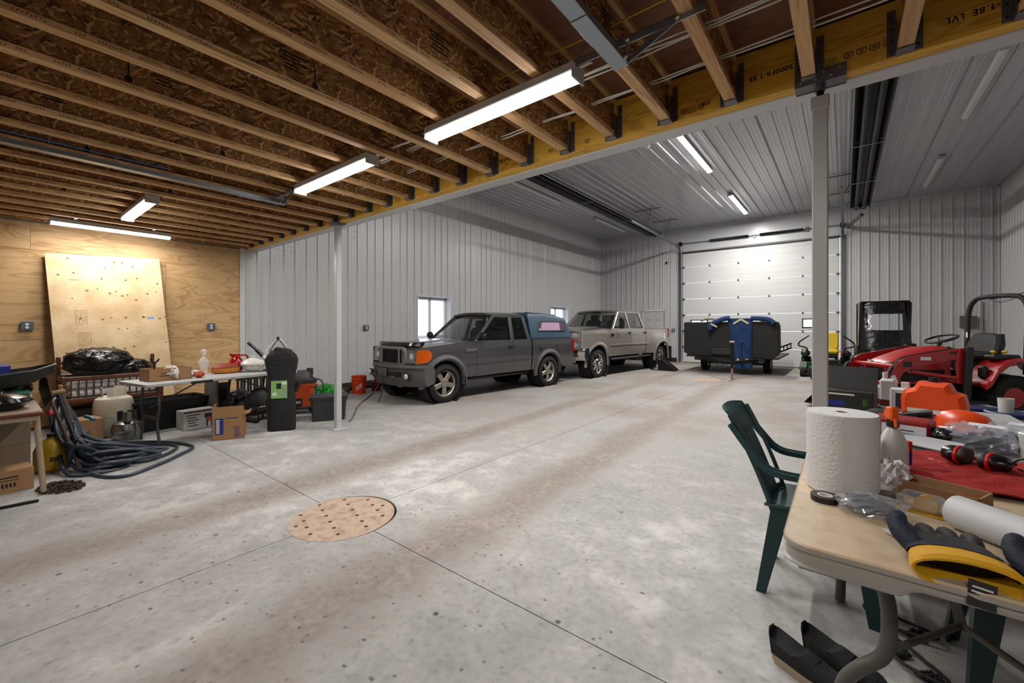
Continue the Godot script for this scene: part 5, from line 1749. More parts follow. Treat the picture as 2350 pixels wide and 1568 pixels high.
		plain_tyre(t, Vector3(s * 0.43, 0.235, 1.4), 0.235, 0.2, 0.11, red, true)
	part(t, "crossbar", mb().box(Vector3(0.45, 0.74, 0.36), Vector3(0.12, 0.2, 0.1), 0.03), black)
	# roll bar
	part(t, "roll_bar", mb().tube(spline([Vector3(-0.46, 0.7, -0.28), Vector3(-0.46, 1.3, -0.3), Vector3(-0.45, 1.75, -0.32), Vector3(-0.36, 1.93, -0.33), Vector3(-0.2, 1.98, -0.33), Vector3(0.2, 1.98, -0.33), Vector3(0.36, 1.93, -0.33), Vector3(0.45, 1.75, -0.32), Vector3(0.46, 1.3, -0.3), Vector3(0.46, 0.7, -0.28)], 5), 0.038, 10), rough_up(mat("bar_black", Color(0.045, 0.045, 0.048), 0.6), 0.05, 0.2, 8.0))
	part(t, "bar_tag", mb().box(Vector3(-0.43, 1.32, -0.262), Vector3(0.03, 0.1, 0.003)), mat("sticker_pale", Color(0.8, 0.8, 0.78), 0.5))
	# loader: post, boom with a knee, cylinders, bucket
	var dark := mat("loader_dark", Color(0.06, 0.06, 0.065), 0.5)
	for s in [1.0, -1.0]:
		var x: float = s * 0.47
		part(t, "loader_post", mb().bar(Vector3(x + s * 0.075, 0.1, 0.72), Vector3(x + s * 0.075, 1.14, 0.66), 0.05, 0.11, 0.01, Vector3.BACK), dark)
		part(t, "post_plate", mb().at(Vector3(x + s * 0.03, 0.78, 0.72), Vector3(0, -90, 0)).prism(poly([-0.10, -0.2, 0.08, -0.22, 0.11, 0.1, 0.05, 0.34, -0.09, 0.34, -0.15, 0.05]), 0.02, 0.004), red)
		var boom := mb()
		boom.at(Vector3(x, 0, 0), Vector3(0, -90, 0)).prism(poly([0.58, 1.10, 0.74, 1.12, 1.55, 0.97, 1.72, 0.88, 1.78, 0.76, 2.02, 0.22, 1.90, 0.20, 1.62, 0.72, 1.46, 0.80, 0.62, 0.98]), 0.055, 0.008)
		part(t, "loader_arm", boom, red)
		part(t, "lift_cylinder", mb().tube([Vector3(x, 0.64, 0.80), Vector3(x, 0.74, 1.5)], 0.032, 10), red)
		part(t, "cylinder_rod", mb().tube([Vector3(x, 0.74, 1.5), Vector3(x, 0.78, 1.62)], 0.016, 8), mat("rod_chrome", Color(0.7, 0.7, 0.7), 0.15, 1.0))
		part(t, "curl_cylinder", mb().tube([Vector3(x, 0.82, 1.78), Vector3(x, 0.46, 1.98)], 0.028, 10), dark)
		for i in 3:
			part(t, "hydraulic_line", mb().tube(spline([Vector3(x + s * (-0.045 + 0.018 * i), 1.12, 0.8), Vector3(x + s * (-0.03 + 0.018 * i), 1.0, 1.5), Vector3(x + s * (-0.03 + 0.018 * i), 0.88, 1.72), Vector3(x + s * (-0.03 + 0.018 * i), 0.4, 1.96)], 5), 0.006, 5), mat("line_silver", Color(0.5, 0.48, 0.45), 0.35, 0.6) if i == 1 else dark)
		part(t, "arm_decal", mb().box(Vector3(x + s * 0.0285, 0.955, 1.28), Vector3(0.002, 0.055, 0.16)), mat("sticker_white", Color(0.82, 0.82, 0.85), 0.5))
		part(t, "arm_decal", mb().box(Vector3(x + s * 0.0285, 1.045, 0.86), Vector3(0.002, 0.04, 0.10)), mat("sticker_dark", Color(0.1, 0.08, 0.14), 0.5))
		part(t, "arm_decal", mb().box(Vector3(x + s * 0.0285, 0.86, 1.56), Vector3(0.002, 0.09, 0.13)), mats["sticker_dark"])
		part(t, "arm_decal", mb().at(Vector3(x + s * 0.0285, 0.62, 1.76), Vector3(24, 0, 0)).box(Vector3.ZERO, Vector3(0.002, 0.13, 0.07)), mats["sticker_white"])
	part(t, "cross_tube", mb().tube([Vector3(-0.47, 0.82, 1.66), Vector3(0.47, 0.82, 1.66)], 0.035, 10), red)
	var b := mb()
	var prof := []
	var outer := [Vector2(1.98, 0.50), Vector2(1.92, 0.30), Vector2(1.95, 0.14), Vector2(2.08, 0.06), Vector2(2.46, 0.06)]
	for i in 4:
		b.bar(Vector3(0, (outer[i].y + outer[i + 1].y) / 2, (outer[i].x + outer[i + 1].x) / 2) + Vector3(-0.62, 0, 0), Vector3(0, (outer[i].y + outer[i + 1].y) / 2, (outer[i].x + outer[i + 1].x) / 2) + Vector3(0.62, 0, 0), 0.012, outer[i].distance_to(outer[i + 1]) + 0.012, 0.0, Vector3(0, outer[i + 1].y - outer[i].y, outer[i + 1].x - outer[i].x).normalized())
	for s in [-1.0, 1.0]:
		b.at(Vector3(s * 0.62, 0, 0), Vector3(0, -90, 0)).prism(poly([1.98, 0.5, 1.92, 0.3, 1.95, 0.14, 2.08, 0.06, 2.46, 0.06]), 0.012)
	part(t, "bucket", b, mat("bucket_black", Color(0.04, 0.04, 0.042), 0.4))
	# orange guard leaning at the tractor's front
	part(t, "mower_deck", mb().box(Vector3(0, 0.22, 0.7), Vector3(1.2, 0.14, 0.75), 0.06), dark)
	part(t, "orange_guard", mb().at(Vector3(-0.12, 0.42, 1.72), Vector3(20, 0, 0)).box(Vector3.ZERO, Vector3(0.5, 0.3, 0.02), 0.006), mat("orange_sheet", Color(0.72, 0.20, 0.02), 0.5), "orange sheet before the grille")

func make_mower() -> void:
	var green := mat("mower_green", Color(0.05, 0.22, 0.08), 0.4)
	var yellow := mat("mower_yellow", Color(0.78, 0.66, 0.06), 0.45)
	var black := mat("black_trim", Color(0.025, 0.025, 0.027), 0.5)
	var t := thing("riding_mower", "green zero-turn mower with a tall yellow seat behind the column", "mower", Vector3(-0.42, 0, -15.2), 2)
	part(t, "deck", mb().box(Vector3(0, 0.22, 0.22), Vector3(1.25, 0.13, 0.75), 0.05), green)
	part(t, "frame", mb().box(Vector3(0, 0.40, -0.1), Vector3(0.62, 0.12, 1.3), 0.02).bar(Vector3(-0.5, 0.36, 0.5), Vector3(0.5, 0.36, 0.5), 0.08, 0.08, 0.01), green)
	part(t, "engine", mb().box(Vector3(0, 0.62, -0.62), Vector3(0.6, 0.4, 0.4), 0.06), black)
	part(t, "discharge_chute", mb().box(Vector3(0.55, 0.2, 0.35), Vector3(0.3, 0.12, 0.3), 0.02), yellow)
	part(t, "pedal_panel", mb().box(Vector3(0, 0.47, 0.5), Vector3(0.7, 0.05, 0.4), 0.015), black)
	var seat := Node3D.new()
	seat.name = "seat"
	t.add_child(seat, true)
	part(seat, "backrest", mb().at(Vector3(0.03, 0.99, -0.22), Vector3(-8, 0, 0)).prism(rrect(0.56, 0.5, 0.1, 5), 0.1, 0.03), yellow)
	part(seat, "cushion", mb().box(Vector3(0.03, 0.70, 0.0), Vector3(0.56, 0.14, 0.46), 0.05), yellow)
	part(seat, "base", mb().box(Vector3(0.03, 0.58, -0.05), Vector3(0.5, 0.12, 0.5), 0.02), black)
	for s in [1.0, -1.0]:
		part(t, "control_lever", mb().tube(spline([Vector3(s * 0.42, 0.5, 0.1), Vector3(s * 0.44, 0.78, 0.18), Vector3(s * 0.62, 0.86, 0.3), Vector3(s * 0.60, 0.98, 0.36), Vector3(s * 0.38, 1.16, 0.36)], 5), 0.02, 8), black)
		part(t, "fender", mb().box(Vector3(s * 0.48, 0.62, -0.35), Vector3(0.22, 0.2, 0.6), 0.06), green if s < 0 else black)
		plain_tyre(t, Vector3(s * 0.47, 0.25, -0.55), 0.25, 0.24, 0.13, yellow, true)
		plain_tyre(t, Vector3(s * 0.52, 0.135, 0.72), 0.135, 0.13, 0.07, yellow, false)
		part(t, "caster_fork", mb().bar(Vector3(s * 0.52, 0.2, 0.70), Vector3(s * 0.5, 0.42, 0.55), 0.16, 0.03, 0.006).tube([Vector3(s * 0.5, 0.36, 0.55), Vector3(s * 0.5, 0.5, 0.55)], 0.025, 8), green)
	part(t, "warning_flag", mb().box(Vector3(0.36, 0.66, 0.1), Vector3(0.03, 0.16, 0.03), 0.005), mat("flag_orange", Color(0.75, 0.2, 0.05), 0.5))
	part(t, "decal", mb().box(Vector3(0.05, 0.53, 0.705), Vector3(0.3, 0.03, 0.002)), mats["sticker_white"])

func make_utv() -> void:
	var black := rough_up(mat("vinyl_black", Color(0.022, 0.022, 0.024), 0.3), 0.008, 0.5, 1.5)
	var dark := mat("utv_body", Color(0.035, 0.036, 0.04), 0.4)
	var t := thing("utility_vehicle", "black side-by-side vehicle with a soft vinyl windscreen, behind the red tractor", "vehicle", Vector3(0.75, 0, -13.35), 4)
	t.scale.x = 0.68
	# front cover with a clear window: four creased strips around the opening
	var x0 := -0.66
	var x1 := 0.66
	var strip := func(a: float, b: float, c: float, d: float, s: int) -> MB:
		noise.seed = s
		noise.frequency = 2.5
		return mb().slab(func(u: float, v: float) -> Vector3:
			var p := Vector3(lerpf(a, b, u), lerpf(c, d, v), 0)
			p.z = 0.35 - 0.22 * (p.y - 1.0) + 0.02 * noise.get_noise_2d(p.x * 2.0, p.y * 6.0) - 0.12 * pow(absf(p.x) / 0.66, 4.0)
			return p, 14, 10, 0.012)
	part(t, "cover_top", strip.call(x0, x1, 1.71, 1.99, 1), black)
	part(t, "cover_bottom", strip.call(x0, x1, 0.86, 1.33, 2), black)
	part(t, "cover_side", strip.call(x0, -0.46, 1.32, 1.72, 3), black)
	part(t, "cover_side", strip.call(0.44, x1, 1.32, 1.72, 4), black)
	part(t, "clear_window", strip.call(-0.47, 0.45, 1.32, 1.72, 5), glass("vinyl_clear", Color(0.7, 0.72, 0.74), 0.12, 0.15))
	part(t, "roof", mb().box(Vector3(0, 2.0, -0.45), Vector3(1.3, 0.04, 1.15), 0.015), black)
	for s in [1.0, -1.0]:
		part(t, "side_flap", mb().at(Vector3(s * 0.655, 1.45, -0.02)).prism(poly([0, -0.5, 0.04, 0.52, -0.02, 0.54, -0.05, -0.5]), 0.3, 0.004), black)
		for z in [0.1, -1.0]:
			part(t, "roll_cage_post", mb().tube([Vector3(s * 0.6, 0.8, z + 0.12 if z > 0 else z), Vector3(s * 0.6, 1.98, z)], 0.025, 8), dark)
		part(t, "headlamp", mb().at(Vector3(s * 0.44, 0.80, 1.0), Vector3(90, 0, 0)).lathe([Vector2(0.085, -0.03), Vector2(0.085, 0.01), Vector2(0.05, 0.03)], 18), mat("lamp_glassy", Color(0.85, 0.86, 0.86), 0.08, 0.3))
		part(t, "fender", mb().box(Vector3(s * 0.58, 0.72, 0.75), Vector3(0.3, 0.1, 0.7), 0.04), dark)
		plain_tyre(t, Vector3(s * 0.55, 0.32, 0.8), 0.32, 0.25, 0.15, dark, true)
		plain_tyre(t, Vector3(s * 0.55, 0.32, -1.0), 0.32, 0.25, 0.15, dark, true)
	part(t, "hood", mb().at(Vector3(0, 0.84, 0.72), Vector3(10, 0, 0)).box(Vector3.ZERO, Vector3(0.9, 0.16, 0.6), 0.05), dark)
	part(t, "body", mb().box(Vector3(0, 0.55, -0.1), Vector3(1.2, 0.4, 1.9), 0.05).box(Vector3(0, 0.78, -1.0), Vector3(1.3, 0.32, 0.7), 0.02), dark)
	part(t, "seat", mb().box(Vector3(0, 0.86, -0.35), Vector3(1.1, 0.16, 0.5), 0.05).box(Vector3(0, 1.08, -0.6), Vector3(1.1, 0.4, 0.14), 0.05), dark)
	part(t, "bull_bar", mb().tube(spline([Vector3(-0.42, 0.4, 1.06), Vector3(-0.4, 0.72, 1.12), Vector3(0, 0.76, 1.14), Vector3(0.4, 0.72, 1.12), Vector3(0.42, 0.4, 1.06)], 4), 0.025, 8), dark)
	part(t, "rifle_rack", mb().tube([Vector3(0.3, 0.95, 0.85), Vector3(0.34, 1.15, 0.8)], 0.03, 8).box(Vector3(0.5, 0.98, 0.7), Vector3(0.3, 0.12, 0.3), 0.04), dark)

func make_trailer() -> void:
	var black := rough_up(mat("shield_black", Color(0.035, 0.033, 0.032), 0.65), 0.05, 0.3, 4.0)
	var steel := mat("trailer_steel", Color(0.06, 0.06, 0.062), 0.5, 0.3)
	var t := thing("snow_trailer", "low trailer with a wide black front shield and a jack post", "trailer", Vector3(-2.7, 0, -14.85))
	part(t, "front_shield", mb().at(Vector3(0, 0, 0.95)).prism(poly([-1.30, 0.62, -1.16, 0.52, 1.12, 0.50, 1.26, 0.62, 1.26, 1.53, 1.22, 1.56, -1.27, 1.56, -1.30, 1.53]), 0.03, 0.008), black)
	for s in [1.0, -1.0]:
		part(t, "side_shield", mb().at(Vector3(s * 1.25, 0, 0.7), Vector3(0, 90, 0)).prism(poly([-0.25, 0.60, 0.28, 0.72, 0.22, 1.44, -0.25, 1.55]), 0.03, 0.008), black)
		plain_tyre(t, Vector3(s * 0.88, 0.265, 0.0), 0.265, 0.2, 0.14, mat("trailer_rim", Color(0.6, 0.6, 0.58), 0.4, 0.5), false)
		part(t, "fender", mb().box(Vector3(s * 0.98, 0.56, 0.0), Vector3(0.3, 0.02, 0.75), 0.006), steel)
		part(t, "frame_rail", mb().bar(Vector3(s * 0.75, 0.42, 1.1), Vector3(s * 0.75, 0.42, -2.0), 0.06, 0.09, 0.006), steel)
		part(t, "tongue_bar", mb().bar(Vector3(s * 0.78, 0.44, 1.0), Vector3(s * 0.06 + 0.28, 0.44, 2.35), 0.06, 0.09, 0.006), steel)
	part(t, "axle", mb().tube([Vector3(-0.88, 0.265, 0), Vector3(0.88, 0.265, 0)], 0.035, 10), steel)
	part(t, "crossmember", mb().bar(Vector3(-0.95, 0.44, 1.05), Vector3(0.95, 0.44, 1.05), 0.08, 0.1, 0.006), steel)
	part(t, "deck", mb().box(Vector3(0, 0.5, -0.6), Vector3(2.5, 0.05, 3.0), 0.006), mat("deck_grey", Color(0.2, 0.19, 0.18), 0.7))
	var j := Node3D.new()
	j.name = "jack"
	t.add_child(j, true)
	part(j, "outer_tube", mb().tube([Vector3(0.35, 0.30, 2.38), Vector3(0.35, 0.98, 2.38)], 0.036, 12), steel)
	part(j, "inner_tube", mb().tube([Vector3(0.35, 0.012, 2.38), Vector3(0.35, 0.34, 2.38)], 0.028, 12), mat("jack_zinc", Color(0.55, 0.48, 0.42), 0.5, 0.3))
	part(j, "crank_head", mb().box(Vector3(0.35, 1.0, 2.38), Vector3(0.13, 0.06, 0.08), 0.015), mat("jack_zinc", Color(0.55, 0.48, 0.42), 0.5, 0.3))
	part(j, "foot", mb().box(Vector3(0.35, 0.006, 2.38), Vector3(0.08, 0.012, 0.08)), mats["jack_zinc"])
	var r := mb()
	for k in 2:
		r.bar(Vector3(1.2, 0.66 + 0.13 * k, 0.3), Vector3(1.5, 0.80 + 0.13 * k, 0.16), 0.03, 0.04)
	for k in 4:
		r.bar(Vector3(1.23 + 0.085 * k, 0.67 + 0.04 * k, 0.29 - 0.04 * k), Vector3(1.23 + 0.085 * k, 0.81 + 0.04 * k, 0.29 - 0.04 * k), 0.025, 0.025)
	part(t, "side_ramp", r, steel)
	part(t, "step_box", mb().box(Vector3(-0.2, 0.66, 0.99), Vector3(0.56, 0.2, 0.06), 0.02), mat("box_grey", Color(0.12, 0.12, 0.115), 0.6))
	part(t, "safety_chain", mb().tube(spline([Vector3(-0.35, 0.4, 1.1), Vector3(-0.28, 0.28, 1.2), Vector3(-0.2, 0.38, 1.15), Vector3(-0.12, 0.27, 1.2), Vector3(-0.05, 0.4, 1.1)], 5), 0.012, 6), steel)
	# coveralls hung over the shield
	var cl := rough_up(mat("coverall_blue", Color(0.015, 0.17, 0.34), 0.8), 0.012, 0.5, 2.0)
	var tape := mat("reflective_tape", Color(0.72, 0.68, 0.52), 0.45)
	var c := thing("coveralls", "blue work coveralls with pale reflective bands draped over the black trailer shield", "clothing", Vector3(-2.7, 0, -13.86))
	noise.seed = 8
	noise.frequency = 1.2
	var cloth := func(x0: float, x1: float, x2: float, x3: float, y0: float, y1: float) -> MB:
		# from the top edge (x0..x1 at y1) to the bottom edge (x2..x3 at y0)
		return mb().slab(func(u: float, v: float) -> Vector3:
			var x := lerpf(lerpf(x0, x1, u), lerpf(x2, x3, u), v)
			var y := lerpf(y1, y0, v)
			var round_ := sqrt(maxf(0.0, 1.0 - pow(u * 2.0 - 1.0, 2.0)))
			return Vector3(x, y, 0.015 + 0.055 * round_ + 0.03 * noise.get_noise_2d(x * 5.0, y * 1.5) + 0.01 * sin(x * 40.0 + y * 9.0)), 14, 24, 0.012)
	part(c, "torso", cloth.call(-0.02, 0.63, 0.09, 0.60, 0.95, 1.66), cl)
	part(c, "trouser_leg", cloth.call(0.09, 0.36, 0.17, 0.36, 0.2, 1.0), cl)
	part(c, "trouser_leg", cloth.call(0.35, 0.60, 0.38, 0.62, 0.2, 1.0), cl)
	for q in [[0.155, 0.365], [0.375, 0.615]]:
		part(c, "knee_band", mb().slab(func(u: float, v: float) -> Vector3:
			var x := lerpf(q[0], q[1], u)
			return Vector3(x, lerpf(0.47, 0.41, v) + 0.03 * sin(PI * u) * (1 if q[0] < 0.3 else -1) * 0.0 + 0.02 * (u if q[0] < 0.3 else 1.0 - u), 0.085 + 0.01 * sin(PI * u)), 8, 2, 0.006), tape)
	for s in [-1.0, 1.0]:
		part(c, "chest_band", mb().bar(Vector3(0.34, 1.63, 0.10), Vector3(0.34 + s * 0.2, 1.5, 0.098), 0.02, 0.055, 0.004, Vector3.UP), tape)
	part(c, "sleeve", mb().tube(spline([Vector3(0.05, 1.67, 0.06), Vector3(-0.12, 1.65, 0.09), Vector3(-0.38, 1.53, 0.12), Vector3(-0.5, 1.40, 0.13), Vector3(-0.46, 1.32, 0.14)], 5), 0.075, 12), cl)
	part(c, "sleeve", mb().tube(spline([Vector3(0.6, 1.66, 0.06), Vector3(0.78, 1.655, 0.07), Vector3(1.0, 1.63, 0.07), Vector3(1.1, 1.57, 0.09), Vector3(1.16, 1.5, 0.1)], 5), 0.07, 12), cl)
	part(c, "sleeve_band", mb().bar(Vector3(-0.46, 1.50, 0.19), Vector3(-0.28, 1.41, 0.2), 0.02, 0.05, 0.004), tape)
	one("folded_cloth", mb().box(Vector3(0, 0.03, 0), Vector3(0.36, 0.06, 0.2), 0.02), mat("cream_cloth", Color(0.76, 0.72, 0.62), 0.7), "cream folded cloth lying on the shield beside the coveralls", "cloth", Vector3(-1.72, 1.56, -14.05))
	one("strap", mb().tube(spline([Vector3(-0.25, 0.03, 0), Vector3(-0.1, 0.09, 0), Vector3(0.1, 0.09, 0), Vector3(0.22, 0.03, 0)], 5), 0.03, 8), mat("grey_strap", Color(0.42, 0.41, 0.38), 0.7), "grey strap folded on top of the black shield left of the coveralls", "strap", Vector3(-3.25, 1.56, -13.92))
	# car ramp standing behind the dual wheels
	var rp := thing("car_ramp", "black sloped car ramp on the floor beside the dual rear wheels", "ramp", Vector3(-4.62, 0, -13.72), 0)
	part(rp, "incline", mb().prism(poly([-0.10, 0.0, 0.42, 0.0, 0.42, 0.02, 0.0, 0.34, -0.10, 0.34]), 0.26, 0.006), steel)
	for s in [-1.0, 1.0]:
		part(rp, "side_rail", mb().bar(Vector3(0.44, 0.03, s * 0.14), Vector3(-0.02, 0.38, s * 0.14), 0.03, 0.06, 0.006), steel)
	part(rp, "rear_leg", mb().bar(Vector3(-0.1, 0.3, 0), Vector3(-0.34, 0.02, 0), 0.28, 0.03, 0.004), steel)
	part(rp, "coupling", mb().ell(Vector3(-0.12, 0.1, 0.19), Vector3(0.06, 0.1, 0.05), 10), mat("chrome", Color(0.74, 0.74, 0.74), 0.12, 1.0))

func sheet_texture() -> ImageTexture:
	# pale softwood veneer with knots, small checks and stamped boxes; drawn over a noise ground
	var w := 512
	var h := 1024
	var n := FastNoiseLite.new()
	n.seed = 5
	n.frequency = 0.006
	n.fractal_octaves = 4
	var g1 := n.get_image(w, h)
	n.frequency = 0.05
	var g2 := n.get_image(w, h)
	var im := Image.create(w, h, false, Image.FORMAT_RGB8)
	for y in h:
		for x in w:
			var a := g1.get_pixel(x, y).r - 0.5
			var b := g2.get_pixel(x, y).r - 0.5
			im.set_pixel(x, y, Color(0.76 + a * 0.1 + b * 0.05, 0.655 + a * 0.12 + b * 0.05, 0.50 + a * 0.15 + b * 0.05))
	var kn := [87, 192, 212, 172, 442, 222, 657, 232, 767, 212, 962, 262, 177, 37, 567, 57, 642, 60, 737, 92, 307, 337, 502, 362, 612, 387, 737, 432, 852, 367, 232, 597, 417, 612, 490, 600, 622, 602, 789, 602, 947, 622, 1000, 607, 92, 907, 482, 882, 582, 902, 672, 887, 985, 867, 480, 117, 400, 322, 560, 345, 660, 380, 940, 350, 545, 705, 625, 708, 180, 410]
	for i in range(0, kn.size(), 2):
		var c := Vector2(kn[i] / 1010.0 * w, kn[i + 1] / 1610.0 * h)
		var r: float = 3.0 + (kn[i] % 5) * 0.7
		for y in range(-12, 13):
			for x in range(-16, 17):
				var d := Vector2(x * 0.8, y).length()
				var q := c + Vector2(x, y)
				if q.x >= 0 and q.y >= 0 and q.x < w and q.y < h and d < r * 2.4:
					var k := clampf(1.4 - d / r, 0.0, 1.0)
					im.set_pixelv(q, im.get_pixelv(q).lerp(Color(0.62, 0.45, 0.26), 0.35 * (1.0 - d / (r * 2.4))).lerp(Color(0.34, 0.19, 0.09), k))
	var rr := RandomNumberGenerator.new()
	rr.seed = 4
	for i in 260:
		im.fill_rect(Rect2i(rr.randi_range(2, w - 6), rr.randi_range(2, h - 8), rr.randi_range(1, 2), rr.randi_range(1, 4)), Color(0.45, 0.33, 0.2))
	var ink := Color(0.55, 0.40, 0.27)
	for b in [[95, 330, 48, 82], [100, 462, 50, 120]]:
		im.fill_rect(Rect2i(b[0], b[1], b[2], 2), ink)
		im.fill_rect(Rect2i(b[0], b[1] + b[3], b[2], 2), ink)
		im.fill_rect(Rect2i(b[0], b[1], 2, b[3]), ink)
		im.fill_rect(Rect2i(b[0] + b[2], b[1], 2, b[3]), ink)
		for k in 5:
			for q in range(b[1] + 6, b[1] + b[3] - 6, 5):
				if rr.randf() < 0.7:
					im.fill_rect(Rect2i(b[0] + 6 + k * 8, q, 4, 3), ink)
	for q in range(88, 130, 3):
		im.fill_rect(Rect2i(q, 148, 2, rr.randi_range(3, 7)), Color(0.4, 0.29, 0.18))
	return ImageTexture.create_from_image(im)

func carton(called: String, label: String, p: Vector3, turn: float, s: Vector3, open: bool, m: Material) -> Node3D:
	var t := thing(called, label, "box", p, turn)
	if open:
		var b := mb()
		for k in [-1, 1]:
			b.box(Vector3(k * (s.x / 2 - 0.003), s.y / 2, 0), Vector3(0.006, s.y, s.z))
			b.box(Vector3(0, s.y / 2, k * (s.z / 2 - 0.003)), Vector3(s.x, s.y, 0.006))
		b.box(Vector3(0, 0.003, 0), Vector3(s.x, 0.006, s.z))
		part(t, "body", b, m)
	else:
		part(t, "body", mb().box(Vector3(0, s.y / 2, 0), s, 0.004), m)
		part(t, "flap_seam", mb().box(Vector3(0, s.y + 0.0006, 0), Vector3(s.x * 0.98, 0.0015, 0.004)), mat("carton_dark", Color(0.30, 0.22, 0.14), 0.9))
	return t

func tote(called: String, label: String, p: Vector3, turn: float, s: Vector3, m: Material, lid: Material) -> Node3D:
	var t := thing(called, label, "tote", p, turn)
	var ring := func(y: float, k: float) -> PackedVector3Array:
		var r := PackedVector3Array()
		for q in rrect(s.x * k, s.z * k, 0.04, 3):
			r.append(Vector3(q.x, y, q.y))
		return r
	part(t, "body", mb().loft([ring.call(0.0, 0.86), ring.call(s.y * 0.9, 0.95), ring.call(s.y * 0.9, 1.0), ring.call(s.y, 1.0)], lid != null), m)
	if lid:
		part(t, "lid", mb().loft([ring.call(s.y * 0.97, 1.03), ring.call(s.y + 0.02, 1.03), ring.call(s.y + 0.03, 0.98), ring.call(s.y + 0.03, 0.9), ring.call(s.y + 0.02, 0.88)]), lid)
	else:
		part(t, "rim", mb().loft([ring.call(s.y - 0.03, 1.03), ring.call(s.y, 1.04), ring.call(s.y, 0.98), ring.call(s.y - 0.02, 0.97)], false), m)
	return t

func cylinder_tank(called: String, label: String, p: Vector3, turn: float, r: float, h: float, m: Material) -> Node3D:
	var t := thing(called, label, "gas cylinder", p, turn)
	part(t, "shell", mb().lathe([Vector2(r * 0.4, 0.03), Vector2(r * 0.85, 0.04), Vector2(r, 0.1), Vector2(r, h * 0.52), Vector2(r * 1.012, h * 0.53), Vector2(r, h * 0.54), Vector2(r, h - 0.1), Vector2(r * 0.9, h - 0.035), Vector2(r * 0.6, h - 0.005), Vector2(0.03, h)], 32), m)
	part(t, "foot_ring", mb().lathe([Vector2(r * 0.72, 0.0), Vector2(r * 0.74, 0.05)], 28, true), m)
	var col := mb()
	for k in 11:
		var a := deg_to_rad(-130 + 26 * k)
		var b := deg_to_rad(-130 + 26 * (k + 1))
		if k != 2 and k != 8:
			col.bar(Vector3(cos(a) * r * 0.62, h + 0.05, sin(a) * r * 0.62), Vector3(cos(b) * r * 0.62, h + 0.05, sin(b) * r * 0.62), 0.006, 0.12)
	part(t, "collar", col, m)
	part(t, "valve", mb().tube([Vector3(0, h - 0.01, 0), Vector3(0, h + 0.07, 0)], 0.016, 10).tube([Vector3(0, h + 0.045, 0), Vector3(0.05, h + 0.045, 0)], 0.012, 8).at(Vector3(0, h + 0.08, 0)).lathe([Vector2(0.028, -0.008), Vector2(0.028, 0.008)], 10), mat("brass_old", Color(0.42, 0.33, 0.2), 0.45, 0.6))
	return t

func folding_table(called: String, label: String, p: Vector3, turn: float, long: float, wide: float, top_m: Material, leg_m: Material) -> Node3D:
	var t := thing(called, label, "table", p, turn)
	var slab_ := func(x0: float, x1: float) -> MB:
		return mb().at(Vector3((x0 + x1) / 2, 0.722, 0), Vector3(90, 0, 0)).prism(rrect(x1 - x0, wide, 0.035, 4), 0.036, 0.006)
	part(t, "tabletop", slab_.call(-long / 2, -0.002), top_m)
	part(t, "tabletop", slab_.call(0.002, long / 2), top_m)
	for s in [-1.0, 1.0]:
		for k in [-1.0, 1.0]:
			var x: float = s * (long / 2 - 0.18)
			var z: float = k * (wide / 2 - 0.13)
			part(t, "leg", mb().tube(spline([Vector3(x, 0.70, z * 0.82), Vector3(x, 0.62, z * 0.84), Vector3(x, 0.45, z * 1.0), Vector3(x, 0.28, z * 0.8), Vector3(x, 0.16, z * 0.85), Vector3(x, 0.0, z * 1.06)], 4), 0.0145, 8), leg_m)
		part(t, "cross_brace", mb().bar(Vector3(s * (long / 2 - 0.18), 0.3, -(wide / 2 - 0.13) * 0.8), Vector3(s * (long / 2 - 0.18), 0.3, (wide / 2 - 0.13) * 0.8), 0.012, 0.035), leg_m)
		part(t, "folding_strut", mb().tube([Vector3(s * (long / 2 - 0.18), 0.42, 0), Vector3(s * 0.18, 0.70, 0)], 0.009, 6), leg_m)
	return t

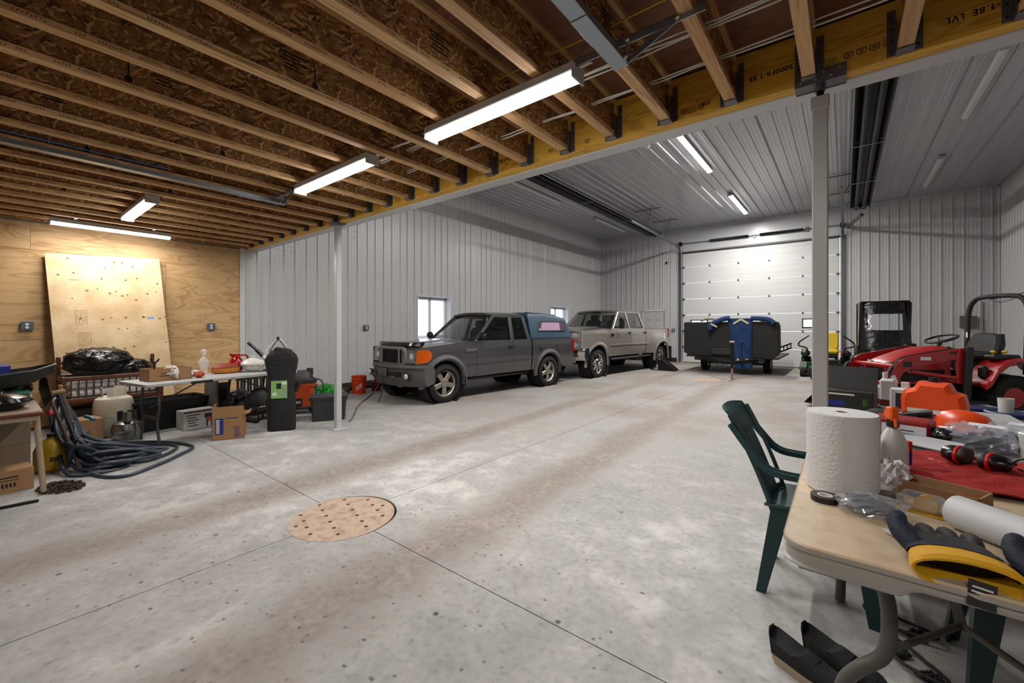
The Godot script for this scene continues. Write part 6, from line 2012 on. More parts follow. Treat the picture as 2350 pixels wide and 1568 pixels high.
func make_left() -> void:
	var card := rough_up(mat("cardboard", Color(0.56, 0.42, 0.28), 0.85), 0.05, 0.1, 3.0)
	var black := mat("black_plastic", Color(0.025, 0.025, 0.027), 0.5)
	var ink := mat("carton_ink", Color(0.12, 0.10, 0.10), 0.8)
	# plywood sheet leaning on the wall
	var low := Vector3(-8.16, 0.0, -1.27)
	var high := Vector3(-8.52, 2.44, -1.13)
	var up := (high - low).normalized()
	var side := Vector3(0, up.z, -up.y).normalized() * Vector3(0, -1, 1)
	side = Vector3(0.02, 0.058, -1.0).normalized()
	side = (side - up * side.dot(up)).normalized()
	var ps := thing("plywood_sheet", "pale knotty plywood sheet leaning upright against the wall", "plywood")
	ps.transform = Transform3D(Basis(side, up, side.cross(up)), low)
	part(ps, "core", mb().box(Vector3(0, 1.235, 0), Vector3(1.22, 2.47, 0.018), 0.001), wood("ply_edge", Color(0.66, 0.5, 0.32), Color(0.45, 0.3, 0.16), 3, 1, 0.3, 5.0))
	var q := QuadMesh.new()
	q.size = Vector2(1.218, 2.468)
	var pm := mat("knotty_veneer", Color.WHITE, 0.6)
	pm.albedo_texture = sheet_texture()
	part(ps, "face_veneer", q, pm).position = Vector3(0, 1.235, 0.0096)
	part(ps, "tag", mb().box(Vector3(0.42, 1.53, 0.0102), Vector3(0.085, 0.035, 0.0008)), mat("tag_blue", Color(0.45, 0.6, 0.72), 0.5), "small blue-white tag")
	# crib with a mattress
	var honey := wood("crib_wood", Color(0.36, 0.18, 0.08), Color(0.22, 0.10, 0.04), 3, 2, 0.5, 5.0, 0.4, 81)
	var crib := thing("crib", "brown spindle crib standing before the leaning plywood", "crib", Vector3(-7.98, 0, -1.1))
	for x in [-0.26, 0.26]:
		for z in [-0.5, 0.47]:
			var hh: float = 0.98 if x < 0.0 else 0.75
			part(crib, "post", mb().box(Vector3(x, hh / 2, z), Vector3(0.045, hh, 0.045), 0.01).ell(Vector3(x, hh, z), Vector3(0.026, 0.02, 0.026), 10), honey)
		part(crib, "top_rail", mb().box(Vector3(x, 0.735, -0.015), Vector3(0.035, 0.05, 0.96), 0.008), honey)
		part(crib, "bottom_rail", mb().box(Vector3(x, 0.45, -0.015), Vector3(0.035, 0.06, 0.96), 0.008), honey)
		for k in 13:
			part(crib, "spindle", mb().tube([Vector3(x, 0.47, -0.44 + 0.07 * k), Vector3(x, 0.72, -0.44 + 0.07 * k)], 0.0085, 6), honey)
	for z in [-0.5, 0.47]:
		part(crib, "end_rail", mb().box(Vector3(0, 0.72, z), Vector3(0.5, 0.06, 0.03), 0.008), honey)
		part(crib, "end_rail", mb().box(Vector3(0, 0.45, z), Vector3(0.5, 0.06, 0.03), 0.008), honey)
	var linen := rough_up(mat("mattress_white", Color(0.66, 0.66, 0.66), 0.8), 0.01, 2.0, 1.5)
	for k in 2:
		one("mattress", mb().box(Vector3(0, 0.055, 0), Vector3(0.46, 0.105, 0.9), 0.035), linen, ["white quilted mattress at the bottom of the crib", "white quilted mattress lying on the other in the crib"][k], "mattress", Vector3(-7.98, 0.47 + 0.108 * k, -1.115), 0, "crib mattresses")
	var bagm := mat("garbage_bag", Color(0.028, 0.028, 0.03), 0.25)
	rough_up(bagm, 0.012, 1.2, 1.5)
	var gb := mb()
	lump(gb, Vector3(0, 0.16, 0.0), Vector3(0.25, 0.2, 0.36), 21, 0.17, 0.9, 44, 0.0)
	lump(gb, Vector3(0.02, 0.08, -0.33), Vector3(0.18, 0.11, 0.22), 22, 0.2, 1.0, 30, 0.0)
	gb.crease = 60.0
	one("garbage_bag", gb, bagm, "shiny black garbage bag lying across the top of the crib", "bag", Vector3(-7.98, 0.76, -0.99))
	part(crib, "support_board", mb().box(Vector3(0, 0.42, -0.015), Vector3(0.5, 0.02, 0.94)), mat("board_pale", Color(0.55, 0.42, 0.27), 0.7))
	carton("carton", "plain brown carton half hidden behind the hose under the crib", Vector3(-7.15, 0, -0.72), 8, Vector3(0.3, 0.3, 0.34), false, card)
	one("toolbox_wood", mb().box(Vector3(0, 0.16, 0), Vector3(0.4, 0.32, 0.8), 0.01), mat("dark_plank", Color(0.17, 0.10, 0.06), 0.8), "dark wooden chest on the floor under the crib", "chest", Vector3(-7.98, 0, -1.1))
	# gas cylinders
	var tw := mat("tank_white", Color.WHITE, 0.5)
	tw.albedo_texture = noise_tex(0.045, 15, ramp([Color(0.32, 0.24, 0.17), Color(0.72, 0.68, 0.6), Color(0.76, 0.73, 0.66), Color(0.78, 0.75, 0.69)], [0.0, 0.2, 0.5, 1.0]), 4)
	tw.uv1_triplanar = true
	tw.uv1_scale = Vector3.ONE * 1.5
	cylinder_tank("propane_tank", "tall off-white propane cylinder with chipped paint and rusty base", Vector3(-7.38, 0, -1.05), 40, 0.195, 0.52, tw)
	cylinder_tank("propane_tank", "small shiny grey propane cylinder before the tall white one", Vector3(-7.0, 0, -1.12), 120, 0.152, 0.24, mat("tank_silver", Color(0.52, 0.53, 0.53), 0.25, 0.9))
	# hose
	var hm := mat("hose_blue", Color(0.16, 0.20, 0.25), 0.45)
	var hose := thing("garden_hose", "long slate-blue rubber hose heaped in loops and trailing over the floor", "hose")
	var hb := mb()
	var r := RandomNumberGenerator.new()
	r.seed = 31
	for i in 11:
		var k := i / 10.0
		var tx := -6.36 + 0.34 * k + r.randf_range(-0.03, 0.03)
		var ty := 0.66 - 0.46 * k
		var tz := -0.5 - 0.1 * k + r.randf_range(-0.03, 0.03)
		var fx := -5.5 - 0.22 * r.randf()
		var fz := -0.70 - 0.26 * k - 0.12 * r.randf()
		var fy: float = 0.02 + 0.028 * (i % 4)
		hb.tube(spline([Vector3(tx, ty, tz), Vector3(tx + 0.16, ty - 0.14, tz + 0.05), Vector3(tx + 0.34, 0.2 + fy, tz + 0.02), Vector3(fx - 0.15, fy, fz + 0.22), Vector3(fx, fy, fz + 0.05), Vector3(fx - 0.12, fy, fz - 0.2), Vector3(tx + 0.34, 0.10 + 0.25 * (ty - 0.2) + fy, tz - 0.12), Vector3(tx + 0.12, ty - 0.17, tz - 0.08)], 6, true), 0.0165, 8, true, true)
	part(hose, "coil", hb, hm)
	part(hose, "trailing_run", mb().tube(spline([Vector3(-6.2, 0.3, -0.7), Vector3(-5.95, 0.06, -0.62), Vector3(-5.45, 0.018, -0.66), Vector3(-5.22, 0.018, -0.82), Vector3(-5.38, 0.018, -1.08), Vector3(-5.62, 0.018, -1.32), Vector3(-5.86, 0.018, -1.5), Vector3(-6.18, 0.018, -1.45), Vector3(-6.5, 0.018, -1.28), Vector3(-6.75, 0.018, -1.05), Vector3(-6.9, 0.018, -0.86)], 7), 0.0165, 8), hm)
	part(hose, "trailing_run", mb().tube(spline([Vector3(-5.95, 0.05, -0.78), Vector3(-5.66, 0.018, -0.98), Vector3(-5.72, 0.018, -1.2), Vector3(-5.98, 0.018, -1.38), Vector3(-6.22, 0.018, -1.36), Vector3(-6.5, 0.018, -1.14), Vector3(-6.78, 0.018, -0.95)], 7), 0.0165, 8), hm)
	part(hose, "brass_fitting", mb().tube([Vector3(-5.72, 0.02, -1.06), Vector3(-5.78, 0.02, -1.12)], 0.02, 10), mat("brass", Color(0.72, 0.55, 0.18), 0.3, 0.8))
	part(hose, "spray_nozzle", mb().tube(spline([Vector3(-6.15, 0.47, -0.66), Vector3(-6.1, 0.46, -0.69), Vector3(-6.05, 0.44, -0.71)], 4), 0.018, 10), mat("nozzle_teal", Color(0.05, 0.35, 0.45), 0.4), "teal spray nozzle")
	# long-handled tools
	var dark := mat("tool_dark", Color(0.07, 0.07, 0.075), 0.5, 0.3)
	var sh := thing("spade", "dark steel spade leaning on the old table's corner", "spade")
	part(sh, "handle", mb().tube([Vector3(-5.72, 0.02, -0.58), Vector3(-6.05, 0.66, -0.42)], 0.016, 8), wood("ash", Color(0.24, 0.18, 0.12), Color(0.15, 0.11, 0.07), 3, 1, 0.5, 5.0))
	part(sh, "blade", mb().at(Vector3(-6.11, 0.75, -0.385), Vector3(0, 15, 34)).prism(poly([-0.09, -0.1, 0.09, -0.1, 0.1, 0.1, 0.04, 0.17, -0.04, 0.17, -0.1, 0.1]), 0.012, 0.003), dark)
	var rk := thing("push_broom", "black handled tool with a red grip leaning beside the spade", "broom")
	part(rk, "handle", mb().tube([Vector3(-5.75, 0.02, -0.62), Vector3(-6.12, 0.72, -0.47)], 0.02, 8), dark)
	part(rk, "grip", mb().tube([Vector3(-5.9, 0.56, -0.40), Vector3(-5.92, 0.60, -0.395)], 0.024, 10), mat("grip_red", Color(0.55, 0.03, 0.03), 0.4), "red grip")
	part(rk, "head", mb().at(Vector3(-6.16, 0.74, -0.46), Vector3(10, 0, 30)).box(Vector3.ZERO, Vector3(0.05, 0.04, 0.12), 0.01), mat("board_pale", Color(0.55, 0.42, 0.27), 0.7))
	var pn := thing("wooden_stake", "pale wooden stake leaning among the hose loops", "stake")
	part(pn, "shaft", mb().bar(Vector3(-5.98, 0.0, -0.66), Vector3(-6.3, 0.76, -0.5), 0.03, 0.018, 0.003), mats["ash"])
	part(pn, "tip", mb().box(Vector3(-6.31, 0.775, -0.495), Vector3(0.045, 0.05, 0.035), 0.006), mats["board_pale"])
	# old table at the picture's edge with its clutter
	var old := thing("card_table", "old table with a brown-edged top and beige metal legs under the black roaster", "table")
	part(old, "tabletop", mb().box(Vector3(-6.05, 0.695, 0.42), Vector3(1.7, 0.02, 1.46), 0.004), mat("tabletop_beige", Color(0.58, 0.50, 0.43), 0.6))
	part(old, "edge_band", mb().box(Vector3(-6.05, 0.68, 0.42), Vector3(1.712, 0.022, 1.472), 0.004), mat("edge_brown", Color(0.34, 0.14, 0.09), 0.5))
	var beige := mat("leg_beige", Color(0.56, 0.50, 0.42), 0.4)
	part(old, "apron", mb().box(Vector3(-6.05, 0.645, 0.42), Vector3(1.66, 0.045, 1.42), 0.006), beige)
	part(old, "leg", mb().tube([Vector3(-5.30, 0.65, -0.28), Vector3(-5.245, 0.0, -0.318)], 0.02, 10), beige)
	part(old, "leg", mb().tube([Vector3(-6.5, 0.65, -0.26), Vector3(-6.57, 0.0, -0.25)], 0.02, 10), beige)
	part(old, "leg", mb().tube([Vector3(-5.3, 0.65, 1.1), Vector3(-5.27, 0.0, 1.15)], 0.02, 10), beige)
	part(old, "leg", mb().tube([Vector3(-6.8, 0.65, 1.1), Vector3(-6.85, 0.0, 1.15)], 0.02, 10), beige)
	one("offcut_sheet", mb().box(Vector3(0, 0.32, 0), Vector3(0.03, 0.64, 0.9), 0.004).box(Vector3(0.002, 0.36, 0), Vector3(0.032, 0.004, 0.9)), mat("panel_drab", Color(0.42, 0.37, 0.30), 0.8), "drab beige board standing under the old table", "board", Vector3(-5.72, 0, 0.18), 4)
	var pan := thing("roasting_pan", "black speckled oval roasting pan on the old table", "pan", Vector3(-5.52, 0.706, -0.08), 20)
	part(pan, "base", mb().at(Vector3.ZERO, Vector3.ZERO, Vector3(1.35, 1, 1)).lathe([Vector2(0.13, 0), Vector2(0.165, 0.06), Vector2(0.185, 0.066), Vector2(0.185, 0.072), Vector2(0.17, 0.07)], 28), mat("enamel_black", Color(0.03, 0.03, 0.033), 0.2))
	part(pan, "lid", mb().at(Vector3.ZERO, Vector3.ZERO, Vector3(1.35, 1, 1)).lathe([Vector2(0.168, 0.07), Vector2(0.16, 0.1), Vector2(0.1, 0.13), Vector2(0.01, 0.135)], 28), mats["enamel_black"])
	part(pan, "handle", mb().tube(spline([Vector3(-0.06, 0.132, 0), Vector3(-0.04, 0.16, 0), Vector3(0.04, 0.16, 0), Vector3(0.06, 0.132, 0)], 4), 0.007, 6), mats["enamel_black"])
	var tb := mb()
	lump(tb, Vector3(0, 0.1, 0), Vector3(0.16, 0.09, 0.2), 33, 0.2, 1.2, 26, 0.0)
	one("black_tarp", tb, black, "crumpled black tarp behind the roasting pan on the old table", "tarp", Vector3(-6.25, 0.706, -0.12))
	one("storage_bin", mb().box(Vector3(0, 0.055, 0), Vector3(0.3, 0.11, 0.17), 0.02), mat("bin_blue", Color(0.14, 0.2, 0.5), 0.4), "blue plastic bin under the grey sled", "bin", Vector3(-5.85, 0.706, 0.12))
	one("cooler_bag", mb().box(Vector3(0, 0.055, 0), Vector3(0.26, 0.11, 0.16), 0.02), mat("bag_grey", Color(0.20, 0.19, 0.19), 0.8), "dark grey soft bag beside the blue bin", "bag", Vector3(-5.86, 0.706, -0.06))
	one("teal_crate", mb().box(Vector3(0, 0.05, 0), Vector3(0.22, 0.1, 0.12), 0.01), mat("crate_teal", Color(0.07, 0.32, 0.25), 0.5), "small teal crate under the sled's bow", "crate", Vector3(-5.92, 0.706, -0.21))
	var sl := thing("sled", "olive-grey plastic sled with its bow pointing at the crib", "sled", Vector3(-6.2, 0.82, 0.02), 0)
	var rings := []
	for s in [[0.75, 0.3, 0.0, 0.12], [0.2, 0.3, 0.0, 0.12], [-0.1, 0.29, 0.01, 0.13], [-0.32, 0.24, 0.05, 0.16], [-0.46, 0.14, 0.13, 0.2]]:
		var ring := PackedVector3Array()
		for p in [[-1.0, 1.0], [-0.8, 0.0], [0.8, 0.0], [1.0, 1.0], [0.94, 1.0], [0.75, 0.15], [-0.75, 0.15], [-0.94, 1.0]]:
			ring.append(Vector3(p[0] * s[1], lerpf(s[2], s[3], p[1]), s[0]))
		rings.append(ring)
	part(sl, "hull", mb().loft(rings), mat("sled_olive", Color(0.13, 0.12, 0.095), 0.5))
	part(sl, "rim", mb().tube([Vector3(0.3, 0.12, 0.75), Vector3(0.3, 0.125, 0.0), Vector3(0.24, 0.16, -0.32), Vector3(0.1, 0.205, -0.47), Vector3(-0.1, 0.205, -0.47), Vector3(-0.24, 0.16, -0.32), Vector3(-0.3, 0.12, 0.0), Vector3(-0.3, 0.12, 0.75)], 0.012, 6), mats["sled_olive"])
	one("blue_tarp_bag", mb().box(Vector3(0, 0.1, 0), Vector3(0.14, 0.2, 0.2), 0.02), mat("bag_blue", Color(0.02, 0.1, 0.42), 0.5), "bright blue bag standing in the sled", "bag", Vector3(-6.3, 0.84, -0.06), 15)
	one("black_pouch", mb().ell(Vector3(0, 0.07, 0), Vector3(0.1, 0.08, 0.12), 14), black, "small black pouch beside the blue bag in the sled", "pouch", Vector3(-6.18, 0.84, 0.02))
	var jk := mb()
	lump(jk, Vector3(0, 0.3, 0), Vector3(0.12, 0.3, 0.2), 44, 0.3, 2.0, 22, 0.0)
	one("safety_jacket", jk, mat("jacket_yellow", Color(0.45, 0.38, 0.05), 0.8), "dull yellow jacket heaped at the picture's edge", "jacket", Vector3(-6.35, 0.84, 0.2))
	carton("carton", "brown shipping carton with printed bars on the floor under the old table", Vector3(-5.66, 0, -0.06), 6, Vector3(0.36, 0.19, 0.4), false, card)
	var cl: Node3D = get_child(-1)
	part(cl, "print", mb().box(Vector3(0.1805, 0.13, 0.02), Vector3(0.001, 0.012, 0.26)), ink)
	part(cl, "print", mb().box(Vector3(0.1805, 0.105, 0.02), Vector3(0.001, 0.006, 0.26)), ink)
	var bars := mb()
	for k in 9:
		bars.box(Vector3(0.1805, 0.065, -0.09 + 0.022 * k), Vector3(0.001, 0.035, 0.013))
	part(cl, "print", bars, ink)
	# chain heap
	var ch := mb()
	for k in 150:
		var a := r.randf() * TAU
		var d := sqrt(r.randf())
		var c := Vector3(cos(a) * d * 0.19, 0.012 + 0.055 * (1.0 - d) * r.randf(), sin(a) * d * 0.13)
		ch.at(c, Vector3(r.randf_range(-50, 50), r.randf() * 360, r.randf_range(-50, 50)))
		var link := []
		for j in 10:
			var b := TAU * j / 10
			link.append(Vector3(cos(b) * 0.019, 0, sin(b) * 0.011))
		ch.tube(link, 0.0045, 5, true, true)
	var chain := one("chain", ch, mat("rusty_chain", Color(0.22, 0.15, 0.11), 0.7, 0.3), "rusty chain heaped on the floor round the table leg", "chain", Vector3(-5.30, 0, -0.42), 20)
	chain.set_meta("kind", "thing")
	one("pry_bar", mb().bar(Vector3(-0.25, 0.012, 0), Vector3(0.2, 0.012, 0), 0.022, 0.02, 0.005), dark, "dark steel bar lying on the floor at the picture's edge", "bar", Vector3(-5.05, 0, -0.08), 85)
	var jug := thing("yellow_jug", "dirty yellow plastic jug on the floor behind the old table's leg", "jug", Vector3(-6.05, 0, -0.42))
	part(jug, "body", mb().lathe([Vector2(0.1, 0), Vector2(0.125, 0.03), Vector2(0.125, 0.2), Vector2(0.1, 0.27), Vector2(0.04, 0.31), Vector2(0.03, 0.33)], 20), mat("jug_yellow", Color(0.62, 0.50, 0.04), 0.5))
	part(jug, "cap", mb().lathe([Vector2(0.035, 0.33), Vector2(0.035, 0.36)], 14), mats["black_plastic"])
	part(jug, "label", mb().box(Vector3(0.125, 0.13, -0.02), Vector3(0.004, 0.04, 0.08)), mat("jug_print", Color(0.25, 0.2, 0.06), 0.6))
	one("black_boot", mb().box(Vector3(0, 0.04, 0), Vector3(0.1, 0.08, 0.24), 0.035).box(Vector3(0, 0.09, 0.07), Vector3(0.09, 0.1, 0.1), 0.03), black, "single black boot on the floor beside the yellow jug", "boot", Vector3(-6.0, 0, -0.75), 60)

func make_left_table() -> void:
	var card: Material = mats["cardboard"]
	var black: Material = mats["black_plastic"]
	var ink: Material = mats["carton_ink"]
	var white := mat("table_white", Color(0.62, 0.62, 0.61), 0.5)
	var t := folding_table("folding_table", "white folding table with dishes along the plywood wall", Vector3(-6.71, 0, -2.0), 99.2, 1.86, 0.74, white, mat("leg_grey", Color(0.25, 0.26, 0.27), 0.4, 0.4))
	part(t, "handle", mb().box(Vector3(-0.36, 0.712, 0.372), Vector3(0.24, 0.03, 0.012), 0.004), black)
	var y := 0.741
	# carton with its contents
	carton("carton", "long open brown carton on the end of the white folding table", Vector3(-6.63, y, -1.42), 99, Vector3(0.44, 0.15, 0.26), true, card)
	var c: Node3D = get_child(-1)
	part(c, "print", mb().box(Vector3(-0.03, 0.09, 0.1305), Vector3(0.15, 0.008, 0.001)).box(Vector3(-0.05, 0.06, 0.1305), Vector3(0.13, 0.01, 0.001)).box(Vector3(0.03, 0.12, 0.1305), Vector3(0.04, 0.014, 0.001)), ink)
	var rg := mb()
	lump(rg, Vector3(0, 0.07, 0), Vector3(0.17, 0.09, 0.09), 51, 0.4, 2.0, 24, 0.0)
	one("rag", rg, mat("rag_white", Color(0.74, 0.72, 0.70), 0.85), "white rags bunched in the long carton", "cloth", Vector3(-6.62, y + 0.01, -1.47))
	one("wrench", mb().tube([Vector3(0, 0, 0), Vector3(0.02, 0.2, 0)], 0.01, 6).tube(spline([Vector3(-0.02, 0.26, 0), Vector3(-0.005, 0.215, 0), Vector3(0.03, 0.21, 0), Vector3(0.06, 0.25, 0)], 4), 0.01, 6), mats["tool_dark"], "open-ended wrench standing up in the long carton", "wrench", Vector3(-6.66, y + 0.012, -1.3), 80)
	# decanter: cut glass body, neck and ball stopper
	var gl := glass("cut_glass", Color(0.85, 0.87, 0.88), 0.28, 0.1)
	var d := thing("decanter", "clear glass decanter with a ball stopper on the white table", "decanter", Vector3(-6.94, y, -1.9))
	var prof := []
	for q in [[0.04, 0.0], [0.05, 0.01], [0.045, 0.1], [0.065, 0.14], [0.07, 0.17], [0.05, 0.21], [0.022, 0.24], [0.02, 0.28]]:
		prof.append(Vector2(q[0], q[1]))
	part(d, "body", mb().lathe(prof, 12), gl)
	part(d, "stopper", mb().ell(Vector3(0, 0.315, 0), Vector3(0.038, 0.038, 0.038), 14), gl)
	# wicker basket with lid
	var wk := mat("wicker", Color.WHITE, 0.7)
	wk.albedo_texture = noise_tex(0.09, 17, ramp([Color(0.38, 0.14, 0.05), Color(0.75, 0.45, 0.14), Color(0.82, 0.60, 0.28)]), 2)
	wk.uv1_triplanar = true
	wk.uv1_scale = Vector3.ONE * 3.0
	var b := thing("wicker_basket", "golden wicker basket with a red-brown lid on the white table", "basket", Vector3(-6.93, y, -2.16), 95)
	part(b, "body", mb().at(Vector3.ZERO, Vector3.ZERO, Vector3(1.45, 1, 1)).lathe([Vector2(0.09, 0), Vector2(0.115, 0.02), Vector2(0.12, 0.075), Vector2(0.1, 0.085)], 24), wk)
	part(b, "lid", mb().at(Vector3.ZERO, Vector3.ZERO, Vector3(1.4, 1, 1)).lathe([Vector2(0.122, 0.085), Vector2(0.1, 0.12), Vector2(0.05, 0.14), Vector2(0.01, 0.142)], 24), mat("lid_rust", Color(0.50, 0.20, 0.09), 0.6))
	var bands := mb()
	for k in 22:
		var a := TAU * k / 22
		bands.bar(Vector3(cos(a) * 0.166, 0.01, sin(a) * 0.115), Vector3(cos(a) * 0.176, 0.078, sin(a) * 0.122), 0.008, 0.008)
	part(b, "weave_ribs", bands, wk)
	# red jug behind
	var j := thing("red_pitcher", "glossy red glazed pitcher with a looped handle behind the basket", "pitcher", Vector3(-7.02, y, -2.32), 100)
	var red := mat("glaze_red", Color(0.55, 0.03, 0.03), 0.15)
	part(j, "body", mb().lathe([Vector2(0.06, 0), Vector2(0.09, 0.05), Vector2(0.1, 0.12), Vector2(0.07, 0.19), Vector2(0.045, 0.22), Vector2(0.055, 0.26)], 24), red)
	part(j, "handle", mb().tube(spline([Vector3(0.09, 0.08, 0), Vector3(0.16, 0.14, 0), Vector3(0.15, 0.23, 0), Vector3(0.05, 0.235, 0)], 5), 0.011, 8), red)
	part(j, "spout", mb().tube([Vector3(-0.03, 0.225, 0), Vector3(-0.09, 0.265, 0)], [0.03, 0.012], 8), red)
	# dark platter leaning, tureen, club and plates
	one("black_platter", mb().at(Vector3(0, 0.09, 0), Vector3(35, 0, 20)).lathe([Vector2(0.02, 0.0), Vector2(0.11, 0.004), Vector2(0.14, 0.016), Vector2(0.14, 0.02), Vector2(0.1, 0.01)], 24), black, "black platter leaning between the red pitcher and the white tureen", "platter", Vector3(-7.08, y, -2.42))
	var tu := thing("tureen", "white printed soup tureen on its plate on the white table", "tureen", Vector3(-6.9, y, -2.50), 60)
	var por := mat("porcelain", Color(0.78, 0.77, 0.75), 0.18)
	part(tu, "plate", mb().lathe([Vector2(0.1, 0), Vector2(0.17, 0.012), Vector2(0.175, 0.018), Vector2(0.1, 0.01)], 28), por)
	part(tu, "bowl", mb().at(Vector3.ZERO, Vector3.ZERO, Vector3(1.2, 1, 1)).lathe([Vector2(0.06, 0.012), Vector2(0.09, 0.03), Vector2(0.135, 0.08), Vector2(0.14, 0.11), Vector2(0.13, 0.12)], 28), por)
	part(tu, "lid", mb().at(Vector3.ZERO, Vector3.ZERO, Vector3(1.2, 1, 1)).lathe([Vector2(0.138, 0.12), Vector2(0.11, 0.16), Vector2(0.05, 0.19), Vector2(0.02, 0.2), Vector2(0.03, 0.225), Vector2(0.005, 0.235)], 28), por)
	var mark := mb()
	for k in 14:
		var a := deg_to_rad(20 + 10 * k)
		mark.bar(Vector3(cos(a) * 0.163, 0.07 + 0.01 * (k % 3), sin(a) * 0.137), Vector3(cos(a + 0.06) * 0.166, 0.1 - 0.01 * (k % 2), sin(a + 0.06) * 0.139), 0.006, 0.006)
	part(tu, "printed_band", mark, mat("print_grey", Color(0.16, 0.15, 0.15), 0.5))
	var bt := thing("wine_bottle", "slim dark bottle with a blue cap tilted over the tureen", "bottle", Vector3(-6.98, y, -2.68), 0)
	part(bt, "body", mb().tube([Vector3(0.02, 0.04, -0.16), Vector3(-0.06, 0.22, 0.0), Vector3(-0.10, 0.31, 0.07)], [0.03, 0.03, 0.027], 12), mat("bottle_dark", Color(0.03, 0.035, 0.04), 0.2))
	part(bt, "neck", mb().tube([Vector3(-0.10, 0.31, 0.07), Vector3(-0.135, 0.385, 0.135)], 0.02, 12), mat("bottle_dark", Color(0.03, 0.035, 0.04), 0.2))
	part(bt, "cap", mb().tube([Vector3(-0.135, 0.385, 0.135), Vector3(-0.15, 0.42, 0.165)], 0.024, 12), mat("cap_navy", Color(0.03, 0.06, 0.16), 0.3))
	part(bt, "label", mb().tube([Vector3(-0.03, 0.155, -0.06), Vector3(-0.055, 0.21, -0.01)], 0.0312, 12), mat("sticker_pale", Color(0.8, 0.8, 0.78), 0.5))
	one("serving_dish", mb().lathe([Vector2(0.08, 0), Vector2(0.14, 0.03), Vector2(0.15, 0.035), Vector2(0.13, 0.028)], 24), por, "shallow white dish near the tall black bag on the white table", "dish", Vector3(-6.72, y, -2.74))
	one("wooden_tray", mb().at(Vector3(0, 0.075, 0), Vector3(0, 0, 24)).box(Vector3.ZERO, Vector3(0.3, 0.015, 0.2), 0.005), mats["lid_rust"], "brown tray propped on the shallow white dish", "tray", Vector3(-6.82, y, -2.77), 80)
	one("glass_jar", mb().lathe([Vector2(0.035, 0), Vector2(0.04, 0.01), Vector2(0.04, 0.12), Vector2(0.03, 0.14)], 14), mat("jar_tan", Color(0.62, 0.45, 0.38), 0.3), "tall pinkish jar at the far end of the white table", "jar", Vector3(-7.1, y, -2.84))
	one("paper_bundle", mb().box(Vector3(0, 0.07, 0), Vector3(0.07, 0.14, 0.12), 0.02), mat("rag_white", Color(0.74, 0.72, 0.70), 0.85), "white paper bundle beside the pinkish jar", "paper", Vector3(-6.85, y, -2.9))
	for k in 3:
		var f := thing("cleaning_bottle", ["white squeeze bottle behind the tall black bag", "pale bottle standing past the tall black bag", "short tan bottle at the table's far end"][k], "bottle", Vector3([-6.98, -6.9, -7.05][k], y, [-2.96, -2.93, -2.93][k] + 0.06))
		part(f, "body", mb().lathe([Vector2(0.024, 0), Vector2(0.026, 0.01), Vector2(0.026, [0.14, 0.1, 0.07][k]), Vector2(0.012, [0.17, 0.12, 0.085][k])], 12), mat("bottle_white_%d" % k, [Color(0.7, 0.7, 0.68), Color(0.65, 0.66, 0.66), Color(0.6, 0.4, 0.25)][k], 0.35))
		part(f, "cap", mb().lathe([Vector2(0.013, [0.17, 0.12, 0.085][k]), Vector2(0.012, [0.2, 0.15, 0.11][k])], 10), mat("cap_dark", Color(0.12, 0.12, 0.12), 0.4))
	# small white cups and crumpled cloth near the decanter
	for k in 3:
		var m := mb()
		lump(m, Vector3(0, 0.04, 0), Vector3(0.06, 0.045, 0.06), 60 + k, 0.4, 2.0, 16, 0.0)
		one("rag", m, [mats["rag_white"], mats["rag_white"], mat("rag_orange", Color(0.6, 0.25, 0.14), 0.8)][k], ["white crumpled rag right beside the long carton", "second white crumpled rag before the decanter", "flat orange rag on the near edge of the white table"][k], "cloth", Vector3([-6.72, -6.8, -6.55][k], y, [-1.66, -1.76, -1.74][k]))
	# under the table
	tote("black_tub", "large open black plastic tub under the white folding table", Vector3(-7.5, 0, -1.62), 99, Vector3(0.86, 0.40, 0.5), black, null)
	var saw := carton("product_carton", "white and red printed product box with an orange and blue picture under the table", Vector3(-7.1, 0, -1.86), 98, Vector3(0.40, 0.25, 0.22), false, mat("carton_white", Color(0.68, 0.67, 0.65), 0.6))
	part(saw, "print_top", mb().box(Vector3(0, 0.235, 0.1105), Vector3(0.39, 0.02, 0.001)), mat("print_maroon", Color(0.2, 0.04, 0.04), 0.5))
	var pic := mb().box(Vector3(0.1, 0.16, 0.1105), Vector3(0.1, 0.06, 0.001)).box(Vector3(0.08, 0.07, 0.1105), Vector3(0.02, 0.12, 0.001)).box(Vector3(0.14, 0.07, 0.1105), Vector3(0.02, 0.12, 0.001))
	part(saw, "picture", pic, mat("print_navy", Color(0.08, 0.1, 0.2), 0.5))
	part(saw, "picture", mb().box(Vector3(0.105, 0.11, 0.111), Vector3(0.045, 0.06, 0.001)), mat("print_orange", Color(0.7, 0.26, 0.06), 0.5))
	var lines := mb()
	for k in 5:
		lines.box(Vector3(-0.09 - 0.01 * (k % 2), 0.19 - 0.035 * k, 0.1108), Vector3([0.16, 0.1, 0.13, 0.09, 0.12][k], 0.012, 0.001))
	part(saw, "text_lines", lines, ink)
	var bx := carton("carton", "open brown carton with blue printing standing before the white table", Vector3(-6.12, 0, -1.95), 66, Vector3(0.33, 0.31, 0.3), true, card)
	for q in [[0.0, 0.36, 0.147, 0.33, 0.1, 0.006, 0], [-0.158, 0.365, 0.0, 0.006, 0.11, 0.29, 0]]:
		part(bx, "flap", mb().box(Vector3(q[0], q[1], q[2]), Vector3(q[3], q[4], q[5])), card)
	part(bx, "flap", mb().at(Vector3(0.185, 0.30, 0), Vector3(0, 0, -68)).box(Vector3.ZERO, Vector3(0.006, 0.1, 0.29)), card)
	var blue := mat("carton_blue", Color(0.10, 0.16, 0.42), 0.6)
	var pl := mb()
	pl.box(Vector3(-0.09, 0.17, 0.1505), Vector3(0.085, 0.2, 0.001))
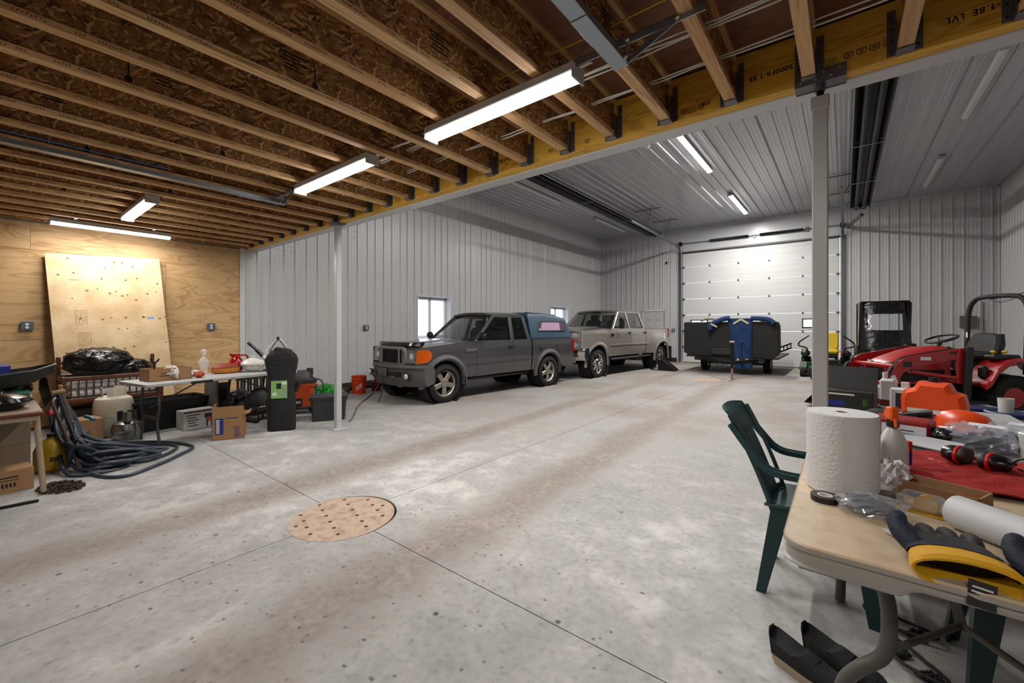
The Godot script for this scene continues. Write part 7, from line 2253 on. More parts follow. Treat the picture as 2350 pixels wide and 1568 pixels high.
	part(bx, "print_panel", pl, blue)
	for k in 7:
		part(bx, "print_block", mb().box(Vector3(-0.105, 0.095 + 0.025 * k, 0.1512), Vector3(0.034, 0.016, 0.001)), mats["sticker_pale"])
	var pl2 := mb()
	for k in 4:
		pl2.box(Vector3(0.09, 0.15 - 0.02 * k, 0.1505), Vector3(0.08 - 0.012 * k, 0.008, 0.001))
		pl2.box(Vector3(0.07 + 0.018 * k, 0.05, 0.1505), Vector3(0.009, 0.05, 0.001))
	pl2.box(Vector3(0.04, 0.265, 0.1505), Vector3(0.14, 0.01, 0.001))
	part(bx, "print", pl2, blue)
	# camping gear: dark cushions on a low frame
	var cs := mat("car_seat_black", Color(0.03, 0.03, 0.033), 0.7)
	var cg := thing("padded_carrier", "black padded seat with grey cushions lying on a low frame behind the carton", "seat", Vector3(-6.95, 0, -2.72), 105)
	part(cg, "base", mb().box(Vector3(0, 0.2, 0), Vector3(0.78, 0.18, 0.46), 0.06), cs)
	part(cg, "backrest", mb().at(Vector3(0.12, 0.38, 0.02), Vector3(0, 0, 12)).box(Vector3.ZERO, Vector3(0.52, 0.2, 0.42), 0.08), cs)
	part(cg, "bolster", mb().ell(Vector3(-0.26, 0.36, 0.16), Vector3(0.13, 0.15, 0.12), 16), mat("pad_grey", Color(0.19, 0.185, 0.18), 0.75))
	part(cg, "bolster", mb().ell(Vector3(-0.12, 0.34, 0.2), Vector3(0.12, 0.1, 0.1), 16), mats["pad_grey"])
	part(cg, "strap_marks", mb().box(Vector3(-0.25, 0.26, 0.232), Vector3(0.09, 0.01, 0.004)).box(Vector3(-0.25, 0.235, 0.232), Vector3(0.1, 0.008, 0.004)), mats["sticker_pale"])
	for s in [-1.0, 1.0]:
		part(cg, "runner", mb().tube(spline([Vector3(s * 0.3, 0.12, 0.22), Vector3(s * 0.3, 0.02, 0.2), Vector3(s * 0.3, 0.02, -0.2), Vector3(s * 0.3, 0.12, -0.22)], 4), 0.014, 8), mats["tool_dark"])
	var mh := mb()
	lump(mh, Vector3(0, 0.14, 0), Vector3(0.16, 0.18, 0.16), 71, 0.35, 2.0, 22, 0.0)
	one("maroon_blanket", mh, mat("cloth_maroon", Color(0.10, 0.025, 0.05), 0.85), "dark maroon cloth heaped beside the black seat", "cloth", Vector3(-7.25, 0, -2.35))
	var gk := mb()
	lump(gk, Vector3(0, 0.1, 0), Vector3(0.1, 0.08, 0.12), 72, 0.4, 2.5, 18, 0.0)
	one("goggles_bag", gk, mat("silver_cloth", Color(0.30, 0.30, 0.32), 0.3), "shiny grey pouch on the maroon cloth", "pouch", Vector3(-7.15, 0.28, -2.4))
	var bs := mb()
	for k in 12:
		bs.bar(Vector3(-0.3 + 0.05 * k, 0.0, 0), Vector3(-0.3 + 0.05 * k, 0.6, 0.02 * (k % 2)), 0.03, 0.02)
	one("woven_hamper", bs.box(Vector3(0, 0.02, 0), Vector3(0.64, 0.03, 0.05)).box(Vector3(0, 0.58, 0), Vector3(0.64, 0.03, 0.05)), mat("wicker_brown", Color(0.25, 0.19, 0.11), 0.8), "brown woven basket panel behind the black seat under the table", "basket", Vector3(-7.42, 0, -2.75), 100)
	var gr := thing("tripod_gear", "black gear with a green tip lying on the floor behind the printed box", "gear", Vector3(-7.45, 0, -2.2), 30)
	part(gr, "body", mb().tube([Vector3(-0.2, 0.06, 0), Vector3(0.15, 0.08, 0.05)], 0.055, 12), black)
	part(gr, "head", mb().tube([Vector3(0.1, 0.1, 0.05), Vector3(0.04, 0.3, 0.02)], 0.035, 10), black)
	part(gr, "tip", mb().tube([Vector3(0.04, 0.3, 0.02), Vector3(0.0, 0.33, 0.02)], 0.03, 10), mat("tip_green", Color(0.16, 0.3, 0.1), 0.5))
	part(gr, "lens", mb().tube([Vector3(-0.05, 0.09, 0.06), Vector3(-0.08, 0.09, 0.14)], 0.05, 14), mats["tool_dark"])
	# upright grey panel under the table
	var gp := thing("storage_cart", "grey sided cart with dark contents standing under the table", "cart", Vector3(-7.3, 0, -2.32), 99)
	part(gp, "side", mb().box(Vector3(-0.24, 0.34, 0), Vector3(0.02, 0.66, 0.35), 0.005), mats["control_grey"])
	part(gp, "side", mb().tube(spline([Vector3(-0.1, 0.02, 0.17), Vector3(-0.1, 0.4, 0.17), Vector3(-0.07, 0.66, 0.17)], 4), 0.018, 8), mats["leg_grey"])
	part(gp, "back", mb().box(Vector3(-0.08, 0.3, -0.17), Vector3(0.34, 0.5, 0.02)), black)
	part(gp, "shelf", mb().box(Vector3(-0.08, 0.05, 0), Vector3(0.34, 0.02, 0.35)), black)
	# tall black carry bag
	var cloth := rough_up(mat("bag_fabric", Color(0.035, 0.035, 0.037), 0.7), 0.012, 0.6, 2.0)
	var bag := thing("carry_bag", "tall black fabric bag standing upright with a green picture patch", "bag", Vector3(-5.98, 0, -2.52), 62)
	var rings := []
	for q in [[0.0, 0.165, 0.07], [0.03, 0.17, 0.085], [0.3, 0.17, 0.1], [0.55, 0.165, 0.1], [0.72, 0.16, 0.1], [0.85, 0.185, 0.1], [0.95, 0.2, 0.1], [1.02, 0.18, 0.1], [1.08, 0.12, 0.09], [1.10, 0.05, 0.05]]:
		var ring := PackedVector3Array()
		for k in 20:
			var a := TAU * k / 20
			var ca := cos(a)
			var sa := sin(a)
			ring.append(Vector3(signf(ca) * pow(absf(ca), 0.55) * q[1] + 0.006 * sin(q[0] * 23.0 + a * 3.0), q[0], signf(sa) * pow(absf(sa), 0.55) * q[2] + 0.008 * sin(q[0] * 17.0 + a * 2.0)))
		rings.append(ring)
	part(bag, "body", mb().loft(rings), cloth)
	part(bag, "flap", mb().at(Vector3(0.02, 1.08, 0), Vector3(0, 0, -12)).box(Vector3.ZERO, Vector3(0.22, 0.06, 0.16), 0.025), cloth)
	part(bag, "side_pocket", mb().at(Vector3(0.19, 0.58, 0.02), Vector3(0, 0, -25)).box(Vector3.ZERO, Vector3(0.06, 0.16, 0.08), 0.025), cloth)
	var im := Image.create(48, 64, false, Image.FORMAT_RGB8)
	var rr := RandomNumberGenerator.new()
	rr.seed = 9
	for yy in 64:
		for xx in 48:
			im.set_pixel(xx, yy, Color(0.30, 0.50, 0.24).lerp(Color(0.62, 0.78, 0.5), rr.randf()))
	im.fill_rect(Rect2i(16, 10, 14, 20), Color(0.06, 0.08, 0.14))
	im.fill_rect(Rect2i(30, 28, 12, 30), Color(0.5, 0.55, 0.5))
	im.fill_rect(Rect2i(32, 4, 14, 10), Color(0.78, 0.8, 0.78))
	im.fill_rect(Rect2i(4, 42, 12, 12), Color(0.75, 0.8, 0.76))
	var pmat := mat("picture_patch", Color.WHITE, 0.4)
	pmat.albedo_texture = ImageTexture.create_from_image(im)
	var q2 := QuadMesh.new()
	q2.size = Vector2(0.19, 0.235)
	var pp := part(bag, "picture_patch", q2, pmat, "green picture patch")
	pp.position = Vector3(-0.02, 0.565, 0.113)
	part(bag, "cord_loop", mb().tube(spline([Vector3(-0.16, 0.98, 0.05), Vector3(-0.17, 1.1, 0.03), Vector3(-0.06, 1.22, 0.0), Vector3(-0.02, 1.24, 0.0), Vector3(0.06, 1.14, 0.02)], 5), 0.006, 6), mats["sticker_pale"])
	part(bag, "cord_loop", mb().tube(spline([Vector3(-0.14, 1.0, 0.06), Vector3(-0.12, 1.1, 0.05), Vector3(-0.04, 1.22, 0.01), Vector3(0.04, 1.12, 0.03), Vector3(0.1, 1.08, 0.03)], 5), 0.006, 6), black)
	part(bag, "toggle", mb().ell(Vector3(-0.045, 1.245, 0), Vector3(0.02, 0.025, 0.02), 10), black)
	# shop vacuum, tote, tarp and bucket by the wall
	var org := mat("vac_orange", Color(0.62, 0.22, 0.03), 0.45)
	var vac := thing("shop_vacuum", "orange and grey shop vacuum between the black bag and grey tote", "vacuum", Vector3(-6.98, 0, -3.2), 70)
	part(vac, "drum", mb().at(Vector3.ZERO).loft([ring_of(rrect(0.42, 0.36, 0.08, 4), 0.1), ring_of(rrect(0.46, 0.4, 0.09, 4), 0.42), ring_of(rrect(0.5, 0.43, 0.09, 4), 0.44), ring_of(rrect(0.5, 0.43, 0.09, 4), 0.5)]), org)
	part(vac, "lid", mb().loft([ring_of(rrect(0.52, 0.45, 0.1, 4), 0.5), ring_of(rrect(0.52, 0.45, 0.1, 4), 0.54), ring_of(rrect(0.4, 0.34, 0.1, 4), 0.6), ring_of(rrect(0.34, 0.3, 0.1, 4), 0.68)]), mat("vac_grey", Color(0.09, 0.09, 0.095), 0.5))
	part(vac, "port", mb().tube([Vector3(0.17, 0.6, 0), Vector3(0.17, 0.72, 0)], 0.05, 14), mats["vac_grey"])
	part(vac, "badge", mb().box(Vector3(-0.06, 0.2, 0.207), Vector3(0.2, 0.12, 0.004)), black)
	words(vac, "RIDGID", 0.035, mats["sticker_pale"], Vector3(-0.06, 0.2, 0.2095), Vector3(0, 0, 0))
	for s in [-1.0, 1.0]:
		part(vac, "caster", mb().ell(Vector3(s * 0.18, 0.04, 0.16), Vector3(0.03, 0.04, 0.04), 10).ell(Vector3(s * 0.18, 0.04, -0.16), Vector3(0.03, 0.04, 0.04), 10), black)
	part(vac, "base", mb().box(Vector3(0, 0.1, 0), Vector3(0.46, 0.05, 0.4), 0.02), black)
	part(vac, "hose", mb().tube(spline([Vector3(0.22, 0.55, 0.1), Vector3(0.34, 0.5, 0.12), Vector3(0.36, 0.2, 0.1), Vector3(0.34, 0.04, 0.1)], 5), 0.012, 8), mats["leg_grey"])
	tote("storage_tote", "closed dark grey storage tote standing beside the slim column", Vector3(-6.16, 0, -3.28), 62, Vector3(0.52, 0.34, 0.38), mat("tote_grey", Color(0.15, 0.155, 0.165), 0.5), mat("tote_lid", Color(0.13, 0.135, 0.145), 0.5))
	var gt := mb()
	lump(gt, Vector3(0, 0.1, 0), Vector3(0.32, 0.19, 0.26), 81, 0.5, 2.6, 40, 0.0)
	one("green_tarp", gt, mat("tarp_green", Color(0.10, 0.52, 0.14), 0.5), "bright green tarp crumpled on the floor behind the grey tote", "tarp", Vector3(-7.75, 0, -4.1))
	one("hose_hook", mb().tube(spline([Vector3(0, 0, 0), Vector3(0, 0.3, 0), Vector3(0.05, 0.36, 0), Vector3(0.12, 0.3, 0)], 5), 0.012, 8), mats["leg_grey"], "grey bent rod standing beside the green tarp", "rod", Vector3(-7.5, 0, -3.75))
	var bk := thing("bucket", "orange plastic bucket on the floor at the wall beside the pickup's bumper", "bucket", Vector3(-8.05, 0, -4.95))
	var bo := mat("bucket_orange", Color(0.75, 0.20, 0.015), 0.4)
	part(bk, "shell", mb().lathe([Vector2(0.125, 0), Vector2(0.13, 0.01), Vector2(0.15, 0.28), Vector2(0.158, 0.285), Vector2(0.158, 0.31), Vector2(0.15, 0.312), Vector2(0.152, 0.35), Vector2(0.158, 0.36), Vector2(0.158, 0.37), Vector2(0.145, 0.37), Vector2(0.12, 0.03)], 28), bo)
	words(bk, "HOME", 0.04, mats["sticker_pale"], Vector3(0.125, 0.17, 0.08), Vector3(0, 58, 35))
	words(bk, "DEPOT", 0.035, mats["sticker_pale"], Vector3(0.132, 0.125, 0.075), Vector3(0, 58, 35))
	part(bk, "bail", mb().tube(spline([Vector3(-0.155, 0.33, 0), Vector3(-0.1, 0.2, 0.16), Vector3(0.08, 0.18, 0.17), Vector3(0.155, 0.33, 0)], 5), 0.004, 6), mats["leg_grey"])
	one("red_can", mb().lathe([Vector2(0.1, 0), Vector2(0.1, 0.2), Vector2(0.05, 0.25), Vector2(0.03, 0.27)], 18), mat("can_red", Color(0.35, 0.05, 0.02), 0.4), "dark red can on the floor behind the pickup's bumper", "can", Vector3(-8.1, 0, -5.4))
	one("extension_cord", mb().tube(spline([Vector3(-5.7, 0.012, -3.35), Vector3(-6.0, 0.012, -3.6), Vector3(-6.7, 0.012, -4.1), Vector3(-7.4, 0.012, -4.75), Vector3(-7.75, 0.03, -5.1), Vector3(-7.72, 0.2, -5.2), Vector3(-7.7, 0.42, -5.15)], 8), 0.011, 6), mat("cord_tan", Color(0.42, 0.33, 0.24), 0.6), "tan cord running along the floor from the column to the bucket", "cord")
	var rag := mb()
	lump(rag, Vector3(0, 0.06, 0), Vector3(0.35, 0.1, 0.2), 91, 0.5, 3.0, 24, 0.0)
	one("leaf_litter", rag, mat("litter_brown", Color(0.30, 0.20, 0.10), 0.9), "brown heap of dry litter along the wall behind the column", "litter", Vector3(-8.25, 0, -4.5), 90)
	get_child(-1).set_meta("kind", "stuff")

func ring_of(p: PackedVector2Array, y: float) -> PackedVector3Array:
	var r := PackedVector3Array()
	for q in p:
		r.append(Vector3(q.x, y, q.y))
	return r

func make_chair() -> void:
	var m := mat("chair_green", Color(0.05, 0.21, 0.22), 0.42)
	var t := thing("plastic_chair", "dark green plastic armchair pushed up to the folding table", "chair", Vector3(-0.13, 0, -2.765), 0, "plastic chairs")
	# faces +x; back leans to -x
	var seat := mb()
	seat.slab(func(u: float, v: float) -> Vector3:
		var x := lerpf(-0.2, 0.24, u)
		var z := lerpf(-0.2, 0.2, v)
		return Vector3(x, 0.43 + 0.02 * u - 0.02 * sin(PI * u) * sin(PI * v) + 0.02 * pow(absf(v * 2.0 - 1.0), 4.0) - 0.03 * pow(u, 8.0), z), 12, 10, 0.014)
	part(t, "seat", seat, m)
	var bk := func(y: float, w: float) -> Vector3:
		# point on the curved back at height y, w from -1 to 1
		var k := (y - 0.42) / 0.5
		return Vector3(-0.2 - 0.15 * k - 0.06 * k * k + 0.045 * w * w, y, w * lerpf(0.19, 0.205, k))
	part(t, "top_rail", mb().slab(func(u: float, v: float) -> Vector3: return bk.call(lerpf(0.80, 0.92 + 0.012 * (1.0 - pow(u * 2.0 - 1.0, 2.0)), v), u * 2.0 - 1.0) + Vector3(-0.02 * pow(v, 3.0), 0, 0), 12, 5, 0.016), m)
	for k in 5:
		var w := -0.62 + 0.31 * k
		part(t, "back_slat", mb().slab(func(u: float, v: float) -> Vector3: return bk.call(lerpf(0.44, 0.81, v), w + (u - 0.5) * 0.2), 2, 8, 0.012), m)
	part(t, "lower_rail", mb().slab(func(u: float, v: float) -> Vector3: return bk.call(lerpf(0.42, 0.47, v), u * 2.0 - 1.0), 12, 2, 0.014), m)
	for s in [1.0, -1.0]:
		var z: float = s * 0.205
		part(t, "back_stile", mb().slab(func(u: float, v: float) -> Vector3: return bk.call(lerpf(0.40, 0.91, v), s * (1.0 - 0.14 * u)) + Vector3(0.02 * u, 0, 0), 3, 10, 0.02), m)
		# arm: sweeps from the back down and forward, then into the front leg
		var rings := []
		for q in spline([Vector3(-0.36, 0.86, z), Vector3(-0.27, 0.74, z * 1.06), Vector3(-0.19, 0.655, z * 1.12), Vector3(-0.08, 0.635, z * 1.16), Vector3(0.14, 0.64, z * 1.16), Vector3(0.24, 0.625, z * 1.12), Vector3(0.27, 0.56, z * 1.06), Vector3(0.255, 0.44, z * 1.0)], 4):
			rings.append(q)
		var arm := mb()
		var rr := []
		for i in rings.size():
			var a: Vector3 = rings[maxi(i - 1, 0)]
			var b: Vector3 = rings[mini(i + 1, rings.size() - 1)]
			var d := (b - a).normalized()
			var n := d.cross(Vector3(0, 0, 1)).normalized()
			var ring := PackedVector3Array()
			for p in [[-0.026, 0.012], [0.026, 0.012], [0.03, 0.0], [0.03, -0.018], [0.024, -0.018], [0.02, 0.0], [-0.02, 0.0], [-0.024, -0.018], [-0.03, -0.018], [-0.03, 0.0]]:
				ring.append(rings[i] + Vector3(0, 0, p[0]) + n * -p[1] * -1.0)
			rr.append(ring)
		arm.loft(rr)
		part(t, "armrest", arm, m)
		for fx in [-1.0, 1.0]:
			var top := Vector3(-0.17 if fx < 0 else 0.235, 0.45, z * 0.93)
			var foot := Vector3(-0.235 if fx < 0 else 0.265, 0.0, z * 1.12)
			var leg := mb()
			leg.loft([leg_ring(top, 0.085, 0.075, fx, s), leg_ring(foot, 0.045, 0.05, fx, s)])
			part(t, "leg", leg, m)
	copy(t, "teal plastic chair on the far side of the folding table, its leg showing below", Vector3(0.62, 0, -2.47), 180)

# an angle section, open towards the chair's middle
func leg_ring(c: Vector3, a: float, b: float, fx: float, s: float) -> PackedVector3Array:
	var w := 0.012
	var r := PackedVector3Array()
	for p in [[0.0, 0.0], [-a, 0.0], [-a, -w], [-w, -w], [-w, -b], [0.0, -b]]:
		r.append(c + Vector3(fx * p[0], 0, s * p[1]))
	return r

func make_near_table() -> void:
	var top_m := mat("table_cream", Color.WHITE, 0.45)
	top_m.albedo_texture = noise_tex(0.015, 25, ramp([Color(0.66, 0.57, 0.46), Color(0.73, 0.65, 0.54), Color(0.76, 0.69, 0.58)]), 4)
	top_m.uv1_triplanar = true
	top_m.uv1_scale = Vector3.ONE * 1.2
	var rim_m := mat("table_rim", Color(0.60, 0.585, 0.56), 0.45)
	var leg_m := mat("table_leg_grey", Color(0.30, 0.29, 0.275), 0.45)
	var t := thing("folding_table", "cream folding table crowded with supplies nearest the camera", "table", Vector3(0.285, 0, -2.245))
	var pts := rrect(0.87, 1.45, 0.085, 8)
	part(t, "tabletop", mb().at(Vector3(0, 0.731, 0), Vector3(90, 0, 0)).prism(pts, 0.018, 0.005), top_m)
	var path := PackedVector2Array()
	for i in pts.size():
		var a := pts[i]
		var b := pts[(i + 1) % pts.size()]
		var n := maxi(1, int(a.distance_to(b) / 0.02))
		for k in n:
			path.append(a.lerp(b, float(k) / n))
	var rim := mb()
	var rings := []
	for p in path:
		var low := 0.672
		if p.y > 0.6 and p.x > -0.17:
			low = lerpf(0.672, 0.70, smoothstep(-0.17, -0.13, p.x))
		var o := Vector3(p.x, 0, p.y)
		var nrm := Vector3(p.x / 0.435, 0, p.y / 0.725).normalized()
		rings.append(PackedVector3Array([o + nrm * 0.004 + Vector3(0, 0.733, 0), o + nrm * 0.004 + Vector3(0, 0.722, 0), o - nrm * 0.006 + Vector3(0, 0.714, 0), o - nrm * 0.004 + Vector3(0, low + 0.008, 0), o + nrm * 0.006 + Vector3(0, low + 0.004, 0), o + nrm * 0.004 + Vector3(0, low, 0), o - nrm * 0.02 + Vector3(0, low, 0), o - nrm * 0.02 + Vector3(0, 0.723, 0)]))
	rings.append(rings[0])
	rim.loft(rings, false)
	part(t, "rim", rim, rim_m)
	# bent tube legs: the near pair
	for s in [1.0, -1.0]:
		var z0: float = s * 0.45
		part(t, "leg", mb().tube(spline([Vector3(-0.24, 0.715, z0), Vector3(-0.215, 0.62, z0), Vector3(-0.178, 0.53, z0), Vector3(-0.172, 0.41, z0), Vector3(-0.19, 0.33, z0), Vector3(-0.25, 0.26, z0), Vector3(-0.29, 0.18, z0), Vector3(-0.3, 0.01, z0)], 5), 0.0215, 12), leg_m)
		part(t, "leg", mb().tube(spline([Vector3(0.3, 0.715, z0), Vector3(0.285, 0.62, z0), Vector3(0.25, 0.53, z0), Vector3(0.245, 0.41, z0), Vector3(0.26, 0.33, z0), Vector3(0.31, 0.26, z0), Vector3(0.35, 0.18, z0), Vector3(0.36, 0.01, z0)], 5), 0.0215, 12), leg_m)
		part(t, "cross_brace", mb().tube([Vector3(-0.172, 0.36, z0), Vector3(0.032, 0.362, z0 - s * 0.3)], 0.011, 8).tube([Vector3(0.25, 0.36, z0), Vector3(0.032, 0.362, z0 - s * 0.3)], 0.011, 8), leg_m)
		part(t, "folding_strut", mb().bar(Vector3(0.032, 0.362, z0 - s * 0.3), Vector3(0.004, 0.5, z0 - s * 0.26), 0.03, 0.008).bar(Vector3(0.004, 0.5, z0 - s * 0.26), Vector3(-0.01, 0.71, z0 - s * 0.24), 0.022, 0.008), leg_m)
	folding_table("folding_table", "second folding table behind the column, under the fuel jug and black case", Vector3(0.42, 0, -3.95), 90, 1.62, 1.1, mats["table_white"], mats["leg_grey"])

func glove(label: String, p: Vector3, turn: float) -> void:
	var yel := rough_up(mat("glove_yellow", Color(0.78, 0.58, 0.04), 0.7), 0.05, 0.1, 4.0)
	var blue := rough_up(mat("glove_blue", Color(0.05, 0.075, 0.16), 0.75), 0.02, 0.3, 3.0)
	var grey := rough_up(mat("glove_grey", Color(0.12, 0.115, 0.11), 0.75), 0.02, 0.3, 3.0)
	var t := thing("work_glove", label, "glove", p, turn, "work gloves")
	var ring := func(z: float, w: float, h: float, y: float) -> PackedVector3Array:
		var r := PackedVector3Array()
		for k in 20:
			var a := TAU * k / 20
			r.append(Vector3(cos(a) * w, y + sin(a) * h, z))
		return r
	# cuff: an open sleeve, drooping at the table's edge
	part(t, "cuff", mb().loft([ring.call(0.10, 0.108, 0.042, 0.022), ring.call(0.09, 0.11, 0.044, 0.028), ring.call(0.03, 0.1, 0.034, 0.034), ring.call(0.03, 0.094, 0.028, 0.034), ring.call(0.09, 0.102, 0.036, 0.028), ring.call(0.10, 0.102, 0.036, 0.022), ring.call(0.10, 0.108, 0.042, 0.022)], false), yel)
	part(t, "lining", mb().loft([ring.call(0.098, 0.102, 0.036, 0.022), ring.call(0.0, 0.085, 0.024, 0.034)], false), mat("glove_lining", Color(0.26, 0.25, 0.24), 0.9))
	part(t, "palm", mb().loft([ring.call(0.035, 0.101, 0.034, 0.034), ring.call(-0.02, 0.092, 0.03, 0.032), ring.call(-0.07, 0.09, 0.028, 0.03), ring.call(-0.11, 0.085, 0.022, 0.026)]), grey)
	part(t, "knuckle_band", mb().loft([ring.call(0.032, 0.104, 0.036, 0.034), ring.call(0.0, 0.099, 0.034, 0.034)], false), blue)
	for k in 4:
		var x := -0.063 + 0.042 * k
		part(t, "finger", mb().tube(spline([Vector3(x, 0.026, -0.09), Vector3(x * 1.1, 0.034, -0.13), Vector3(x * 1.15, 0.026, -0.17 - 0.012 * (1.5 - absf(k - 1.5))), Vector3(x * 1.16, 0.018, -0.19 - 0.012 * (1.5 - absf(k - 1.5)))], 4), [0.02, 0.021, 0.021, 0.0205, 0.02, 0.02, 0.02, 0.0195, 0.019, 0.0185, 0.018, 0.015, 0.009], 10), grey)
	part(t, "thumb", mb().tube(spline([Vector3(-0.07, 0.03, 0.0), Vector3(-0.1, 0.055, -0.05), Vector3(-0.1, 0.075, -0.09), Vector3(-0.09, 0.08, -0.115)], 4), [0.026, 0.027, 0.027, 0.026, 0.026, 0.025, 0.025, 0.024, 0.023, 0.022, 0.02, 0.017, 0.009], 12), blue)
	part(t, "tag", mb().at(Vector3(0.02, -0.008, 0.106), Vector3(-20, 0, -8)).box(Vector3.ZERO, Vector3(0.05, 0.06, 0.002)), mat("tag_black", Color(0.04, 0.04, 0.04), 0.6))
	part(t, "tag_print", mb().at(Vector3(0.02, -0.008, 0.1075), Vector3(-20, 0, -8)).box(Vector3(0, 0.015, 0), Vector3(0.036, 0.004, 0.001)).box(Vector3(0, 0.004, 0), Vector3(0.038, 0.004, 0.001)).box(Vector3(0, -0.008, 0), Vector3(0.032, 0.004, 0.001)), mats["sticker_pale"])

func earmuff_cup(t: Node3D, c: Vector3, s: float, m: Material, ring_m: Material) -> void:
	var o := Node3D.new()
	o.name = "ear_cup"
	t.add_child(o, true)
	o.position = c
	o.rotation_degrees = Vector3(0, 0, -90 * s)
	part(o, "shell", mb().at(Vector3.ZERO, Vector3.ZERO, Vector3(0.78, 1, 1.0)).lathe([Vector2(0.047, 0.0), Vector2(0.05, 0.012), Vector2(0.048, 0.035), Vector2(0.036, 0.055), Vector2(0.015, 0.062), Vector2(0.002, 0.062)], 24), m)
	part(o, "trim_ring", mb().at(Vector3.ZERO, Vector3.ZERO, Vector3(0.78, 1, 1.0)).lathe([Vector2(0.05, -0.004), Vector2(0.054, 0.0), Vector2(0.054, 0.006), Vector2(0.05, 0.01)], 24), ring_m)
	part(o, "cushion", mb().at(Vector3.ZERO, Vector3.ZERO, Vector3(0.78, 1, 1.0)).lathe([Vector2(0.03, -0.028), Vector2(0.046, -0.028), Vector2(0.051, -0.015), Vector2(0.048, -0.002), Vector2(0.03, -0.002)], 24), mats["black_plastic"])

func make_right() -> void:
	var y := 0.741
	var black: Material = mats["black_plastic"]
	# paper roll
	var pap := rough_up(mat("towel_white", Color(0.80, 0.80, 0.795), 0.9), 0.03, 0.3, 4.0)
	var pr := thing("paper_roll", "large white paper towel roll standing at the table's edge", "paper roll", Vector3(-0.006, y, -2.14))
	part(pr, "sheet_roll", mb().lathe([Vector2(0.112, 0.0), Vector2(0.117, 0.005), Vector2(0.117, 0.302), Vector2(0.113, 0.31), Vector2(0.021, 0.311), Vector2(0.02, 0.308), Vector2(0.02, 0.002)], 48), pap)
	part(pr, "core", mb().lathe([Vector2(0.02, 0.004), Vector2(0.02, 0.309), Vector2(0.0185, 0.309), Vector2(0.0185, 0.004)], 24, false), mats["cardboard"])
	var tp := thing("tape_roll", "black electrical tape roll lying before the paper roll", "tape", Vector3(-0.055, y, -1.965))
	part(tp, "tape", mb().lathe([Vector2(0.024, 0.0), Vector2(0.046, 0.0), Vector2(0.046, 0.02), Vector2(0.024, 0.02)], 32, false), mat("tape_black", Color(0.03, 0.03, 0.03), 0.3))
	part(tp, "core", mb().lathe([Vector2(0.019, 0.0), Vector2(0.024, 0.0), Vector2(0.024, 0.0205), Vector2(0.019, 0.0205), Vector2(0.019, 0.0)], 28, false), mats["sticker_pale"])
	# bagged dark part
	var clear := glass("poly_bag", Color(0.80, 0.82, 0.86), 0.22, 0.12)
	var bg := thing("poly_bag", "clear plastic bag holding a dark grey block near the tape", "bag", Vector3(0.075, y, -1.93), 28)
	part(bg, "block", mb().box(Vector3(0, 0.018, -0.01), Vector3(0.13, 0.03, 0.07), 0.006).box(Vector3(-0.02, 0.04, -0.025), Vector3(0.08, 0.02, 0.04), 0.005), mat("block_grey", Color(0.14, 0.14, 0.16), 0.6))
	var film := mb()
	lump(film, Vector3(0, 0.028, 0), Vector3(0.105, 0.036, 0.075), 101, 0.3, 2.0, 24, 0.001)
	part(bg, "film", film, clear)
	# cardboard tray with pliers
	var tr := carton("parts_tray", "shallow brown cardboard tray with small tools before the red towel", Vector3(0.288, y, -2.26), -24, Vector3(0.24, 0.05, 0.13), true, mats["cardboard"])
	tr.set_meta("category", "tray")
	var pl := thing("pliers", "small black pliers with red grips lying in the cardboard tray", "pliers", Vector3(0.32, y + 0.012, -2.27), 60)
	for s in [-1.0, 1.0]:
		part(pl, "grip", mb().tube([Vector3(0.004 * s, 0.008, 0), Vector3(0.018 * s, 0.008, 0.05), Vector3(0.014 * s, 0.008, 0.08)], 0.006, 8), mats["grip_red"])
		part(pl, "jaw", mb().tube([Vector3(0.004 * s, 0.008, 0.004), Vector3(0.008 * s, 0.008, -0.02), Vector3(0.002 * s, 0.008, -0.05)], 0.005, 8), mats["tool_dark"])
	one("hex_key", mb().tube([Vector3(0, 0.006, 0), Vector3(0.06, 0.012, 0), Vector3(0.07, 0.03, 0)], 0.004, 6), mats["tool_dark"], "bent steel key in the cardboard tray", "key", Vector3(0.23, y + 0.008, -2.27), -40)
	# blister pack with a yellow tool
	var bp := thing("blister_pack", "clear blister pack with a yellow tape measure", "package", Vector3(0.215, y, -2.07), -18)
	part(bp, "card", mb().box(Vector3(0, 0.002, 0), Vector3(0.14, 0.003, 0.1)), mat("card_yellow", Color(0.74, 0.56, 0.05), 0.5))
	part(bp, "measure", mb().at(Vector3(0.015, 0.025, 0), Vector3(90, 0, 0)).lathe([Vector2(0.032, -0.016), Vector2(0.034, 0.0), Vector2(0.032, 0.016)], 20), mats["card_yellow"])
	part(bp, "print", mb().box(Vector3(-0.01, 0.052, -0.005), Vector3(0.05, 0.002, 0.03)), mat("print_navy", Color(0.08, 0.1, 0.2), 0.5))
	part(bp, "dome", mb().box(Vector3(0, 0.03, 0), Vector3(0.12, 0.052, 0.085), 0.012), clear)
	one("spoon", mb().at(Vector3(0, 0.008, 0), Vector3.ZERO, Vector3(1.0, 0.3, 1.6)).ell(Vector3.ZERO, Vector3(0.02, 0.02, 0.02), 14).at(Vector3.ZERO).tube([Vector3(0, 0.006, -0.03), Vector3(0.01, 0.012, -0.09)], 0.004, 6), mat("chrome", Color(0.74, 0.74, 0.74), 0.12, 1.0), "small shiny spoon between the clear bag and the glove", "spoon", Vector3(0.125, y, -1.86), 10)
	one("price_card", mb().at(Vector3(0, 0.006, 0), Vector3(4, 0, -3)).box(Vector3.ZERO, Vector3(0.075, 0.001, 0.05)), mats["sticker_white"], "white card with a folded corner on the bare table top", "card", Vector3(0.14, y, -1.775), 35)
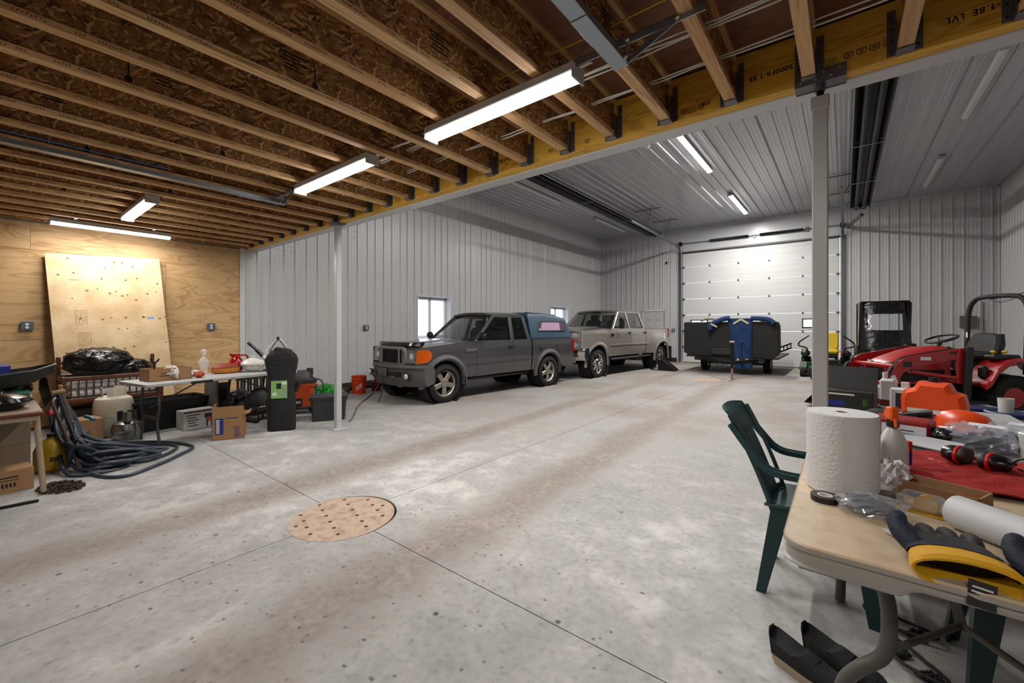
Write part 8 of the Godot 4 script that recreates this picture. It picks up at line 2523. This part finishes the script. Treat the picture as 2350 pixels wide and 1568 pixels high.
	# white roll lying down
	var wr := thing("vinyl_roll", "white paper roll lying on its side behind the gloves", "paper roll", Vector3(0.285, y + 0.052, -1.965), 0)
	wr.transform = Transform3D(Basis.from_euler(Vector3(0, deg_to_rad(-45), 0)) * Basis.from_euler(Vector3(0, 0, deg_to_rad(-90))), wr.position + Vector3(0, 0.0, 0))
	part(wr, "sheet_roll", mb().lathe([Vector2(0.05, 0.0), Vector2(0.052, 0.004), Vector2(0.052, 0.62), Vector2(0.032, 0.62), Vector2(0.031, 0.0)], 36, false).lathe([Vector2(0.031, 0.0), Vector2(0.05, 0.0)], 36, false), mat("roll_white", Color(0.74, 0.75, 0.76), 0.5))
	part(wr, "core", mb().lathe([Vector2(0.031, 0.002), Vector2(0.031, 0.61), Vector2(0.029, 0.61), Vector2(0.029, 0.002)], 28, false), mats["cardboard"])
	glove("yellow-cuffed blue work glove with its open cuff at the table edge", Vector3(0.235, y, -1.625), 6)
	glove("second yellow-cuffed glove half out of the picture at the table edge", Vector3(0.452, y, -1.61), -3)
	# red towel
	var rt := rough_up(mat("towel_red", Color(0.58, 0.05, 0.035), 0.95), 0.06, 0.5, 4.0)
	noise.seed = 15
	noise.frequency = 2.2
	var tw := mb().slab(func(u: float, v: float) -> Vector3:
		var x := lerpf(0.2, 0.70, u) + 0.05 * (1.0 - u) * sin(v * 5.0)
		var z := lerpf(-2.92, -2.34, v) - 0.05 * u
		return Vector3(x, 0.016 + 0.022 * absf(noise.get_noise_2d(x * 2.0, z * 2.0)) + 0.03 * maxf(0.0, noise.get_noise_2d(x + 7.0, z)) + 0.014 * maxf(0.0, 0.3 - v), z), 40, 40, 0.006)
	one("red_towel", tw, rt, "red shop towel spread under the black ear muffs", "towel", Vector3(0, y, 0))
	one("red_towel_corner", mb().box(Vector3(0, 0.01, 0), Vector3(0.14, 0.02, 0.12), 0.009), rt, "folded red cloth behind the second glove", "towel", Vector3(0.52, y, -1.9), 20)
	# ear muffs on the towel
	var em := thing("ear_muffs", "black ear muffs with red rings lying on the red towel", "ear muffs", Vector3(0.465, y + 0.068, -2.74), -30)
	var shell := mat("muff_black", Color(0.03, 0.03, 0.032), 0.25)
	var red := mat("muff_red", Color(0.72, 0.06, 0.02), 0.35)
	earmuff_cup(em, Vector3(-0.055, 0, 0), -1.0, shell, red)
	earmuff_cup(em, Vector3(0.045, 0, 0.01), 1.0, shell, red)
	part(em, "headband", mb().tube(spline([Vector3(-0.09, 0.0, -0.04), Vector3(-0.06, -0.03, -0.12), Vector3(0.05, -0.03, -0.14), Vector3(0.1, 0.0, -0.04)], 6), 0.006, 6), black)
	part(em, "cable", mb().tube(spline([Vector3(0.1, 0.0, 0.02), Vector3(0.14, 0.04, 0.02), Vector3(0.17, 0.0, 0.0), Vector3(0.15, -0.05, 0.0)], 5), 0.004, 6), black)
	# spray bottle
	var sb := thing("spray_bottle", "white spray bottle with an orange trigger head", "bottle", Vector3(0.172, y, -2.53), 20)
	part(sb, "body", mb().at(Vector3.ZERO, Vector3.ZERO, Vector3(1.12, 1, 0.8)).lathe([Vector2(0.045, 0), Vector2(0.05, 0.008), Vector2(0.05, 0.1), Vector2(0.046, 0.14), Vector2(0.03, 0.18), Vector2(0.018, 0.2), Vector2(0.018, 0.212)], 28), mat("bottle_white", Color(0.76, 0.77, 0.77), 0.35))
	part(sb, "collar", mb().lathe([Vector2(0.022, 0.205), Vector2(0.023, 0.212), Vector2(0.022, 0.235)], 18), black)
	part(sb, "trigger_head", mb().at(Vector3(-0.004, 0.257, 0), Vector3(0, 90, 0)).prism(poly([-0.026, -0.022, 0.022, -0.022, 0.034, -0.004, 0.036, 0.012, 0.016, 0.036, -0.022, 0.04, -0.03, 0.02]), 0.034, 0.007), mat("trigger_orange", Color(0.86, 0.33, 0.02), 0.4))
	part(sb, "trigger", mb().tube([Vector3(-0.004, 0.245, 0.028), Vector3(-0.004, 0.21, 0.036)], 0.007, 8), mats["trigger_orange"])
	# crumpled white cloth and clear wrap beside the bottle
	var wc := mb()
	lump(wc, Vector3(0, 0.04, 0), Vector3(0.055, 0.055, 0.08), 111, 0.55, 1.4, 28, 0.0)
	one("white_glove", wc, mats["rag_white"], "crumpled white glove between the spray bottle and cardboard tray", "glove", Vector3(0.155, y, -2.37))
	var wv := mb()
	lump(wv, Vector3(0, 0.03, 0), Vector3(0.06, 0.04, 0.09), 112, 0.5, 2.2, 24, 0.0)
	one("plastic_wrap", wv, clear, "clear plastic wrap crumpled beside the paper roll", "wrap", Vector3(0.115, y, -2.25))
	one("card_box", mb().box(Vector3(0, 0.012, 0), Vector3(0.09, 0.024, 0.05), 0.003), mat("box_taupe", Color(0.38, 0.32, 0.28), 0.6), "small taupe box under the clear wrap", "box", Vector3(0.125, y, -2.13), 20)
	one("carton_edge", mb().box(Vector3(0, 0.09, 0), Vector3(0.02, 0.18, 0.14), 0.003), mats["cardboard"], "brown cardboard strip standing behind the paper roll", "cardboard", Vector3(0.098, y, -2.42))
	for k in 3:
		var mk := thing("marker", ["yellow marker standing behind the white bottle", "blue-capped tube beside the spray bottle", "white and yellow tube behind the paper roll"][k], "marker", Vector3([0.128, 0.232, 0.12][k], y, [-2.60, -2.62, -2.52][k]))
		part(mk, "barrel", mb().lathe([Vector2(0.011, 0), Vector2(0.011, 0.09)], 12), [mats["card_yellow"], mat("tube_blue", Color(0.05, 0.07, 0.4), 0.4), mats["sticker_white"]][k])
		part(mk, "cap", mb().lathe([Vector2(0.012, 0.09), Vector2(0.012, 0.13)], 12), [mats["sticker_white"], mats["muff_red"], mats["card_yellow"]][k])
	# back part of the clutter
	var rb := thing("red_case", "red box with a white printed label behind the spray bottle", "box", Vector3(0.27, y, -3.36), -15)
	part(rb, "body", mb().box(Vector3(0, 0.06, 0), Vector3(0.26, 0.12, 0.18), 0.012), mat("case_red", Color(0.52, 0.03, 0.03), 0.4))
	part(rb, "label", mb().box(Vector3(0.02, 0.055, 0.0905), Vector3(0.19, 0.075, 0.001)), mats["sticker_white"])
	part(rb, "label_print", mb().box(Vector3(0.02, 0.062, 0.0912), Vector3(0.09, 0.006, 0.001)).box(Vector3(0.03, 0.045, 0.0912), Vector3(0.12, 0.004, 0.001)), mats["stamp_ink"])
	one("manual", mb().at(Vector3(0, 0.03, 0), Vector3(12, 0, 0)).box(Vector3.ZERO, Vector3(0.3, 0.006, 0.14)), mat("paper_grey", Color(0.66, 0.66, 0.68), 0.5), "printed leaflet lying aslant before the red box", "leaflet", Vector3(0.33, y, -3.17), -32)
	var sc := thing("scissors_case", "dark tool with a pale handle beside the leaflet", "tool", Vector3(0.26, y, -2.86), -40)
	part(sc, "blade", mb().box(Vector3(0, 0.012, 0), Vector3(0.18, 0.02, 0.035), 0.006), mats["tool_dark"])
	part(sc, "handle", mb().box(Vector3(0.11, 0.014, 0), Vector3(0.08, 0.024, 0.04), 0.01), mats["trigger_orange"])
	var sm := thing("ear_muffs", "glossy black ear muff with an orange logo before the orange helmet", "ear muffs", Vector3(0.405, y + 0.055, -3.34), -40)
	earmuff_cup(sm, Vector3(0.0, 0, 0.04), -1.0, shell, shell)
	earmuff_cup(sm, Vector3(0.06, 0, 0.04), 1.0, shell, shell)
	words(sm, "STIHL", 0.022, mats["trigger_orange"], Vector3(-0.02, 0.012, 0.098), Vector3(-10, -12, 90))
	var hl := thing("safety_helmet", "orange forestry helmet with a dark visor behind the clear bags", "helmet", Vector3(0.56, y, -3.62), -35)
	part(hl, "shell", mb().at(Vector3(0, 0.0, 0), Vector3(0, 0, 0), Vector3(1.15, 1, 0.95)).lathe([Vector2(0.125, 0.0), Vector2(0.128, 0.03), Vector2(0.118, 0.09), Vector2(0.085, 0.135), Vector2(0.04, 0.152), Vector2(0.003, 0.154)], 28), mat("helmet_orange", Color(0.82, 0.26, 0.03), 0.35))
	part(hl, "brim", mb().at(Vector3(0, 0.012, 0), Vector3.ZERO, Vector3(1.15, 1, 0.95)).lathe([Vector2(0.125, 0), Vector2(0.15, -0.006), Vector2(0.15, 0.0), Vector2(0.125, 0.008)], 28, false), mats["helmet_orange"])
	part(hl, "visor", mb().at(Vector3(-0.15, 0.05, 0.03), Vector3(0, -20, 8)).box(Vector3.ZERO, Vector3(0.05, 0.08, 0.2), 0.02), black)
	part(hl, "strap", mb().tube(spline([Vector3(-0.12, 0.12, 0.06), Vector3(-0.2, 0.1, 0.08), Vector3(-0.3, 0.06, 0.06), Vector3(-0.36, 0.04, 0.0)], 5), 0.022, 8), mats["tool_dark"])
	# clear bags with blue bottles
	for k in 2:
		var pb := thing("bottle_bag", ["clear bag of blue bottles right behind the ear muffs", "clear bag of blue bottles at the picture's edge"][k], "bag", Vector3([0.55, 0.72][k], y, [-3.28, -3.42][k]), -30)
		for i in 3:
			part(pb, "bottle", mb().at(Vector3(-0.07 + 0.07 * i, 0.05, 0.01 * (i % 2)), Vector3(70, 0, 0)).lathe([Vector2(0.03, -0.08), Vector2(0.033, -0.07), Vector2(0.033, 0.05), Vector2(0.014, 0.08), Vector2(0.012, 0.1)], 14), mat("bottle_navy", Color(0.03, 0.1, 0.26), 0.2))
		var fm := mb()
		lump(fm, Vector3(0, 0.06, 0), Vector3(0.15, 0.075, 0.12), 121 + k, 0.3, 2.0, 28, 0.0)
		part(pb, "film", fm, clear)
		part(pb, "label", mb().at(Vector3(0.04, 0.135, 0.0), Vector3(15, 10, 0)).box(Vector3.ZERO, Vector3(0.13, 0.002, 0.035)), mats["sticker_white"])
	one("white_tub", mb().lathe([Vector2(0.045, 0), Vector2(0.052, 0.1), Vector2(0.055, 0.105), Vector2(0.055, 0.125), Vector2(0.05, 0.13)], 24), mat("tub_white", Color(0.74, 0.74, 0.72), 0.4), "white plastic tub at the picture's edge beside the clear bags", "tub", Vector3(0.735, y, -3.2))
	# fuel jug, jars and case at the back
	var fj := thing("fuel_jug", "bright orange plastic fuel jug behind the helmet", "jug", Vector3(0.52, y, -4.35), -20)
	var fo := mat("jug_orange", Color(0.85, 0.27, 0.03), 0.4)
	part(fj, "body", mb().prism(poly([-0.17, 0.0, 0.17, 0.0, 0.175, 0.1, 0.16, 0.17, 0.11, 0.19, 0.085, 0.245, -0.075, 0.25, -0.1, 0.2, -0.155, 0.18, -0.175, 0.12]), 0.14, 0.03), fo)
	part(fj, "cap", mb().at(Vector3(0.0, 0.25, 0)).lathe([Vector2(0.03, 0), Vector2(0.03, 0.03)], 14), black)
	part(fj, "label", mb().box(Vector3(-0.03, 0.035, 0.0705), Vector3(0.2, 0.03, 0.001)), mats["sticker_pale"])
	var jr := thing("oil_bottle", "white oil container with a dark window beside the orange jug", "container", Vector3(0.375, y, -4.45), -20)
	part(jr, "body", mb().box(Vector3(0, 0.09, 0), Vector3(0.17, 0.18, 0.1), 0.015), mat("bottle_white", Color(0.76, 0.77, 0.77), 0.35))
	part(jr, "window", mb().box(Vector3(0.015, 0.08, 0.0505), Vector3(0.12, 0.12, 0.001)), mat("window_smoke", Color(0.25, 0.22, 0.24), 0.2))
	part(jr, "hang_tab", mb().box(Vector3(0, 0.2, 0), Vector3(0.05, 0.05, 0.02), 0.006), mats["bottle_white"])
	for k in 2:
		var wb := thing("oil_jug", ["white jug with a red base stripe behind the table's back edge", "short pale jug beside the black case"][k], "jug", Vector3([0.28, 0.2][k], y, [-4.5, -4.55][k]), -15)
		part(wb, "body", mb().box(Vector3(0, [0.12, 0.09][k], 0), Vector3([0.1, 0.16][k], [0.24, 0.18][k], 0.09), 0.015), mats["tub_white"])
		part(wb, "spout", mb().tube([Vector3(-0.02, [0.23, 0.17][k], 0), Vector3(-0.02, [0.29, 0.23][k], 0)], 0.018, 12), mats["tub_white"])
		part(wb, "stripe", mb().box(Vector3(0, 0.05, 0.0455), Vector3(0.09, 0.05, 0.001)), mat("stripe_red", Color(0.4, 0.06, 0.06), 0.5))
	one("funnel_cone", mb().at(Vector3(0, 0.2, 0), Vector3(180, 0, 0)).lathe([Vector2(0.012, 0.0), Vector2(0.014, 0.06), Vector2(0.09, 0.17), Vector2(0.092, 0.18), Vector2(0.085, 0.17)], 20), mats["sticker_white"], "white funnel turned over beside the black case", "funnel", Vector3(0.13, y, -4.48))
	var bx := thing("tool_case", "black carton with its lid flaps open at the back of the clutter", "case", Vector3(-0.0, y, -4.2), -8)
	var bb := mat("case_black", Color(0.045, 0.047, 0.045), 0.5)
	part(bx, "body", mb().box(Vector3(0.02, 0.085, 0), Vector3(0.34, 0.17, 0.24), 0.008), bb)
	part(bx, "lid", mb().at(Vector3(0.03, 0.25, -0.085), Vector3(-20, 0, 0)).box(Vector3.ZERO, Vector3(0.33, 0.18, 0.008), 0.002), bb)
	part(bx, "side_flap", mb().at(Vector3(-0.19, 0.24, 0.0), Vector3(0, 0, 24)).box(Vector3.ZERO, Vector3(0.008, 0.16, 0.22), 0.002), bb)
	part(bx, "emblem", mb().at(Vector3(0.15, 0.09, 0.122), Vector3(90, 45, 0)).box(Vector3.ZERO, Vector3(0.05, 0.003, 0.05)), mat("emblem_green", Color(0.3, 0.42, 0.08), 0.4))
	part(bx, "stripe", mb().box(Vector3(-0.04, 0.14, 0.1205), Vector3(0.24, 0.012, 0.002)), mats["sticker_pale"])
	part(bx, "stripe", mb().box(Vector3(-0.03, 0.07, 0.1205), Vector3(0.1, 0.04, 0.002)), mat("stripe_blue", Color(0.05, 0.1, 0.5), 0.4))
	var cp := mb()
	cp.at(Vector3(0, 0.0, 0)).lathe([Vector2(0.1, 0), Vector2(0.105, 0.03), Vector2(0.09, 0.07), Vector2(0.05, 0.095), Vector2(0.003, 0.1)], 24)
	var cap := thing("work_hat", "dark grey work hat behind the spray bottle", "hat", Vector3(0.19, y, -3.75), 30)
	part(cap, "crown", cp, mat("cap_charcoal", Color(0.10, 0.095, 0.09), 0.85))
	part(cap, "peak", mb().at(Vector3(0.0, 0.012, 0.1), Vector3(8, 0, 0)).prism(rrect(0.16, 0.02, 0.009, 2), 0.12, 0.002), mats["cap_charcoal"])
	# pails beyond the table
	for k in 2:
		var pz := Vector3([0.86, 1.02][k], 0.37, [-5.1, -4.92][k])
		var lowp := thing("pail", ["lower grey pail under the blue-lidded one", "lower pail at the picture's edge under the cup"][k], "pail", pz - Vector3(0, 0.37, 0))
		part(lowp, "body", mb().lathe([Vector2(0.125, 0), Vector2(0.145, 0.34), Vector2(0.15, 0.345), Vector2(0.15, 0.368), Vector2(0.14, 0.369)], 28), mats["tote_grey"])
		var pa := thing("pail", ["blue pail with a blue lid standing behind the helmet", "off-white pail with a blue lid carrying a white cup"][k], "pail", pz)
		part(pa, "body", mb().lathe([Vector2(0.125, 0.001), Vector2(0.145, 0.32), Vector2(0.15, 0.325), Vector2(0.15, 0.345)], 28), [mat("pail_blue", Color(0.03, 0.08, 0.24), 0.4), mats["tub_white"]][k])
		part(pa, "lid", mb().lathe([Vector2(0.153, 0.335), Vector2(0.155, 0.362), Vector2(0.145, 0.37), Vector2(0.14, 0.362), Vector2(0.003, 0.362)], 28), [mats["pail_blue"], mat("lid_blue", Color(0.06, 0.14, 0.3), 0.4)][k])
		part(pa, "bail", mb().tube(spline([Vector3(-0.152, 0.3, 0.02), Vector3(-0.08, 0.24, 0.15), Vector3(0.08, 0.24, 0.15), Vector3(0.152, 0.3, 0.02)], 5), 0.003, 6), mats["leg_grey"])
	one("cup", mb().lathe([Vector2(0.04, 0), Vector2(0.045, 0.11), Vector2(0.043, 0.11), Vector2(0.038, 0.005)], 20), mats["tub_white"], "white cup standing on the blue pail lid", "cup", Vector3(0.98, 0.734, -4.9))

func make_shoes() -> void:
	var navy := rough_up(mat("shoe_navy", Color(0.025, 0.03, 0.048), 0.85), 0.04, 0.3, 5.0)
	var sole := mat("shoe_sole", Color(0.55, 0.49, 0.42), 0.8)
	var proto: Node3D
	for k in 2:
		var lab: String = ["dark navy slip-on shoe on the floor, the one with more sole showing", "dark navy slip-on shoe nearer the table leg"][k]
		var p: Vector3 = [Vector3(-0.105, 0, -2.03), Vector3(-0.0, 0, -2.14)][k]
		if proto:
			copy(proto, lab, p, 68)
			continue
		proto = thing("shoe", lab, "shoe", p, 68, "pair of shoes")
		# along z: heel at -0.13, toe at 0.15
		var half := func(u: float) -> float:
			return 0.036 + 0.014 * sin(PI * clampf(u * 1.1 - 0.1, 0.0, 1.0)) - 0.03 * pow(clampf((u - 0.82) / 0.18, 0.0, 1.0), 2.0) - 0.022 * pow(clampf((0.1 - u) / 0.1, 0.0, 1.0), 2.0)
		var so := []
		for i in 15:
			var u := i / 14.0
			var w: float = half.call(u) + 0.004
			var z := lerpf(-0.135, 0.155, u)
			so.append(PackedVector3Array([Vector3(-w, 0.001, z), Vector3(-w, 0.026, z), Vector3(w, 0.026, z), Vector3(w, 0.001, z)]))
		part(proto, "sole", mb().loft(so), sole)
		part(proto, "upper", mb().slab(func(u: float, v: float) -> Vector3:
			var w: float = half.call(u)
			var h := lerpf(0.098, 0.055, smoothstep(0.1, 0.95, u)) + 0.012 * exp(-pow(u / 0.06, 2.0)) - 0.03 * pow(clampf((u - 0.8) / 0.2, 0.0, 1.0), 2.0)
			var gap := lerpf(1.15, 0.0, smoothstep(0.3, 0.52, u))
			var a := lerpf(-PI * 0.5 - 0.6, PI * 0.5 + 0.6, v)
			# from the left sole edge up and over; near the heel the opening is left free
			var b := lerpf(gap, PI * 0.62, absf(v * 2.0 - 1.0)) * signf(v - 0.5 + 0.00001)
			var x := sin(b) * w * 1.02
			var y := 0.02 + maxf(0.0, cos(b) * 0.62 + 0.38) * h
			if absf(b) < 1.16 and u < 0.5:
				y = maxf(y, 0.02 + h * (0.9 - 0.2 * smoothstep(0.0, 0.35, u)))
			return Vector3(x, y, lerpf(-0.132, 0.152, u) - 0.02 * (1.0 - u) * clampf(y / 0.1, 0.0, 1.0) * exp(-u * 8.0)), 30, 24, 0.005), navy)
		part(proto, "heel_tab", mb().at(Vector3(0, 0.075, -0.138), Vector3(-10, 0, 0)).prism(poly([-0.03, -0.05, 0.03, -0.05, 0.026, 0.03, 0.014, 0.052, -0.014, 0.052, -0.026, 0.03]), 0.008, 0.003), navy)
		part(proto, "insole", mb().box(Vector3(0, 0.03, -0.06), Vector3(0.066, 0.006, 0.14), 0.002), mats["black_plastic"])
		for i in 3:
			part(proto, "lace", mb().tube(spline([Vector3(-0.026, 0.085 - 0.008 * i, 0.03 + 0.022 * i), Vector3(0, 0.094 - 0.009 * i, 0.032 + 0.022 * i), Vector3(0.026, 0.085 - 0.008 * i, 0.03 + 0.022 * i)], 4), 0.0035, 6), navy)
	# ice cleats
	var rub := mat("cleat_rubber", Color(0.07, 0.068, 0.065), 0.7)
	for k in 2:
		var t := thing("ice_cleat", ["black rubber ice cleat lying under the table nearer the chair legs", "black rubber ice cleat under the table nearest the camera"][k], "cleat", Vector3([0.2, 0.225][k], 0, [-2.62, -2.36][k]), [70, 40][k], "ice cleats")
		var ov := []
		for i in 28:
			var a := TAU * i / 28
			ov.append(Vector3(cos(a) * 0.05 * (1.0 - 0.15 * sin(a)), 0.022 + 0.018 * absf(sin(a)), sin(a) * 0.13))
		part(t, "rubber_band", mb().tube(ov, 0.007, 8, true, true), rub)
		for z in [-0.07, 0.06]:
			part(t, "tread_plate", mb().box(Vector3(0, 0.012, z), Vector3(0.075, 0.012, 0.06), 0.005), rub)
			var st := mb()
			for i in 12:
				st.at(Vector3(-0.027 + 0.018 * (i % 4), 0.019, z - 0.018 + 0.018 * (i / 4))).lathe([Vector2(0.005, 0), Vector2(0.004, 0.006), Vector2(0.001, 0.008)], 6)
			part(t, "studs", st, mats["leg_grey"])
			get_child(-1).get_child(-1).set_meta("kind", "stuff")
		for q in [[-1.0, -0.07], [1.0, -0.07], [-1.0, 0.06], [1.0, 0.06]]:
			part(t, "web", mb().bar(Vector3(q[0] * 0.03, 0.014, q[1]), Vector3(q[0] * 0.048, 0.03, q[1] * 1.15), 0.016, 0.006), rub)

func _ready() -> void:
	rng.seed = 20240
	view()
	make_floor()
	make_shell()
	make_beam()
	make_joists()
	make_columns()
	make_lamps()
	make_overhead_door()
	make_man_door()
	make_window(1, -8.09, -6.94, 1.10, 2.21)
	make_window(2, -14.44, -13.17, 1.10, 2.18)
	make_heaters()
	make_rails()
	make_cables()
	make_outlets()
	make_grey_pickup()
	make_silver_pickup()
	make_tractor()
	make_mower()
	make_utv()
	make_trailer()
	make_left()
	make_left_table()
	make_chair()
	make_near_table()
	make_right()
	make_shoes()
